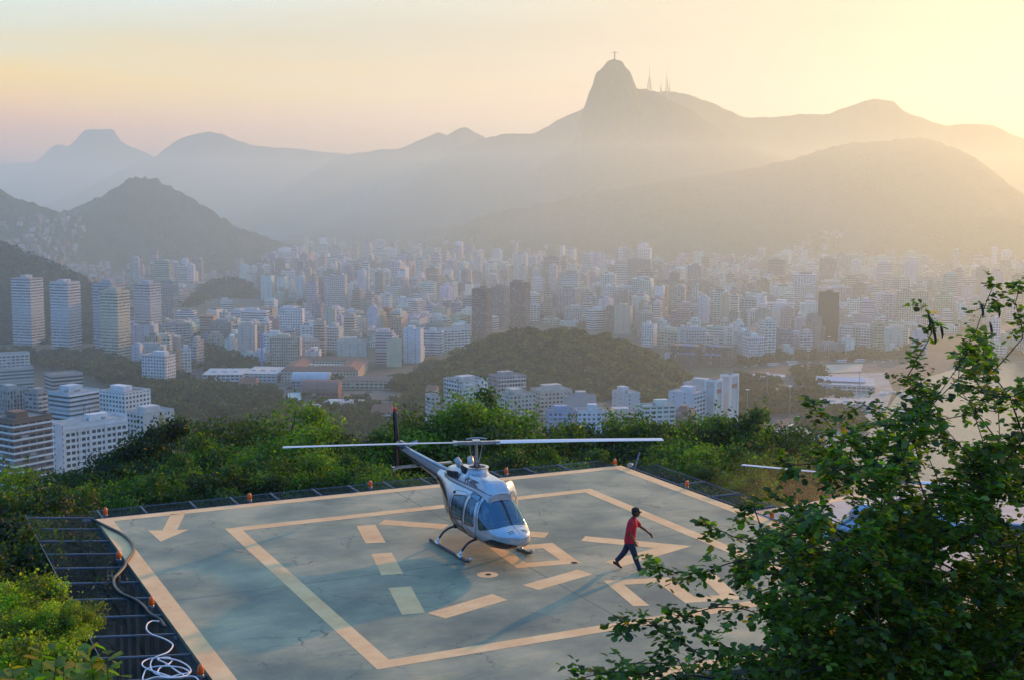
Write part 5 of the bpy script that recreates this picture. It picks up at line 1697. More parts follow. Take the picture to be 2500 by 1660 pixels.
def near_tree():
    rng = np.random.default_rng(2024); random.seed(11)
    base = Vector((4.6, 8.4, 5.0))
    e = empty('tree', base, 0, 'large leafy tree with small round leaves filling the right of the photo, near the camera', 'tree')
    poly = [(2420, 700), (2330, 760), (2250, 790), (2170, 800), (2110, 830), (2095, 880), (2130, 920), (2060, 950), (1985, 960), (2000, 1000), (1930, 1020), (1890, 1060), (1850, 1110), (1870, 1160), (1810, 1200), (1760, 1240), (1720, 1290),
            (1700, 1340), (1690, 1390), (1650, 1440), (1620, 1500), (1560, 1550), (1500, 1580), (1500, 1700), (2700, 1700), (2700, 900), (2550, 700)]
    arms = [[(2000, 1080, 8.2), (1930, 1060, 8.0), (1870, 1068, 8.0), (1800, 1075, 7.9)], [(1930, 1010, 8.3), (1900, 960, 8.2), (1875, 935, 8.2)], [(2120, 930, 8.6), (2092, 870, 8.6), (2110, 830, 8.6), (2150, 770, 8.6), (2135, 712, 8.6)],
            [(2220, 830, 8.8), (2260, 740, 8.9), (2290, 660, 9.0)], [(2360, 780, 9.0), (2345, 700, 9.0), (2350, 650, 9.0)], [(1790, 1240, 7.6), (1720, 1250, 7.5), (1660, 1225, 7.5), (1640, 1212, 7.5)], [(1780, 1300, 7.3), (1700, 1295, 7.2), (1620, 1322, 7.2), (1560, 1318, 7.1), (1515, 1305, 7.1)],
            [(1730, 1170, 7.6), (1738, 1168, 7.6)], [(1720, 1400, 7.0), (1660, 1400, 6.9), (1600, 1410, 6.9), (1560, 1420, 6.9)], [(1680, 1500, 6.7), (1610, 1500, 6.7), (1550, 1475, 6.6), (1500, 1435, 6.6), (1450, 1440, 6.6)],
            [(1640, 1560, 6.5), (1560, 1560, 6.4), (1480, 1552, 6.4), (1410, 1545, 6.3), (1350, 1560, 6.3)], [(1560, 1520, 6.5), (1500, 1530, 6.5), (1440, 1530, 6.5)], [(1900, 1220, 8.0), (1830, 1180, 7.9), (1800, 1150, 7.9)], [(2040, 960, 8.5), (1990, 935, 8.5), (1960, 950, 8.5)]]
    att = []   # (vector, leaf density, is arm tip)
    for arm in arms:
        for a, b in zip(arm[:-1], arm[1:]):
            L = math.hypot(a[0] - b[0], a[1] - b[1]); k = max(2, int(L / 22))
            for t in range(k):
                f_ = t / k
                att.append((Ad(a[0] + (b[0] - a[0]) * f_ + rng.uniform(-4, 4), a[1] + (b[1] - a[1]) * f_ + rng.uniform(-4, 4), a[2] + (b[2] - a[2]) * f_), .62))
        att.append((Ad(*arm[-1]), 1.0))
    tries = 0
    while len(att) < 1560 and tries < 40000:
        tries += 1
        x, y = rng.uniform(1480, 2480), rng.uniform(700, 1640)
        if not in_poly(x, y, poly):
            continue
        # thin towards the upper edge, thick towards the lower right
        dens = min(1, max(.0, ((x - 1650) * .55 + (y - 800) * 1.0) / 760)) if y < 1350 else min(1, max(.12, (x - 1600) / 420))
        if rng.random() > .12 + .88 * dens:
            continue
        if float(vnoise(x / 75, y / 75, 5)) < .43 and rng.random() < .94 and not (y > 1330 and x > 1880):
            continue
        att.append((Ad(x, y, 7.1 + (x - 1650) / 700 * 1.2 + rng.uniform(-.9, 1.1)), 1.0))
    root = Vector((4.6, 8.4, 5.0)); crown0 = Vector((3.9, 8.3, 7.4))
    nodes = [root, root.lerp(crown0, .5) + Vector((.08, 0, 0)), crown0]; par = [-1, 0, 1]
    order = sorted(range(len(att)), key=lambda i: (att[i][0] - crown0).length)
    arr = np.zeros((len(att) * 5 + 10, 3)); plen = np.zeros(len(arr))
    for i, q in enumerate(nodes): arr[i] = q
    plen[2] = 0
    tipn = []
    for i in order:
        p = att[i][0]; pv = np.array(p)
        m_ = len(nodes)
        d = np.linalg.norm(arr[:m_] - pv, axis=1) + .22 * plen[:m_]; d[:2] += 5
        j = int(d.argmin()); a = nodes[j]; L = (p - a).length
        steps = max(1, int(L / .22)); prev = j
        bend = Vector((rng.uniform(-.06, .06), rng.uniform(-.06, .06), rng.uniform(0, .09))) * L
        for s_ in range(1, steps + 1):
            t = s_ / steps
            q = a.lerp(p, t) + bend * math.sin(math.pi * t)
            nodes.append(q); par.append(prev); arr[len(nodes) - 1] = q; plen[len(nodes) - 1] = plen[prev] + L / steps; prev = len(nodes) - 1
        tipn.append((prev, i))
    load = [0.0] * len(nodes)
    for k in range(len(nodes) - 1, 0, -1):
        load[k] += .12; load[par[k]] += load[k]
    rad = [min(.14, .0018 + .0016 * l_ ** .52 * 1.4) for l_ in load]
    lim = MB(); 
    for k in range(1, len(nodes)):
        j = par[k]
        lim.tube([nodes[j] - base, nodes[k] - base], [rad[j] if j > 1 else rad[k], rad[k]], 6 if rad[k] > .02 else 4, cap=False)
    lim.build('trunk', M['bark'], e, smooth=True)
    # leaves in small round-leafed sprays along the last twigs
    P_ = []; D_ = []; S_ = []; B_ = []
    for node, ai in tipn:
        p = nodes[node]; q = nodes[par[node]]
        tw = (p - q).normalized(); dn = att[ai][1]
        cnt = int((24 + rng.integers(0, 18)) * dn)
        br = 1 + .4 * (rng.random() * 2 - 1)
        drp = Vector((rng.uniform(-1, 1), rng.uniform(-1, 1), rng.uniform(-.9, .3))).normalized()
        for s_ in range(3 if rng.random() < .8 else 5):
            ax = (tw * .6 + Vector(rand_dirs(rng, 1)[0]) * .8 + drp * .3).normalized(); ln = rng.uniform(.07, .17)
            side = ax.cross(Vector((0, 0, 1))); side = side.normalized() if side.length > .1 else Vector((1, 0, 0))
            for k in range(max(1, cnt // 3)):
                t = (k + 1) / (cnt // 3 + 1); sg = 1 if k % 2 else -1
                P_.append(p + ax * (ln * t) + Vector((0, 0, -.02 * t * t)) + Vector(rng.normal(size=3) * .006) - base)
                D_.append(ax * .5 + side * sg * 1.0 + Vector((0, 0, rng.uniform(-.5, .1))) + Vector(rng.normal(size=3) * .25)); S_.append(rng.uniform(.026, .062)); B_.append(br)
    n = len(P_)
    c0 = leaf_cols(rng, n, (.085, .145, .010), .65, .035, (.34, .20, .02)) * np.array(B_)[:, None]
    v, f, c = leaf_arrays(np.array(P_), np.array(D_), rand_dirs(rng, n) * .55 + np.array([0, 0, 1.]), np.array(S_), LEAF6, c0)
    np_mesh('crown', v, f, M['leaf'], e, c)
    # seed pods hanging from the bare top twigs
    mb = MB()
    for (x, y, d) in ((2148, 735, 8.6), (2152, 760, 8.6), (2168, 748, 8.6), (2270, 765, 8.8), (2282, 742, 8.9), (2262, 700, 8.9), (2140, 722, 8.6), (2300, 700, 9.0)):
        a = Ad(x, y, d) - base; mb.tube([a, a + Vector((.01, 0, -.03)), a + Vector((.018, .0, -.07)), a + Vector((.015, 0, -.10))], [.003, .009, .008, .002], 6)
    mb.build('seed_pods', M['bark'], e, smooth=True)
    print('near tree leaves', n)


near_tree()

# ------------------------------------------------------------------ city
def facade(name, bay, fl, u0, u1, v0, v1, glass=(.035, .045, .055)):
    """wall with one window per bay and storey, laid out in metres by UV; wall colour comes from the Col attribute"""
    m = bpy.data.materials.new(name); m.use_nodes = True
    n = m.node_tree.nodes; l = m.node_tree.links
    b = n['Principled BSDF']; b.inputs['Roughness'].default_value = .8
    uv = NN(n, 'ShaderNodeUVMap'); sp = NN(n, 'ShaderNodeSeparateXYZ'); l.new(uv.outputs[0], sp.inputs[0])
    msk = []; cells = []
    for ax, per, lo, hi in (('X', bay, u0, u1), ('Y', fl, v0, v1)):
        d = NN(n, 'ShaderNodeMath', operation='DIVIDE', inp={1: per}); l.new(sp.outputs[ax], d.inputs[0])
        f = NN(n, 'ShaderNodeMath', operation='FRACT'); l.new(d.outputs[0], f.inputs[0])
        fl_ = NN(n, 'ShaderNodeMath', operation='FLOOR'); l.new(d.outputs[0], fl_.inputs[0]); cells.append(fl_)
        g = NN(n, 'ShaderNodeMath', operation='GREATER_THAN', inp={1: lo}); h = NN(n, 'ShaderNodeMath', operation='LESS_THAN', inp={1: hi})
        l.new(f.outputs[0], g.inputs[0]); l.new(f.outputs[0], h.inputs[0])
        mm = NN(n, 'ShaderNodeMath', operation='MULTIPLY'); l.new(g.outputs[0], mm.inputs[0]); l.new(h.outputs[0], mm.inputs[1]); msk.append(mm)
    ps = NN(n, 'ShaderNodeMath', operation='GREATER_THAN', inp={1: -1.0}); l.new(sp.outputs['Y'], ps.inputs[0])
    k = NN(n, 'ShaderNodeMath', operation='MULTIPLY'); l.new(msk[0].outputs[0], k.inputs[0]); l.new(msk[1].outputs[0], k.inputs[1])
    k2 = NN(n, 'ShaderNodeMath', operation='MULTIPLY'); l.new(k.outputs[0], k2.inputs[0]); l.new(ps.outputs[0], k2.inputs[1])
    cx = NN(n, 'ShaderNodeCombineXYZ'); l.new(cells[0].outputs[0], cx.inputs[0]); l.new(cells[1].outputs[0], cx.inputs[1])
    wn_ = NN(n, 'ShaderNodeTexWhiteNoise', noise_dimensions='3D'); l.new(cx.outputs[0], wn_.inputs['Vector'])
    gr = ramp_node(n, [(0.0, (*glass, 1)), (0.55, (glass[0] * 2.2, glass[1] * 2.2, glass[2] * 2.2, 1)), (0.8, (.16, .17, .18, 1)), (0.93, (.36, .36, .34, 1))], 'CONSTANT'); l.new(wn_.outputs[0], gr.inputs[0])
    a = NN(n, 'ShaderNodeAttribute', attribute_name='Col')
    tc = NN(n, 'ShaderNodeTexCoord'); nz = NN(n, 'ShaderNodeTexNoise', inp={'Scale': .12, 'Detail': 8.0, 'Roughness': .7}); l.new(tc.outputs['Object'], nz.inputs['Vector'])
    nr = ramp_node(n, [(0.3, (.74, .73, .71, 1)), (0.7, (1.05, 1.05, 1.05, 1))]); l.new(nz.outputs[0], nr.inputs[0])
    mu = NN(n, 'ShaderNodeMix', data_type='RGBA', blend_type='MULTIPLY', inp={0: 1.0}); l.new(a.outputs['Color'], mu.inputs[6]); l.new(nr.outputs[0], mu.inputs[7])
    mx = NN(n, 'ShaderNodeMix', data_type='RGBA'); l.new(k2.outputs[0], mx.inputs[0]); l.new(mu.outputs[2], mx.inputs[6]); l.new(gr.outputs[0], mx.inputs[7])
    l.new(mx.outputs[2], b.inputs['Base Color'])
    rr = NN(n, 'ShaderNodeMapRange'); rr.inputs['To Min'].default_value = .85; rr.inputs['To Max'].default_value = .25; l.new(k2.outputs[0], rr.inputs['Value']); l.new(rr.outputs[0], b.inputs['Roughness'])
    return m


FAC = {'grid': facade('facade_grid', 3.2, 3.1, .22, .78, .30, .80), 'band': facade('facade_band', 60.0, 3.1, -.1, 1.1, .38, .86), 'pier': facade('facade_pier', 2.4, 3.1, .30, .86, .10, .92),
       'wide': facade('facade_wide', 4.4, 3.1, .12, .88, .34, .84), 'side': facade('facade_side', 9.0, 3.1, .44, .56, .40, .75), 'tower': facade('facade_tower', 3.4, 3.3, .08, .92, .42, .88), 'blank': facade('facade_blank', 5.0, 3.1, 2.0, 3.0, .4, .7)}
M['roof'] = mat('roof', (1, 1, 1), .9, noise=(.25, .3), attr=True)
WHITE = (.82, .82, .80); PALE = (.70, .68, .63); CREAM = (.58, .52, .40); GREY = (.36, .36, .36); BROWN = (.17, .12, .10); DBROWN = (.09, .065, .055); RED = (.24, .10, .08); TILE = (.30, .13, .09); BLUE = (.40, .50, .62); GREEN = (.48, .58, .48); LILAC = (.60, .57, .60); ORANGE = (.55, .33, .18); ROOFG = (.24, .24, .23)


def tower(name, w, dp, h, style, col, rz, loc_, slabs=0, slabcol=None, roofs=1, seed=0, side=None, parts=True, fl=3.1, sides=None):
    """a block: walls with windows, projecting floor slabs, parapet, roof, plant room, tank"""
    rng = random.Random(seed)
    mb = MB(); mb.col = col
    hw, hd = w / 2, dp / 2
    c8 = [(-hw, -hd), (hw, -hd), (hw, hd), (-hw, hd)]
    o = len(mb.v)
    for z in (0, h):
        for x, y in c8: mb.v.append((x, y, z))
    su = rng.uniform(0, 3) * 0
    for k, (a, b) in enumerate(((0, 1), (1, 2), (2, 3), (3, 0))):
        L = w if k % 2 == 0 else dp
        sc_ = 1.0
        mb.mi = 0 if (k % 2 == 0 or side is None) else 1
        mb.face((o + a, o + b, o + 4 + b, o + 4 + a), ((su, 0), (su + L * sc_, 0), (su + L * sc_, h), (su, h)))
    if slabs:
        mb.mi = 1; mb.col = slabcol or tuple(min(.8, q * 1.15) for q in col)
        nfl = int(h / fl)
        for k in range(1, nfl + 1):
            z = k * fl - .55
            if z + .9 > h: break
            if slabs == 1:      # balconies along the front
                mb.box(0, -hd - .5, z, w * .94, 1.0, .95)
            elif slabs == 2:    # bands on all faces
                mb.box(0, 0, z, w + .9, dp + .9, .85)
            elif slabs == 3:    # paired balconies
                for sx in (-.27, .27): mb.box(sx * w, -hd - .55, z, w * .3, 1.1, .95)
                mb.box(hw + .4, 0, z, .8, dp * .5, .9); mb.box(-hw - .4, 0, z, .8, dp * .5, .9)
    ms = [FAC[style], FAC[side or 'blank']]
    e = mb.build(name, ms, None, colors=True, uvs=True)
    e.location = loc_; e.rotation_euler = (0, 0, rz)
    # a lower or higher wing breaks the plain box
    if slabs != 2 and rng.random() < .6 and roofs <= 1 and h > 14:
        mb.mi = 0; mb.col = tuple(q * .96 for q in col); ww = w * rng.uniform(.3, .5)
        mb.box(rng.choice([-1, 1]) * (hw - ww / 2 - .5), hd + dp * .2, 0, ww, dp * .6, h * rng.uniform(.55, .9), uv=True)
    if parts:
        rb = MB(); rb.col = ROOFG if rng.random() < .75 else (.45, .44, .42)
        rb.box(0, 0, h + .003, w - .4, dp - .4, .12)
        rb.col = tuple(q * .95 for q in col)
        for sx, sy, a, b in ((0, -1, w, .3), (0, 1, w, .3), (-1, 0, .3, dp - .6), (1, 0, .3, dp - .6)):
            rb.box(sx * (hw - .15), sy * (hd - .15), h + .003, a, b, 1.1)
        rb.build('roof', M['roof'], e, colors=True)
        if roofs:
            pb = MB(); pb.col = tuple(min(.8, q * 1.05) for q in col)
            px_ = rng.uniform(-.15, .15) * w
            pb.box(px_, rng.uniform(-.1, .1) * dp, h + .13, w * rng.uniform(.3, .55), dp * rng.uniform(.35, .6), rng.uniform(3, 4.5))
            pb.col = GREY
            for _ in range(rng.randint(2, 5)):
                pb.box(px_ + rng.uniform(-.2, .2) * w, rng.uniform(-.12, .12) * dp, h + .14, rng.uniform(1, 3), rng.uniform(1, 3), rng.uniform(1, 2.4))
            pb.build('plant_room', M['roof'], e, colors=True)
            if roofs > 1:
                ab = MB()
                for _ in range(3):
                    x, y = rng.uniform(-.3, .3) * w, rng.uniform(-.3, .3) * dp; ab.tube([(x, y, h + 3), (x, y, h + rng.uniform(7, 10))], .12, 4)
                ab.build('aerial', M['dark_steel'], e)
    return e


def hero(xl, xr, yt, yb, style, col, label, rot=0.0, dist=None, slabs=0, slabcol=None, frac=None, dp=None, roofs=1, side=None, name='apartment_block', cat='apartment block', fl=3.1, seed=None):
    """place a block seen in the photo between xl and xr, roof at yt, foot at yb (or at a known distance)"""
    if dist is None:
        dist = Gd((xl + xr) / 2, yb).y
    pl = Ad(xl, yt, dist); pr = Ad(xr, yt, dist); W = pr.x - pl.x; zt = Ad((xl + xr) / 2, yt, dist).z
    r = math.radians(rot)
    if rot == 0:
        w = W; dp = dp or min(22, max(10, W * .7))
    elif frac is not None:          # frac of the seen width belongs to the turned side face
        w = W * (1 - frac) / math.cos(r); dp = W * frac / abs(math.sin(r))
    else:
        dp = dp or 14
        w = max(6, (W - dp * abs(math.sin(r))) / math.cos(r))
    cx = (pl.x + pr.x) / 2
    # turn with the line of sight, so the rotation is measured against the photo
    los = math.atan2(cx, dist)
    cy = dist + (dp * math.cos(r) + w * abs(math.sin(r))) / 2 * 1.0
    cx *= cy / dist
    h = max(6, zt - CITY_Z - (3.0 if roofs else 0))
    e = tower(name, w, dp, h, style, col, r - los, (cx, cy, CITY_Z), slabs, slabcol, roofs, seed if seed is not None else int(xl * 7 + yt), side, True, fl)
    tag(e, label, cat)
    HERO_BOX.append((xl - 3, xr + 3, cy, yt))
    HERO_XY.append((cx, cy, max(w, dp) * .62 + 9))
    return e


HERO_BOX = []; HERO_XY = []
H_ = hero
# --- near left cluster
H_(-28, 117, 958, 0, 'wide', (.24, .15, .11), 'brown block with white floor bands, cut by the left edge, nearest on the left', 35, 640, 2, WHITE, .40, side='wide', roofs=2, fl=3.3)
b_white = H_(118, 293, 968, 0, 'blank', WHITE, 'long white slab block with rows of windows above the far left trees', 30, 690, 0, None, .17, side='side', roofs=2)
b_beige = H_(293, 401, 945, 0, 'blank', (.62, .60, .56), 'beige and white block right of the long white slab, behind the flat-topped tree', 38, 790, 0, None, .36, side='grid')
H_(230, 346, 899, 0, 'grid', WHITE, 'white block with brown-framed windows behind the beige and white block', 42, 900, 0, None, .5, side='grid')
H_(113, 228, 900, 0, 'band', (.55, .62, .66), 'pale blue block with ribbon windows behind the long white slab', 40, 900, 1, WHITE, .38, side='band')
H_(57, 120, 900, 0, 'wide', GREY, 'grey block left of the pale blue ribbon-windowed block', 40, 950, 1, PALE, .45)
H_(-10, 62, 892, 0, 'pier', (.42, .43, .42), 'dark-striped grey block at the left edge behind the brown banded block', 25, 960, 0, None, .35)
H_(104, 190, 866, 0, 'band', (.52, .46, .42), 'low pinkish block with a glazed end behind the pale blue block', 20, 1080, 0, None, .2, roofs=0)
H_(-20, 66, 818, 0, 'wide', PALE, 'low pale institutional block at the left edge below the first tower', 10, 1330, roofs=0)
H_(-10, 75, 852, 0, 'band', (.5, .5, .5), 'long low block with a flat white roof at the left edge', 12, 1180, roofs=0)
# --- four tall towers
for xl, xr, yt, yb, c, lb in ((27, 97, 640, 798, (.50, .53, .55), 'leftmost of the four tall banded towers'), (116, 183, 648, 806, (.54, .57, .60), 'tall banded tower second from the left'),
                              (214, 287, 650, 812, (.42, .44, .48), 'tall grey tower half hidden behind the yellowish one'), (231, 297, 668, 829, (.58, .53, .40), 'tall tower with a yellowish sunlit face, third group from the left'), (309, 370, 652, 788, (.48, .50, .52), 'rightmost of the tall banded towers')):
    H_(xl, xr, yt, yb, 'tower', c, lb, -38, None, 2, tuple(min(.8, q * 1.35) for q in c), .42, side='tower', roofs=2, name='tower_block', cat='tower block', fl=3.5)
H_(370, 396, 658, 760, 'grid', (.42, .36, .32), 'slim brownish block right of the rightmost banded tower', 0)
H_(365, 438, 745, 792, 'wide', GREY, 'mid-rise grey block below the rightmost banded tower', 15, None, 1, PALE)
H_(327, 404, 816, 888, 'grid', (.70, .72, .74), 'bright white block with small square windows beside the orange one', -33, None, 0, None, .3, side='grid')
H_(398, 418, 806, 872, 'side', ORANGE, 'narrow orange blank-sided block', 0)
H_(417, 440, 800, 862, 'grid', PALE, 'pale block right of the narrow orange one', 0, None, 1)
H_(436, 470, 782, 846, 'wide', (.45, .45, .44), 'grey block with balconies, right end of the orange block group', -30, None, 1, None, .5)
# --- behind, foot of the left hill
H_(627, 680, 580, 640, 'pier', WHITE, 'tall white complex at the right foot of the left hill', 20, None, 0, None, .25)
H_(612, 665, 608, 648, 'band', WHITE, 'wide white block in front of the tall white complex', 20, None, 1, WHITE, .25)
H_(395, 460, 655, 668, 'blank', (.60, .35, .34), 'long low hall with a red front near the dark round hill', 0, roofs=0, name='hall', cat='hall', dp=40)
H_(458, 520, 655, 668, 'blank', WHITE, 'long low white hall right of the red-fronted one', 0, roofs=0, name='hall', cat='hall', dp=40)
# --- mid city
S = [
 (1088, 1135, 664, 788, 'pier', (.20, .15, .15), 'tall brown striped tower, left of the brown pair', -30, 2.0), (1133, 1174, 660, 755, 'pier', (.30, .26, .25), 'lighter brown tower between the brown pair', -30, 0),
 (1175, 1223, 650, 768, 'pier', (.20, .15, .15), 'tall brown striped tower, right of the brown pair', -30, 2.0), (1888, 1935, 672, 802, 'blank', DBROWN, 'plain dark brown tower, darkest in the right half', 0, 0),
 (870, 906, 712, 772, 'side', RED, 'red and white chequered tower', -25, 3), (777, 845, 782, 844, 'side', (.60, .57, .50), 'cream slab with two lines of tiny windows', 0, 0), (930, 977, 755, 838, 'side', (.66, .72, .78), 'bright pale blue slab left of the wooded hill', -15, 0),
 (891, 926, 780, 846, 'blank', (.62, .58, .42), 'yellowish blank-sided block left of the pale blue slab', 0, 0), (786, 857, 720, 768, 'wide', CREAM, 'broad cream block with balconies', -20, 3), (691, 750, 750, 803, 'wide', WHITE, 'broad white block with balconies', 10, 1),
 (748, 792, 750, 812, 'grid', PALE, 'pale block joined right of the broad white one', -25, 1), (678, 737, 782, 826, 'grid', (.60, .54, .48), 'block with dark square windows and a reddish roof edge', 15, 0), (655, 683, 750, 783, 'band', WHITE, 'white block with dark bands left of the broad white one', 10, 0),
 (619, 646, 770, 808, 'band', GREY, 'grey block with balcony bands left of centre', -15, 1), (575, 615, 748, 814, 'pier', (.48, .46, .40), 'office block with tall beige piers', -10, 0), (610, 641, 690, 730, 'wide', WHITE, 'white block with dark balconies right of the dark round hill', -25, 1),
 (508, 536, 690, 720, 'band', PALE, 'pale banded block in front of the dark round hill', 0, 1), (547, 574, 712, 745, 'grid', WHITE, 'narrow block with white sides below the dark round hill', 0, 1),
 (729, 782, 640, 684, 'grid', WHITE, 'large white gridded twin block', -20, 1), (910, 941, 606, 652, 'band', BROWN, 'dark banded block in the haze', 0, 1), (955, 990, 594, 630, 'pier', (.30, .27, .26), 'dark striped office block in the haze', 0, 0),
 (877, 901, 604, 668, 'blank', (.32, .36, .38), 'tall grey-green tower with a blue panel', 0, 0), (910, 940, 656, 684, 'side', WHITE, 'plain white block under the dark banded one', 0, 0), (809, 839, 652, 700, 'pier', WHITE, 'white and dark striped tower', -15, 0),
 (860, 888, 652, 698, 'pier', WHITE, 'second white and dark striped tower', -15, 0), (915, 950, 686, 724, 'side', WHITE, 'white block with a central window strip', 0, 0), (875, 905, 676, 715, 'wide', WHITE, 'white block with curved-looking balconies', 10, 3),
 (1360, 1393, 653, 690, 'wide', WHITE, 'small bright white gridded block right of the brown pair', -15, 0), (1398, 1463, 705, 762, 'pier', (.20, .17, .16), 'wide dark brown office block above the wooded hill', -12, 0), (1352, 1397, 712, 760, 'band', WHITE, 'white block with a blank side left of the wide dark office', 35, 0),
 (1247, 1303, 694, 727, 'band', (.50, .48, .46), 'dark and white striped office block', 0, 2), (1446, 1501, 597, 679, 'grid', (.36, .32, .30), 'tall pinkish tower, tallest in the centre haze', 0, 0), (1416, 1448, 606, 684, 'band', (.34, .33, .31), 'tall grey tower left of the pinkish one', 0, 1),
 (1511, 1578, 644, 704, 'pier', (.42, .34, .30), 'left one of two wide brown striped slabs', 0, 0), (1586, 1640, 644, 706, 'pier', (.40, .33, .30), 'right one of two wide brown striped slabs', 0, 0), (1638, 1692, 632, 680, 'band', WHITE, 'white banded block right of the brown striped slabs', 10, 1),
 (1727, 1790, 650, 678, 'wide', WHITE, 'long white block with balconies near the hillside houses', 0, 1), (1853, 1884, 665, 706, 'wide', PALE, 'pale block with a curved front left of the plain dark tower', 0, 1), (1882, 1937, 647, 700, 'pier', PALE, 'pale tower behind the plain dark one', 0, 0),
 (1850, 1903, 748, 803, 'grid', (.40, .35, .30), 'brownish gridded block at the foot of the plain dark tower', 0, 0), (1936, 2018, 750, 811, 'grid', (.56, .52, .46), 'left of the two broad pale blocks by the park', -8, 3), (2020, 2096, 753, 809, 'grid', (.58, .54, .48), 'right of the two broad pale blocks by the park', -8, 3),
 (2037, 2097, 640, 712, 'grid', (.50, .44, .36), 'wide tower at the right, first of three in the glow', 0, 3), (2083, 2126, 668, 720, 'pier', (.54, .50, .42), 'lower tower in front of the wide glowing one', -10, 0), (2119, 2176, 641, 708, 'grid', (.50, .44, .36), 'wide tower at the right, second of three in the glow', 0, 3),
 (2223, 2254, 640, 706, 'band', (.56, .50, .42), 'slim tower at the right, last of three in the glow', 0, 1), (1970, 2035, 655, 690, 'band', (.50, .46, .40), 'banded pair of blocks left of the glowing towers', 0, 1),
 (1753, 1833, 695, 752, 'wide', WHITE, 'large white framed block right of centre', 0, 1), (1781, 1822, 702, 770, 'blank', (.70, .70, .70), 'blank white-sided block in front of the white framed one', 0, 0), (1650, 1735, 733, 768, 'grid', (.58, .58, .50), 'long low pale green-grey block', 0, 0),
 (1517, 1578, 761, 805, 'wide', (.60, .57, .42), 'cream block with wide windows right of the wooded hill', -30, 0), (1616, 1704, 755, 807, 'band', GREEN, 'pale green block with green bands', -20, 1), (1702, 1732, 760, 815, 'wide', (.58, .60, .62), 'blue-grey gridded block right of the pale green one', -15, 0),
 (1730, 1774, 752, 824, 'side', (.60, .55, .48), 'tall block with a slanting cream side', 35, 0), (1772, 1799, 752, 818, 'grid', (.46, .40, .34), 'brownish block right of the slanting cream side', 0, 0), (1832, 1886, 733, 790, 'side', LILAC, 'lilac blank-sided block left of the plain dark tower', 0, 0),
 (1480, 1516, 745, 800, 'grid', WHITE, 'white block at the right shoulder of the wooded hill', -20, 0), (1560, 1622, 700, 748, 'band', (.52, .40, .38), 'pinkish banded block below the brown striped slabs', 0, 1), (1012, 1085, 755, 812, 'wide', (.62, .62, .60), 'stepped white block left of the tall brown towers', 25, 1),
 (1300, 1350, 706, 748, 'grid', (.60, .60, .54), 'pale block left of the white one with a blank side', 0, 0), (1180, 1245, 700, 745, 'wide', PALE, 'pale block half hidden by the wooded hill top', 0, 1),
]
for xl, xr, yt, yb, stl, c, lb, rot, sl in S:
    H_(xl, xr, yt, yb, stl, c, lb, rot, None, int(sl), WHITE if sl in (1, 3) else None, None, None, 2 if sl == 2.0 else 1, 'side' if stl in ('grid', 'wide') and rot else None)
# --- brown complex with blue roof panels
cpx = H_(1545, 1620, 800, 846, 'pier', (.16, .12, .11), 'dark brown office complex with blue panels, left wing', -15, None, roofs=0, dp=26)
cpx2 = H_(1626, 1700, 803, 848, 'pier', (.17, .13, .12), 'dark brown office complex with blue panels, right wing', -15, None, roofs=0, dp=26)
for cc, xx in ((cpx, .15), (cpx2, -.2)):
    zt = max(v.co.z for v in cc.data.vertices); d_ = abs(min(v.co.y for v in cc.data.vertices))
    mb = MB(); mb.add([(xx * 30 - 9, -d_ - .6, zt - 8), (xx * 30 + 9, -d_ - .6, zt - 8), (xx * 30 + 7, -d_ + 6, zt + 1.5), (xx * 30 - 7, -d_ + 6, zt + 1.5)], [(0, 1, 2, 3)]); mb.build('blue_panel', mat('blue_panel', (.18, .28, .62), .3), cc)
# --- near centre and right cluster
b_c1 = H_(1022, 1126, 872, 0, 'side', (.62, .60, .58), 'pale block with bay-windowed tower and blank side, above the bright trees', 38, 960, 3, WHITE, .42, side='grid')
H_(1126, 1214, 862, 0, 'pier', (.42, .38, .38), 'greyish pink block with tall window strips right of the bay-windowed one', 25, 1010, 1, PALE, .25)
H_(1143, 1235, 905, 0, 'grid', (.58, .55, .48), 'cream block with square windows, lower left of the cream terrace', 30, 950, 0, None, .35, side='grid')
H_(1222, 1320, 895, 0, 'grid', (.58, .54, .46), 'long cream block with square windows on top of the near centre group', 25, 985, 0, None, .25, side='grid')
H_(1258, 1325, 940, 0, 'grid', (.36, .42, .56), 'blue block with white window lines, left half of the blue and white pair', 8, 880, 1, (.45, .5, .62))
H_(1325, 1394, 940, 0, 'grid', (.70, .74, .80), 'bright white-blue block, right half of the blue and white pair', 8, 880)
H_(1300, 1375, 908, 0, 'blank', (.52, .48, .46), 'low pinkish block with cluttered roof behind the blue and white pair', 8, 945)
H_(1411, 1476, 900, 0, 'side', (.66, .66, .66), 'plain white block in front of the wooded hill', 30, 1000, 0, None, .45)
H_(1395, 1480, 945, 0, 'wide', (.60, .58, .56), 'low pale block between the white-blue one and the large gridded one', 12, 900)
b_grid = H_(1470, 1558, 930, 0, 'wide', (.64, .68, .60), 'large white block with a full grid of windows behind the reaching tree', 20, 870, 0, None, .18)
H_(1541, 1633, 900, 0, 'side', (.64, .68, .72), 'pale blue-white block with blank side left of the twin slabs', -28, 950, 0, None, .35, side='wide')
H_(1557, 1603, 940, 0, 'wide', (.30, .20, .18), 'small reddish brown block below the pale blue-white one', -10, 905)
H_(1575, 1660, 880, 0, 'blank', (.58, .58, .56), 'wide white roofed block behind the twin slabs', -28, 1010, 0, None, .3)
H_(1628, 1664, 880, 0, 'blank', (.60, .57, .55), 'left one of the tall twin slabs with white edges', -28, 960, 0, None, .40, roofs=0)
H_(1664, 1701, 868, 0, 'blank', (.62, .60, .58), 'right one of the tall twin slabs with white edges', -28, 985, 0, None, .45, roofs=0)
H_(980, 1015, 915, 0, 'grid', (.60, .58, .56), 'small white house block at the left end of the near centre group', 20, 1000, roofs=0)

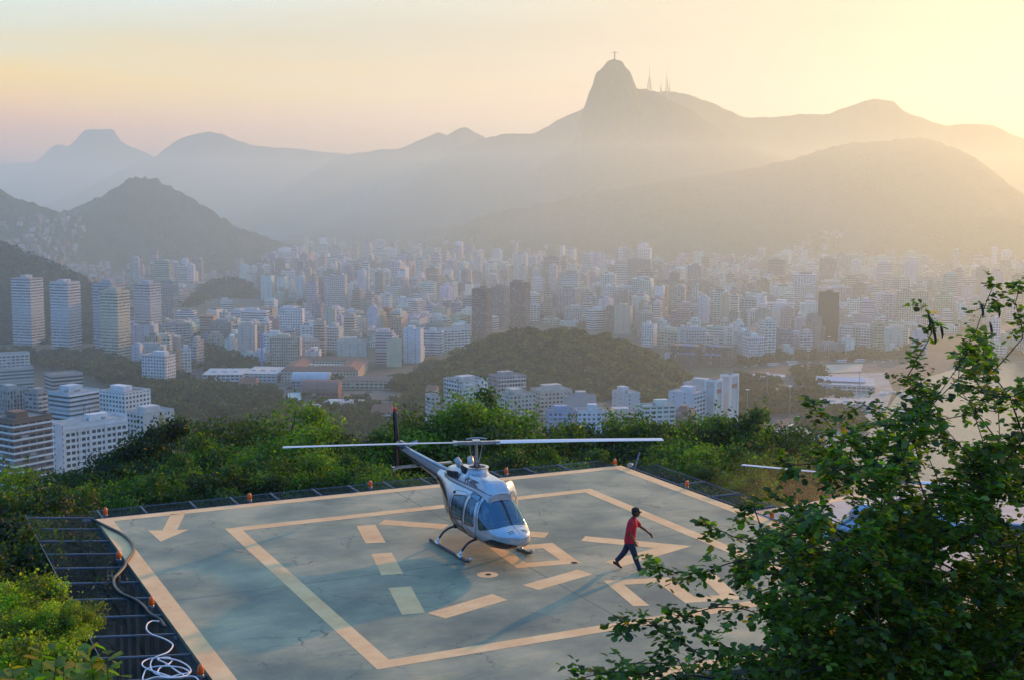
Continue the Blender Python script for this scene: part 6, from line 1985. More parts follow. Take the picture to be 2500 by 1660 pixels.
# windows of the nearest blocks are real panes set on the wall
M['pane'] = mat('window_pane', (.05, .06, .075), .2)
pane_me = {}


def panes(e, cols, rows, ww, wh, z0, pitch, x0, x1, face='front', lim=100, frame=None):
    me0 = e.data; hw = max(v.co.x for v in me0.vertices); hd = max(v.co.y for v in me0.vertices)
    key = (round(ww, 2), round(wh, 2))
    if key not in pane_me:
        mb = MB(); mb.box(0, 0, -wh / 2, ww, .16, wh); o = mb.build('window', M['pane'], e); pane_me[key] = o.data
        mb2 = MB(); mb2.box(0, 0, -wh / 2 - .22, ww + .3, .3, .16); 
        bpy.data.objects.remove(o)
    n = 0; extra = MB()
    for r in range(rows):
        for c in range(cols):
            t = x0 + (x1 - x0) * (c + .5) / cols; z = z0 + r * pitch
            if face == 'front': p = (t * hw, -hd - .03, z); a = 0
            else: p = (-hw - .03, t * hd, z); a = math.pi / 2
            if n < lim and r >= rows - max(1, int(lim / cols)):
                o = bpy.data.objects.new('window', pane_me[key]); COL.objects.link(o); o.parent = e; o.location = p; o.rotation_euler = (0, 0, a); n += 1
            elif r < rows - max(1, int(lim / cols)):
                if face == 'front': extra.box(p[0], p[1], z - wh / 2, ww, .16, wh)
                else: extra.box(p[0], p[1], z - wh / 2, .16, ww, wh)
    if extra.v:
        q = extra.build('lower_windows', M['pane'], e); q['kind'] = 'stuff'
    return n


hw_ = max(v.co.z for v in b_white.data.vertices)
panes(b_white, 12, 20, 2.1, 1.7, hw_ - 20 * 3.3 - 1.5, 3.3, -.94, .96)
mb = MB()
hwx = max(v.co.x for v in b_white.data.vertices); hdy = max(v.co.y for v in b_white.data.vertices)
for t in (-.53, -.20, .28, .62):
    mb.box(t * hwx, -hdy - .2, 0, .8, .5, hw_ - 1)
mb.box(.02 * hwx, -hdy - .15, hw_ - 2.2, hwx * 1.9, .5, .9)
mb.build('facade_ribs', mat('white_ribs', (.68, .69, .70), .7), b_white)
hb_ = max(v.co.z for v in b_beige.data.vertices)
panes(b_beige, 3, 22, 2.2, 1.6, hb_ - 22 * 3.3 - 1.2, 3.3, -.75, .8)
mb = MB(); hbx = max(v.co.x for v in b_beige.data.vertices); hby = max(v.co.y for v in b_beige.data.vertices)
mb.box(.12 * hbx, -hby - .12, 0, hbx * .36, .24, hb_ - 1.2); mb.build('beige_strip', mat('beige_wall', (.46, .36, .20), .8), b_beige)
# white edges of the twin slabs
for e in list(COL.objects):
    if e.get('label', '').endswith('twin slabs with white edges'):
        z = max(v.co.z for v in e.data.vertices); x = max(v.co.x for v in e.data.vertices); y = max(v.co.y for v in e.data.vertices)
        mb = MB()
        for sx, sy in ((-1, -1), (1, -1), (1, 1)): mb.box(sx * x, sy * y, 0, 1.6, 1.6, z + 1.2)
        mb.box(0, -y - .3, z - .5, 2 * x, 1.2, 1.7); mb.box(x + .3, 0, z - .5, 1.2, 2 * y, 1.7); mb.build('white_edge', mat('white_edge', (.72, .72, .70), .7), e)
        mb = MB(); mb.box(x + .1, 0, z - 9, .3, 1.6 * y, 3); mb.build('roof_band', mat('rust_band', (.36, .16, .10), .7), e)

# --- low buildings in the park
def low(name, xl, xr, yb, w_d, h, wall, roof, label, rot=0.0, kind_='gable', cat='building'):
    """low house or hall with a pitched, flat or vaulted roof"""
    a = Gd(xl, yb); b = Gd(xr, yb); w = abs(b.x - a.x); d = w_d
    e = empty(name, ((a.x + b.x) / 2, a.y + d / 2, CITY_Z), rot, label, cat)
    mb = MB(); mb.col = wall; mb.box(0, 0, 0, w, d, h, uv=True); mb.build('walls', [FAC['wide' if h > 4 else 'grid']], e, colors=True, uvs=True)
    mb = MB(); mb.col = roof
    if kind_ == 'gable':
        mb.add([(-w / 2 - .5, -d / 2 - .5, h), (w / 2 + .5, -d / 2 - .5, h), (w / 2 + .5, d / 2 + .5, h), (-w / 2 - .5, d / 2 + .5, h), (-w / 2 * .8, 0, h + d * .28), (w / 2 * .8, 0, h + d * .28)], [(0, 1, 5, 4), (1, 2, 5), (2, 3, 4, 5), (3, 0, 4), (3, 2, 1, 0)])
    elif kind_ == 'flat':
        mb.box(0, 0, h + .003, w + .6, d + .6, .5)
        for k in range(3): mb.box((k - 1) * w * .28, 0, h + .51, w * .12, d * .3, 1.2)
    else:
        n_ = 10; o = len(mb.v)
        for sx in (-1, 1):
            for k in range(n_ + 1):
                t = math.pi * k / n_; mb.v.append((sx * w / 2, -d / 2 * math.cos(t), h + d * .30 * math.sin(t)))
        for k in range(n_): mb.face((o + k, o + n_ + 1 + k, o + n_ + 2 + k, o + k + 1))
        mb.face([o + k for k in range(n_ + 1)]); mb.face([o + n_ + 1 + k for k in range(n_ + 1)][::-1])
    mb.build('roof', M['roof'], e, colors=True)
    HERO_XY.append((e.location.x, e.location.y, max(w, d) * .6))
    return e


low('shopping_hall', 465, 556, 885, 45, 9, (.60, .66, .70), (.56, .60, .62), 'long low white hall with small windows beside the car park', .06, 'flat', 'hall')
low('warehouse', 560, 645, 880, 50, 8, (.62, .62, .62), (.62, .63, .62), 'low white warehouse with cluttered roof left of the red-roofed school', -.1, 'flat', 'warehouse')
# school ring with tile roof
a = Gd(648, 880); b = Gd(826, 880); sw = b.x - a.x; sd = 95
sch = empty('school', ((a.x + b.x) / 2, a.y + sd / 2, CITY_Z), 0, 'large cream school with a red roof round its courtyard', 'school')
mb = MB(); mb.col = (.60, .55, .42)
for cx_, cy_, w_, d_ in ((0, -sd / 2 + 8, sw, 16), (0, sd / 2 - 8, sw, 16), (-sw / 2 + 10, 0, 20, sd - 32.2), (sw / 2 - 10, 0, 20, sd - 32.2), (0, 0, sw - 40.4, 8)): mb.box(cx_, cy_, 0, w_, d_, 11, uv=True)
mb.build('walls', [FAC['grid']], sch, colors=True, uvs=True)
mb = MB(); mb.col = TILE
for cx_, cy_, w_, d_ in ((0, -sd / 2 + 8, sw + 1, 17), (0, sd / 2 - 8, sw + 1, 17)):
    mb.add([(cx_ - w_ / 2, cy_ - d_ / 2, 11), (cx_ + w_ / 2, cy_ - d_ / 2, 11), (cx_ + w_ / 2, cy_ + d_ / 2, 11), (cx_ - w_ / 2, cy_ + d_ / 2, 11), (cx_ - w_ / 2 + 6, cy_, 14.5), (cx_ + w_ / 2 - 6, cy_, 14.5)], [(0, 1, 5, 4), (1, 2, 5), (2, 3, 4, 5), (3, 0, 4)])
for cx_ in (-sw / 2 + 10, sw / 2 - 10):
    mb.add([(cx_ - 10.5, -sd / 2 + 16.6, 11), (cx_ + 10.5, -sd / 2 + 16.6, 11), (cx_ + 10.5, sd / 2 - 16.6, 11), (cx_ - 10.5, sd / 2 - 16.6, 11), (cx_, -sd / 2 + 10, 14), (cx_, sd / 2 - 10, 14)], [(0, 1, 4), (1, 2, 5, 4), (2, 3, 5), (3, 0, 4, 5)])
mb.build('roof', M['roof'], sch, colors=True)
HERO_XY.append((sch.location.x, sch.location.y, 75))
low('gym_hall', 696, 780, 921, 30, 7, RED, (.26, .14, .12), 'barn-like red hall with a vaulted roof beside the dirt field', 0, 'vault', 'hall')
low('pool_canopy', 672, 758, 893, 22, 7, (.30, .34, .40), (.50, .56, .64), 'pale blue vaulted canopy behind the red hall', 0, 'vault', 'canopy')
low('barracks', 787, 915, 897, 14, 8, (.50, .46, .36), (.36, .20, .15), 'long narrow cream building with a reddish roof along the dirt field', 0, 'gable', 'building')
for i, (xl, xr, yb, dpt, h, wl, rf, k, lb) in enumerate(((690, 745, 958, 24, 6, WHITE, (.42, .44, .46), 'flat', 'low white building in front of the red hall'), (745, 790, 950, 26, 7, (.50, .60, .72), (.6, .62, .62), 'flat', 'low bluish building right of the low white one'),
        (853, 905, 975, 22, 8, WHITE, TILE, 'gable', 'white house with a red roof left of the tail fin'), (796, 835, 948, 20, 7, WHITE, (.5, .5, .5), 'flat', 'small white building beside the trees under the dirt field'), (704, 735, 985, 14, 6, (.55, .4, .32), TILE, 'gable', 'small house with an orange roof above the treetops'),
        (548, 590, 906, 18, 9, CREAM, TILE, 'gable', 'cream villa with a brown roof among the park trees'), (982, 1008, 925, 14, 10, WHITE, TILE, 'gable', 'small red-roofed house at the left of the near centre blocks'), (455, 500, 1012, 16, 4, (.3, .2, .18), (.22, .10, .09), 'flat', 'dull red court almost hidden in the park trees'))):
    low('house' if h > 5 else 'court', xl, xr, yb, dpt, h, wl, rf, lb, .1 * (i % 3 - 1), k, 'house')
flat('dirt_field', [(792, 902), (915, 898), (948, 926), (785, 932)], CITY_Z + .2, mat('dirt', (.22, .15, .12), .95, noise=(.03, .3)))
flat('pool', [(664, 905), (694, 904), (694, 926), (662, 928)], CITY_Z + .25, mat('pool_water', (.35, .62, .68), .2))
# marina building and terraces at the right
mar = low('marina_building', 1905, 2030, 905, 55, 7, (.52, .50, .46), (.50, .52, .54), 'low marina building with pale blue roofs by the water', -.25, 'flat', 'building')
mb = MB(); mb.col = (.30, .48, .66); mb.box(-6, 0, 8.75, 46, 30, .4); mb.build('blue_roof', M['roof'], mar, colors=True)
low('pier_terrace', 1900, 2025, 945, 30, 5, (.55, .50, .45), (.55, .53, .50), 'long low terrace with boats in front of the marina building', -.25, 'flat', 'terrace')
low('warehouse', 1735, 1812, 880, 18, 5, (.55, .53, .5), (.6, .6, .6), 'narrow white-roofed shed in the park at the right', -.2, 'flat', 'shed')
low('boathouse', 1775, 1880, 1022, 30, 6, (.50, .40, .32), (.52, .47, .40), 'pale roofed boathouse above the trees left of the leafy tree', .15, 'flat', 'boathouse')

# roads
flat('road', [(1690, 985), (1740, 940), (1795, 900), (1840, 880), (1880, 862), (1915, 865), (1880, 890), (1835, 912), (1805, 940), (1760, 985), (1730, 1020)], CITY_Z + .15, M['asphalt'])
flat('road', [(1760, 985), (1850, 955), (1930, 935), (1990, 925), (2000, 935), (1930, 950), (1850, 975), (1790, 1010)], CITY_Z + .2, M['asphalt'])
flat('road', [(1700, 842), (1850, 835), (2100, 828), (2100, 834), (1850, 845), (1700, 852)], CITY_Z + .15, M['asphalt'])
flat('road', [(405, 905), (450, 860), (475, 820), (485, 822), (468, 862), (440, 910)], CITY_Z + .15, M['asphalt'])
flat('pavement', [(1718, 905), (1770, 888), (1812, 898), (1770, 925), (1730, 948)], CITY_Z + .12, mat('pale_paving', (.34, .31, .27), .9, noise=(.05, .4)))
flat('pavement', [(1886, 905), (1900, 862), (2040, 858), (2060, 900), (2035, 960), (1960, 985), (1880, 960)], CITY_Z + .12, mat('pale_paving', (.36, .33, .29), .9, noise=(.05, .4)))
flat('pavement', [(1762, 1015), (1850, 985), (1960, 985), (1900, 1050), (1780, 1090)], CITY_Z + .12, mat('pale_paving', (.34, .31, .28), .9, noise=(.05, .4)))
flat('sand', [(1850, 842), (1990, 838), (1985, 856), (1845, 862)], CITY_Z + .2, M['sand'])

# --- ordinary blocks on the street grid
HILLS_PX = [[(940, 885), (960, 845), (1010, 815), (1070, 790), (1130, 764), (1190, 748), (1400, 758), (1500, 795), (1570, 840), (1600, 890), (1590, 935), (1400, 970), (1000, 945)],
            [(410, 730), (425, 690), (460, 660), (520, 640), (580, 655), (612, 690), (625, 735), (560, 745)], [(300, 850), (470, 790), (500, 812), (560, 835), (640, 850), (985, 855), (1000, 1100), (380, 1100), (200, 900)], [(1560, 842), (1720, 845), (1850, 822), (2500, 822), (2600, 1200), (1550, 1200), (1560, 940)],
            [(-400, 700), (0, 700), (300, 700), (300, 860), (200, 900), (-400, 1000)], [(990, 850), (1560, 850), (1600, 1100), (950, 1100)]]
rngc = random.Random(99)
cands = []
for gy in range(0, 98):
    for gx in range(-78, 78):
        d0 = 1290 + gy * 26.5; x0 = gx * 28.5
        a_ = .30 + .12 * math.sin(gy * .13)
        x = x0 * math.cos(a_) - (d0 - 2200) * math.sin(a_) * .0 + rngc.uniform(-5, 5) + 12 * math.sin(d0 / 150); y = d0 + x0 * math.sin(.25) * .35 + rngc.uniform(-5, 5)
        if y < 1280 or y > 3900: continue
        px_, py_ = proj((x, y, CITY_Z))
        if px_ < 300 or px_ > 2420: continue
        # the feet of the big hills bound the city
        lim = 3000 + 650 * math.exp(-((px_ - 780) / 190) ** 2) - (420 if px_ < 640 else 0) + (120 if 900 < px_ < 1500 else 0)
        if px_ > 1500: lim = 3020
        if y > lim: continue
        if any(in_poly(px_, py_, q) for q in HILLS_PX): continue
        if any((x - hx) ** 2 + (y - hy) ** 2 < (hr * 1.0) ** 2 for hx, hy, hr in HERO_XY): continue
        if vnoise(x / 170.0, y / 170.0, 7) > .76: continue
        if rngc.random() < .10: continue
        cands.append((x, y, px_, py_))
cands.sort(key=lambda q: q[1])
PALS = [(WHITE, 'white'), (WHITE, 'white'), (PALE, 'pale grey'), (PALE, 'pale grey'), (CREAM, 'cream'), (GREY, 'grey'), ((.50, .46, .42), 'greige'), ((.40, .33, .29), 'brown'), ((.60, .64, .66), 'pale blue'), ((.58, .62, .56), 'pale green'), ((.62, .57, .52), 'pinkish'), (WHITE, 'white'), ((.52, .42, .32), 'tan')]
STY = [('grid', 'with small windows'), ('wide', 'with wide windows'), ('band', 'with ribbon windows'), ('pier', 'with vertical strips'), ('side', 'with mostly blank walls')]
LM = [((x0 + x1) / 2, yb, lb) for x0, x1, yb, lb in ((1088, 1135, 788, 'left brown striped tower'), (1175, 1223, 768, 'right brown striped tower'), (1888, 1935, 802, 'plain dark brown tower'), (870, 906, 772, 'red and white chequered tower'), (777, 845, 844, 'cream slab with tiny windows'),
      (930, 977, 838, 'pale blue slab'), (786, 857, 768, 'broad cream block'), (575, 615, 814, 'office with beige piers'), (612, 665, 648, 'wide white block by the left hill'), (1398, 1463, 762, 'wide dark office above the wooded hill'), (1446, 1501, 679, 'tall pinkish tower'),
      (1511, 1578, 704, 'left brown striped slab'), (1616, 1704, 807, 'pale green block'), (1936, 2018, 811, 'left broad pale block'), (2037, 2097, 712, 'first glowing tower'), (1753, 1833, 752, 'white framed block'), (436, 470, 846, 'orange block group'), (690, 750, 803, 'broad white block'), (1247, 1303, 727, 'striped office'), (430, 610, 730, 'dark round hill'))]
ORD = ['nearest', 'second', 'third', 'fourth', 'fifth', 'sixth', 'seventh', 'eighth', 'ninth', 'tenth']
seen = {}; n_ind = 0
far_mb = {k: MB() for k, _ in STY}
far_roof = MB()
for (x, y, px_, py_) in cands:
    colr, cn = rngc.choice(PALS); stl, sn = rngc.choice(STY)
    cc = tuple(min(.8, q * rngc.uniform(.82, 1.12)) for q in colr)
    w = rngc.choice([9, 12, 14, 17, 20, 24, 30]) * rngc.uniform(.85, 1.15); dpt = rngc.uniform(10, 17)
    h = rngc.choice([7, 9, 12, 14, 17, 20, 24, 28, 32, 36, 40]) * rngc.uniform(.85, 1.15) * (.75 + .6 * vnoise(x / 220, y / 220, 12))
    if rngc.random() < .06 and y > 1900: h = rngc.uniform(46, 66)
    rz = -.35 + .5 * vnoise(x / 300.0, y / 300.0, 3) * 2 - .3 + (math.pi / 2 if rngc.random() < .3 else 0)
    edge = (px_ < 330 or px_ > 2330)
    if n_ind < 185 and not edge and (px_ > 440 or py_ < 720):
        lx, ly, ln = min(LM, key=lambda q: (q[0] - px_) ** 2 + ((q[1] - py_) * 2.2) ** 2)
        ddx, ddy = px_ - lx, (py_ - ly)
        sidew = ('left of' if ddx < 0 else 'right of') if abs(ddx) > abs(ddy) * 1.6 else ('behind' if ddy < 0 else 'in front of')
        key = (cn, sn, sidew, ln); k = seen.get(key, 0); seen[key] = k + 1
        if k < 10:
            hh = 'tall ' if h > 45 else ('low ' if h < 22 else '')
            lab = (ORD[k] + ' ' if k else '') + f'{hh}{cn} block {sn} {sidew} the {ln}'
            if len(lab.split()) > 16: lab = (ORD[k] + ' ' if k else '') + f'{hh}{cn} block {sidew} the {ln}'
            e = tower('city_block', w, dpt, h, stl, cc, rz, (x, y, CITY_Z), rngc.choice([0, 0, 1, 1, 2, 3]) if stl != 'side' else 0, None, 1, n_ind, 'side' if rngc.random() < .5 else None)
            tag(e, lab, 'apartment block', 'ordinary blocks of the city centre')
            n_ind += 1
            continue
    mb = far_mb[stl]; mb.col = cc; mb.box(x, y, CITY_Z, w, dpt, h, rz, uv=True)
    far_roof.col = tuple(q * .9 for q in cc) if rngc.random() < .5 else ROOFG
    far_roof.box(x, y, CITY_Z + h + .01, w * .5, dpt * .5, 3.0, rz)
    far_roof.col = WHITE if rngc.random() < .5 else GREY
    far_roof.box(x + w * .3 * math.cos(rz), y + w * .3 * math.sin(rz), CITY_Z + h + .01, 3, 3, 2.0, rz)
    if h > 18 and stl in ('wide', 'band', 'grid') and y < 2700:
        far_roof.col = tuple(min(.85, q * 1.2) for q in cc)
        for q in range(1, int(h / 3.1), 1):
            far_roof.box(x + math.sin(rz) * dpt * .5, y - math.cos(rz) * dpt * .5, CITY_Z + q * 3.1 - .5, w * .9, 1.6, .9, rz)
# small houses climbing the hillsides
def hillside_houses(poly, n_, d0, d1, seed):
    r = random.Random(seed); k = 0
    dg = bpy.context.evaluated_depsgraph_get()
    while k < n_:
        x = r.uniform(min(q[0] for q in poly), max(q[0] for q in poly)); y = r.uniform(min(q[1] for q in poly), max(q[1] for q in poly))
        n_ -= .02
        if not in_poly(x, y, poly): continue
        o_ = Vector((0, 0, CAM_H)); d_ = ray(x * K, y * K).normalized()
        o2 = o_ + d_ * 900
        for _ in range(4):
            hit, pos, nr, idx, ob, mw = SC.ray_cast(dg, o2, d_)
            if hit and ob.name in ('haze', 'mist'): o2 = pos + d_ * 1.0
            else: break
        if not hit or ob is None or ob.get('kind') != 'structure' or not (d0 < pos.y < d1): 
            continue
        cc = tuple(q * .62 for q in r.choice([WHITE, PALE, CREAM, (.5, .34, .26), GREY, GREY])); s_ = r.uniform(6, 11)
        far_roof.col = cc; far_roof.box(pos.x, pos.y, pos.z - 3, s_, s_ * r.uniform(.7, 1.1), 3 + r.uniform(4, 9), r.uniform(0, 1.5)); k += 1
bpy.context.view_layer.update()
hillside_houses([(0, 520), (60, 500), (140, 500), (190, 480), (200, 560), (180, 600), (120, 605), (60, 590), (0, 570)], 120, 1500, 4000, 1)
hillside_houses([(150, 600), (330, 620), (620, 640), (620, 655), (350, 650), (160, 640)], 110, 1500, 4000, 2)
hillside_houses([(1700, 640), (1780, 600), (1830, 560), (1920, 530), (1960, 545), (1880, 600), (1820, 640)], 110, 2000, 4500, 3)
hillside_houses([(850, 600), (1000, 545), (1250, 560), (1400, 590), (1000, 600)], 60, 2000, 5200, 4)
hillside_houses([(0, 565), (60, 600), (200, 655), (260, 700), (300, 720), (340, 660), (200, 610)], 60, 1500, 4000, 5)
import bmesh as _bm
allm = bpy.data.meshes.new('distant_buildings')
bmj = _bm.new(); mats_ = []
cl = bmj.loops.layers.float_color.new('Col'); ul = bmj.loops.layers.uv.new('UVMap')
for mi, (k, mb, mt) in enumerate([(k, far_mb[k], FAC[k]) for k, _ in STY] + [('roof', far_roof, M['roof'])]):
    allm.materials.append(mt)
    vs = [bmj.verts.new(v) for v in mb.v]
    for f, c, u in zip(mb.f, mb.c, mb.uv):
        fc = bmj.faces.new([vs[i] for i in f]); fc.material_index = mi
        for li, lp in enumerate(fc.loops):
            lp[cl] = (*c[:3], 1); lp[ul].uv = u[li] if u else (-9, -9)
bmj.to_mesh(allm); bmj.free()
o = bpy.data.objects.new('distant_buildings', allm); COL.objects.link(o)
tag(o, 'countless hazy blocks and hillside houses at the back of the city', 'buildings', None, 'stuff')
print('city blocks', n_ind, 'others', len(cands) - n_ind)


# ------------------------------------------------------------------ trees of the city
def canopy(name, pts, sz, seed, base, label, per=46, q=2.4):
    rng = np.random.default_rng(seed); pts = np.array(pts); n = len(pts)
    rr = sz * (.7 + .6 * rng.random(n))
    idx = np.repeat(np.arange(n), per)
    d = rand_dirs(rng, len(idx)); d[:, 2] = np.abs(d[:, 2]) * 1.0 - .15
    pos = pts[idx] + d * (rng.random(len(idx)) ** .4)[:, None] * rr[idx][:, None] * np.array([1, 1, .8]); pos[:, 2] += rr[idx] * .55
    tint = (1 + .5 * (rng.random(n) * 2 - 1))[idx][:, None]
    cols = leaf_cols(rng, len(idx), base, .4, .02, (.12, .11, .04)) * tint
    v, f, c = leaf_arrays(pos, rand_dirs(rng, len(idx)), rand_dirs(rng, len(idx)) * .7 + np.array([0, 0, 1.]), q * (.6 + .8 * rng.random(len(idx))), QUAD, cols)
    o = np_mesh(name, v, f, M['leaf_far'], None, c)
    return tag(o, label, 'trees', None, 'stuff')


def scatter_px(poly, n_, seed, hitname=None, z=CITY_Z, avoid=True):
    r = random.Random(seed); out = []
    dg = bpy.context.evaluated_depsgraph_get() if hitname else None
    guard = 0
    while len(out) < n_ and guard < n_ * 30:
        guard += 1
        x = r.uniform(min(q[0] for q in poly), max(q[0] for q in poly)); y = r.uniform(min(q[1] for q in poly), max(q[1] for q in poly))
        if not in_poly(x, y, poly): continue
        if hitname:
            d_ = ray(x * K, y * K).normalized(); o_ = Vector((0, 0, CAM_H)) + d_ * hitname[1]; ok = False
            for _ in range(6):
                hit, pos, nr, idx, ob, mw = SC.ray_cast(dg, o_, d_)
                if not hit: break
                if ob.name.startswith(hitname[0]): ok = True; break
                o_ = pos + d_ * 2
            if not ok: continue
            out.append((pos.x, pos.y, pos.z)); continue
        p = Gd(x, y, z)
        if avoid and any((p.x - hx) ** 2 + (p.y - hy) ** 2 < (hr * .8) ** 2 for hx, hy, hr in HERO_XY): continue
        out.append((p.x, p.y, p.z))
    return out


bpy.context.view_layer.update()
FG_ = (.048, .062, .022)
park = scatter_px([(300, 905), (420, 870), (455, 890), (560, 890), (640, 905), (670, 940), (780, 935), (960, 930), (1000, 880), (1020, 930), (960, 1000), (900, 1130), (330, 1130), (200, 920)], 1150, 5)
park += scatter_px([(190, 870), (330, 870), (410, 900), (480, 930), (300, 905)], 90, 6)
park += scatter_px([(410, 850), (480, 800), (560, 830), (640, 862), (560, 875), (470, 862)], 110, 7)
park += scatter_px([(0, 810), (230, 820), (330, 850), (330, 890), (100, 850), (0, 850)], 170, 8)
park += scatter_px([(640, 875), (820, 893), (950, 880), (985, 850), (1020, 880), (990, 930), (940, 905), (820, 895)], 170, 9)
canopy('park_trees', park, 7.5, 1, FG_, 'dark wooded park between the left blocks and the red hall')
right = scatter_px([(1700, 870), (1780, 880), (1830, 900), (1800, 940), (1740, 985), (1700, 1000)], 130, 10) + scatter_px([(1830, 860), (1900, 850), (1900, 900), (1850, 900)], 50, 11) + scatter_px([(1700, 828), (1850, 815), (2120, 812), (2120, 830), (1850, 835), (1700, 850)], 170, 12)
right += scatter_px([(1780, 925), (1880, 905), (1960, 925), (1880, 945), (1800, 960)], 60, 13) + scatter_px([(1850, 960), (1960, 950), (1990, 985), (1850, 1010)], 60, 14)
canopy('promenade_trees', right, 7.0, 2, (.045, .050, .022), 'hazy trees along the bayside road at the right')
canopy('street_trees', [(x + 16, y - 15, CITY_Z) for x, y, a, b in cands if vnoise(x / 90, y / 90, 31) > .56], 6.5, 3, (.04, .05, .022), 'scattered dark trees between the city blocks', 26, 3.2)
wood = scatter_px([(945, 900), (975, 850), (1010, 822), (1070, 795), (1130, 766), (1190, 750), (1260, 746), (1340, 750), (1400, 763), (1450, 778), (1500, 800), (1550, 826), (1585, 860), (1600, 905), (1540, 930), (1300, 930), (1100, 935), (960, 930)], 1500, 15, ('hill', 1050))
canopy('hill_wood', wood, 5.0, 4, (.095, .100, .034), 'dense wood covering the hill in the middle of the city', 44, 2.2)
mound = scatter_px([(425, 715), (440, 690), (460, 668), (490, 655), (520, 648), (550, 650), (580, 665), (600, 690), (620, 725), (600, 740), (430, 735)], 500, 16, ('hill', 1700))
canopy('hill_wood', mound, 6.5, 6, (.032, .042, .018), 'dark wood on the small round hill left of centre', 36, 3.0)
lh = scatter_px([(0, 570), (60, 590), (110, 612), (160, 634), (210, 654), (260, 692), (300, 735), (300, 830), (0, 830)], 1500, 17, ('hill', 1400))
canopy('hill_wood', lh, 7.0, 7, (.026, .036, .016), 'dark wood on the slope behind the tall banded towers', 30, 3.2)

# palms standing out in the park
def palm(px_, py_, h, label):
    p = Gd(px_, py_); e = empty('palm_tree', p, px_ * .1, label, 'palm', 'palms in the park')
    mb = MB(); mb.tube([(0, 0, 0), (.4, 0, h * .5), (.2, 0, h)], [.35, .28, .22], 6); mb.build('trunk', M['bark'], e)
    mb = MB(); mb.col = (.03, .045, .015)
    for k in range(13):
        t = 2 * math.pi * k / 13; d_ = Vector((math.cos(t), math.sin(t), 0)); s_ = Vector((-d_.y, d_.x, 0)); up_ = .5 + .5 * (k % 3) / 2
        for j in range(6):
            a0 = j / 6; a1 = (j + 1) / 6
            q = lambda a: Vector((.2, 0, h)) + d_ * (4.2 * a) + Vector((0, 0, 2.2 * up_ * a - 3.6 * a * a))
            w0 = .7 * math.sin(math.pi * min(1, a0 * .9 + .08)); w1 = .7 * math.sin(math.pi * min(1, a1 * .9 + .08))
            mb.add([q(a0) + s_ * w0, q(a0) - s_ * w0, q(a1) - s_ * w1, q(a1) + s_ * w1], [(0, 1, 2, 3)])
    mb.build('crown', M['leaf_far'], e, colors=True)
    return e


palm(669, 937, 17, 'large palm beside the turquoise pool'); palm(700, 940, 13, 'lower palm in front of the red hall'); palm(478, 930, 14, 'palm in the park left of the villa')
# blue mast
p = Gd(605, 862); mb = MB(); mb.tube([tuple(p), (p.x, p.y, p.z + 40)], .9, 8); mb.tube([(p.x, p.y, p.z + 40), (p.x, p.y, p.z + 42)], [1.4, .5], 8)
tag(mb.build('mast', mat('blue_paint', (.10, .16, .55), .5)), 'slim blue mast beside the office with beige piers', 'mast')

# cars and buses, small boats
def make_car(col, L=4.4, Wd=1.8, Ht=1.45, label='', bus=False):
    e = empty('bus' if bus else 'car', (0, 0, 0), 0, label, 'bus' if bus else 'car', 'vehicles on the bayside roads')
    mb = MB()
    if bus:
        mb.box(0, 0, .35, L, Wd, Ht - .35); mb.box(0, 0, Ht, L * .8, Wd * .8, .2)
    else:
        pr_ = [(-L / 2, .35), (-L / 2, .85), (-L * .36, .95), (-L * .24, Ht), (L * .12, Ht), (L * .27, .95), (L / 2 - .1, .82), (L / 2, .6), (L / 2, .35)]
        n_ = len(pr_)
        for y in (-Wd / 2, Wd / 2):
            for x, z in pr_: mb.v.append((x, y, z))
        mb.face(list(range(n_))); mb.face([n_ + k for k in range(n_)][::-1])
        for k in range(n_): mb.face((k, n_ + k, n_ + (k + 1) % n_, (k + 1) % n_))
    mb.build('body', mat('car_paint', col, .3, coat=.4), e)
    mb = MB()
    if bus: mb.box(0, 0, 1.5, L * .96, Wd + .06, .8)
    else: mb.box(-L * .06, 0, 1.0, L * .36, Wd + .04, .32)
    mb.build('windows', M['pane'], e)
    for sx in (-.3, .3):
        for sy in (-1, 1):
            mb = MB(); mb.tube([(sx * L, sy * (Wd / 2 - .2), .33), (sx * L, sy * (Wd / 2 + .01), .33)], .33, 10); mb.build('wheel', M['rubber'], e)
    return e


protos = [make_car((.7, .7, .7)), make_car((.25, .26, .28)), make_car((.5, .04, .03)), make_car((.55, .5, .1)), make_car((.65, .68, .7), 11, 2.5, 3.1, '', True)]
cn_ = ['white car', 'dark grey car', 'red car', 'yellow taxi', 'white bus']
paths = [([(1712, 1000), (1745, 955), (1795, 915), (1850, 885), (1895, 867)], 26, 'on the curving bayside road'), ([(1785, 998), (1850, 966), (1930, 943), (1992, 930)], 20, 'on the side road to the marina'), ([(1710, 847), (1850, 840), (2090, 831)], 22, 'on the road before the broad pale blocks'), ([(425, 905), (458, 862), (480, 824)], 14, 'on the road by the orange block group')]
rc = random.Random(4); usedp = set(); cnt = {}
for pts, nn, wh in paths:
    for i in range(nn):
        t = (i + rc.uniform(.1, .6)) / nn * (len(pts) - 1); k = min(int(t), len(pts) - 2); f = t - k
        a = Gd(*pts[k]); b = Gd(*pts[k + 1]); p = a.lerp(b, f); dr = (b - a).normalized(); p += Vector((-dr.y, dr.x, 0)) * rc.uniform(-9, 9)
        c = rc.choice([0, 0, 0, 1, 1, 2, 3, 4])
        e = protos[c] if c not in usedp else copy_tree(protos[c]); usedp.add(c)
        e.location = (p.x, p.y, CITY_Z + .22); e.rotation_euler = (0, 0, math.atan2(dr.y, dr.x))
        kk = cnt.get((c, wh), 0); cnt[(c, wh)] = kk + 1
        e['label'] = ((ORD[min(kk, 9)] + ' ') if kk else '') + cn_[c] + ' ' + wh + ', counted away'
        if kk == 0: e['label'] = 'nearest ' + cn_[c] + ' ' + wh

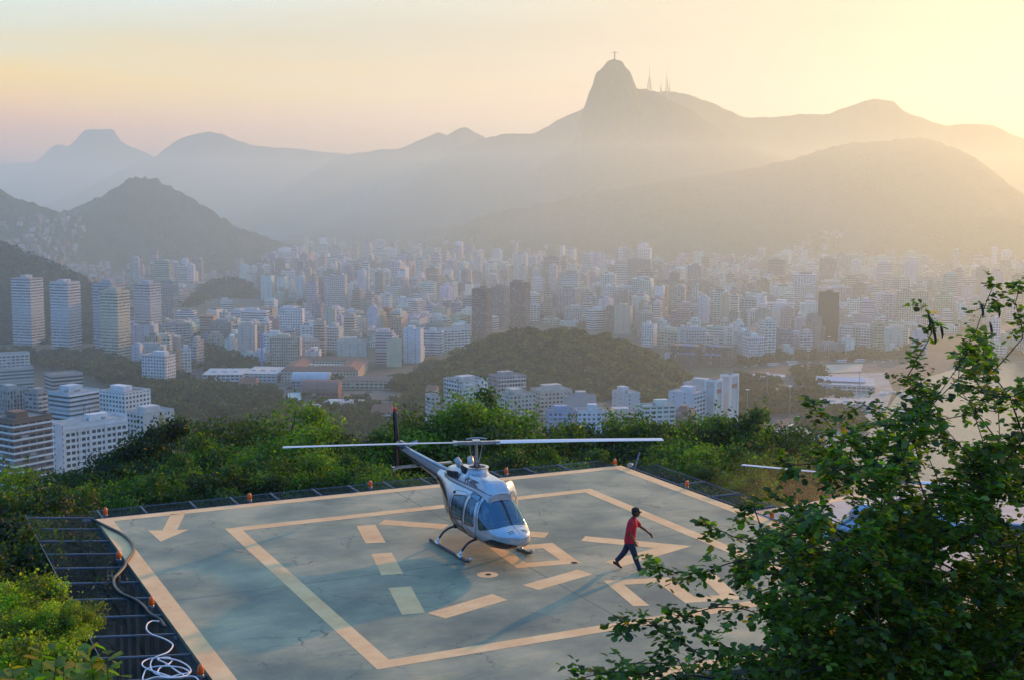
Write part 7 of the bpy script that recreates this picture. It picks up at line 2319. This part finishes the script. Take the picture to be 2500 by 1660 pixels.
# boats moored off the terrace
def make_boat(L, sail):
    e = empty('boat', (0, 0, 0), 0, '', 'boat', 'boats moored in the bay at the right')
    mb = MB(); w = L * .16
    for z, k in ((0, .7), (L * .11, 1.0)):
        for x, y in ((-L / 2, -w), (L * .2, -w), (L / 2, 0), (L * .2, w), (-L / 2, w)): mb.v.append((x * (.9 if z == 0 else 1), y * k, z))
    mb.face([4, 3, 2, 1, 0]); mb.face([5, 6, 7, 8, 9])
    for k in range(5): mb.face((k, (k + 1) % 5, 5 + (k + 1) % 5, 5 + k))
    mb.build('hull', mat('boat_white', (.8, .8, .8), .35), e)
    mb = MB(); mb.box(-L * .08, 0, L * .112, L * .38, w * 1.2, L * .09); mb.build('cabin', mat('boat_cabin', (.62, .64, .66), .3), e)
    if sail:
        mb = MB(); mb.tube([(0, 0, L * .2), (0, 0, L * 1.2)], [.14, .08], 5); mb.tube([(0, 0, L * .32), (-L * .4, 0, L * .34)], .1, 5); mb.build('mast', M['white_plastic'], e)
    return e


bp_ = [make_boat(11, True), make_boat(9, False)]; rb_ = random.Random(8); nb = [0, 0]
for i in range(16):
    x = 2040 + (i % 8) * 17 + rb_.uniform(-4, 4); y = 905 + (i // 8) * 38 + (i % 8) * 3 + rb_.uniform(-4, 4)
    k = i % 2; e = bp_[k] if nb[k] == 0 else copy_tree(bp_[k]); nb[k] += 1
    e.location = Gd(x, y, CITY_Z + .45); e.rotation_euler = (0, 0, rb_.uniform(.4, 1.0))
    e['label'] = (ORD[nb[k] - 1] + ' ' if nb[k] > 1 else 'nearest-to-shore ') + ('white sailing boat' if k == 0 else 'white motor boat') + (' in the front row by the terrace' if i >= 8 else ' in the back row by the terrace')
# tall lamp posts along the bayside road
lp0 = None
for i, (x, y) in enumerate(((1722, 975), (1768, 930), (1815, 900), (1862, 872), (1820, 965), (1905, 940), (1980, 925), (1750, 845), (1830, 838), (1910, 834), (1990, 831), (2070, 828))):
    if lp0 is None:
        lp0 = empty('street_lamp', (0, 0, 0), 0, '', 'street lamp', 'tall lamp posts of the bayside roads')
        mb = MB(); mb.tube([(0, 0, 0), (0, 0, 28)], [.35, .2], 6); mb.build('post', M['steel'], lp0)
        mb = MB()
        for q in range(4): mb.box(1.1 * math.cos(q * 1.57), 1.1 * math.sin(q * 1.57), 27.6, 1.2, 1.2, .5)
        mb.build('lamp_head', M['white_plastic'], lp0); e = lp0
    else: e = copy_tree(lp0)
    e.location = Gd(x, y, CITY_Z + .1); e['label'] = ('lamp post on the curving bayside road' if i < 4 else 'lamp post on the side road to the marina' if i < 7 else 'lamp post on the road before the broad pale blocks') + ', ' + ['nearest', 'second', 'third', 'farthest', 'nearest', 'middle', 'farthest', 'leftmost', 'second', 'middle', 'fourth', 'rightmost'][i] + ' of its row'

# ------------------------------------------------------------------ statue and masts on the mountain
sp_ = Ad(1417, 141, 5212)
st_e = empty('statue', (sp_.x, sp_.y, sp_.z - 6), 0, 'tall stone statue with outstretched arms on the pointed peak', 'statue')
M['stone'] = mat('pale_stone', (.30, .29, .27), .9)
mb = MB(); mb.box(0, 0, -4, 13, 13, 10); mb.box(0, 0, 6, 8, 8, 8); mb.build('pedestal', M['stone'], st_e)
sk = {'foot': ((0, 0, 14), (3.2, 2.6)), 'knee': ((0, 0, 20), (3.1, 2.6)), 'hip': ((0, 0, 27), (3.1, 2.5)), 'chest': ((0, 0, 35), (3.6, 2.6)), 'sh': ((0, 0, 38.5), (2.6, 2.0)), 'neck': ((0, 0, 40.5), 1.0), 'head': ((0, -.3, 42.4), 1.7), 'top': ((0, 0, 44), 1.0),
      'ls': ((-5, 0, 38.3), (1.9, 1.3)), 'le': ((-10, 0, 37.8), (1.7, 1.2)), 'lw': ((-14, 0, 38.2), (.9, .8)), 'lh': ((-16.5, 0, 38.6), (.5, .8)), 'rs': ((5, 0, 38.3), (1.9, 1.3)), 're': ((10, 0, 37.8), (1.7, 1.2)), 'rw': ((14, 0, 38.2), (.9, .8)), 'rh': ((16.5, 0, 38.6), (.5, .8))}
skin_body('figure', sk, [('foot', 'knee'), ('knee', 'hip'), ('hip', 'chest'), ('chest', 'sh'), ('sh', 'neck'), ('neck', 'head'), ('head', 'top'), ('sh', 'ls'), ('ls', 'le'), ('le', 'lw'), ('lw', 'lh'), ('sh', 'rs'), ('rs', 're'), ('re', 'rw'), ('rw', 'rh')], 'hip', M['stone'], st_e)


def lattice(px_, yt, yb, w, d, label):
    a = Ad(px_, yb, d); b = Ad(px_, yt, d); H = b.z - a.z + 12
    e = empty('radio_mast', (a.x, a.y, a.z - 12), 0, label, 'radio mast', 'lattice masts on the ridge')
    mb = MB(); hl = H * .55
    for sx, sy in ((-1, -1), (1, -1), (1, 1), (-1, 1)):
        mb.tube([(sx * w / 2, sy * w / 2, 0), (sx * w * .14, sy * w * .14, hl)], [.9, .7], 4)
    for k in range(7):
        z = hl * k / 7; q = w / 2 - (w / 2 - w * .14) * k / 7; z2 = hl * (k + 1) / 7; q2 = w / 2 - (w / 2 - w * .14) * (k + 1) / 7
        for (x0, y0), (x1, y1) in (((-1, -1), (1, -1)), ((1, -1), (1, 1)), ((1, 1), (-1, 1)), ((-1, 1), (-1, -1))):
            mb.tube([(x0 * q, y0 * q, z), (x1 * q2, y1 * q2, z2)], .4, 3, cap=False); mb.tube([(x1 * q, y1 * q, z), (x0 * q2, y0 * q2, z2)], .4, 3, cap=False); mb.tube([(x0 * q, y0 * q, z), (x1 * q, y1 * q, z)], .4, 3, cap=False)
    mb.build('lattice', mat('mast_steel', (.30, .18, .12), .6), e)
    mb = MB(); mb.tube([(0, 0, hl), (0, 0, H * .8), (0, 0, H)], [1.8, 1.0, .4], 5); mb.build('aerial', mat('mast_steel', (.4, .36, .32), .6), e)


lattice(1497, 150, 211, 20, 5300, 'leftmost and widest lattice mast right of the statue peak'); lattice(1524, 182, 213, 11, 6300, 'short lattice mast, left one on the ridge behind'); lattice(1537, 152, 213, 15, 6300, 'tallest lattice mast on the ridge behind'); lattice(1543, 186, 213, 8, 6300, 'thin lattice mast just right of the tallest one')
p = Ad(1545, 212, 6250)


# dust blown up beside the lower pad
dm = bpy.data.materials.new('dust'); dm.use_nodes = True
n = dm.node_tree.nodes; l = dm.node_tree.links; n.clear()
v = NN(n, 'ShaderNodeVolumePrincipled'); v.inputs['Color'].default_value = (.80, .72, .62, 1); v.inputs['Density'].default_value = .045; v.inputs['Anisotropy'].default_value = .5
tc = NN(n, 'ShaderNodeTexCoord'); ln = NN(n, 'ShaderNodeVectorMath', operation='LENGTH'); l.new(tc.outputs['Object'], ln.inputs[0])
nz = NN(n, 'ShaderNodeTexNoise', inp={'Scale': 1.6, 'Detail': 5.0}); l.new(tc.outputs['Object'], nz.inputs['Vector'])
mr = NN(n, 'ShaderNodeMapRange', interpolation_type='SMOOTHSTEP'); mr.inputs['From Min'].default_value = 1.0; mr.inputs['From Max'].default_value = .2; l.new(ln.outputs['Value'], mr.inputs['Value'])
m1 = NN(n, 'ShaderNodeMath', operation='MULTIPLY'); l.new(mr.outputs[0], m1.inputs[0]); l.new(nz.outputs[0], m1.inputs[1]); m2 = NN(n, 'ShaderNodeMath', operation='MULTIPLY', inp={1: .05}); l.new(m1.outputs[0], m2.inputs[0]); l.new(m2.outputs[0], v.inputs['Density'])
ou = NN(n, 'ShaderNodeOutputMaterial'); l.new(v.outputs[0], ou.inputs['Volume'])
mb = MB(); N1, N2 = 16, 10
for i in range(N2 + 1):
    for k in range(N1):
        a_ = math.pi * i / N2; b_ = 2 * math.pi * k / N1; mb.v.append((math.sin(a_) * math.cos(b_), math.sin(a_) * math.sin(b_), math.cos(a_)))
for i in range(N2):
    for k in range(N1):
        a_ = i * N1 + k; b_ = i * N1 + (k + 1) % N1; mb.face((a_, a_ + N1, b_ + N1, b_))
dc = mb.build('dust', dm); q = Ad(1860, 1165, 53); dc.location = q; dc.scale = (5.5, 5.0, 2.6); dc['kind'] = 'stuff'; dc['label'] = 'brown dust blown up beside the second helicopter'
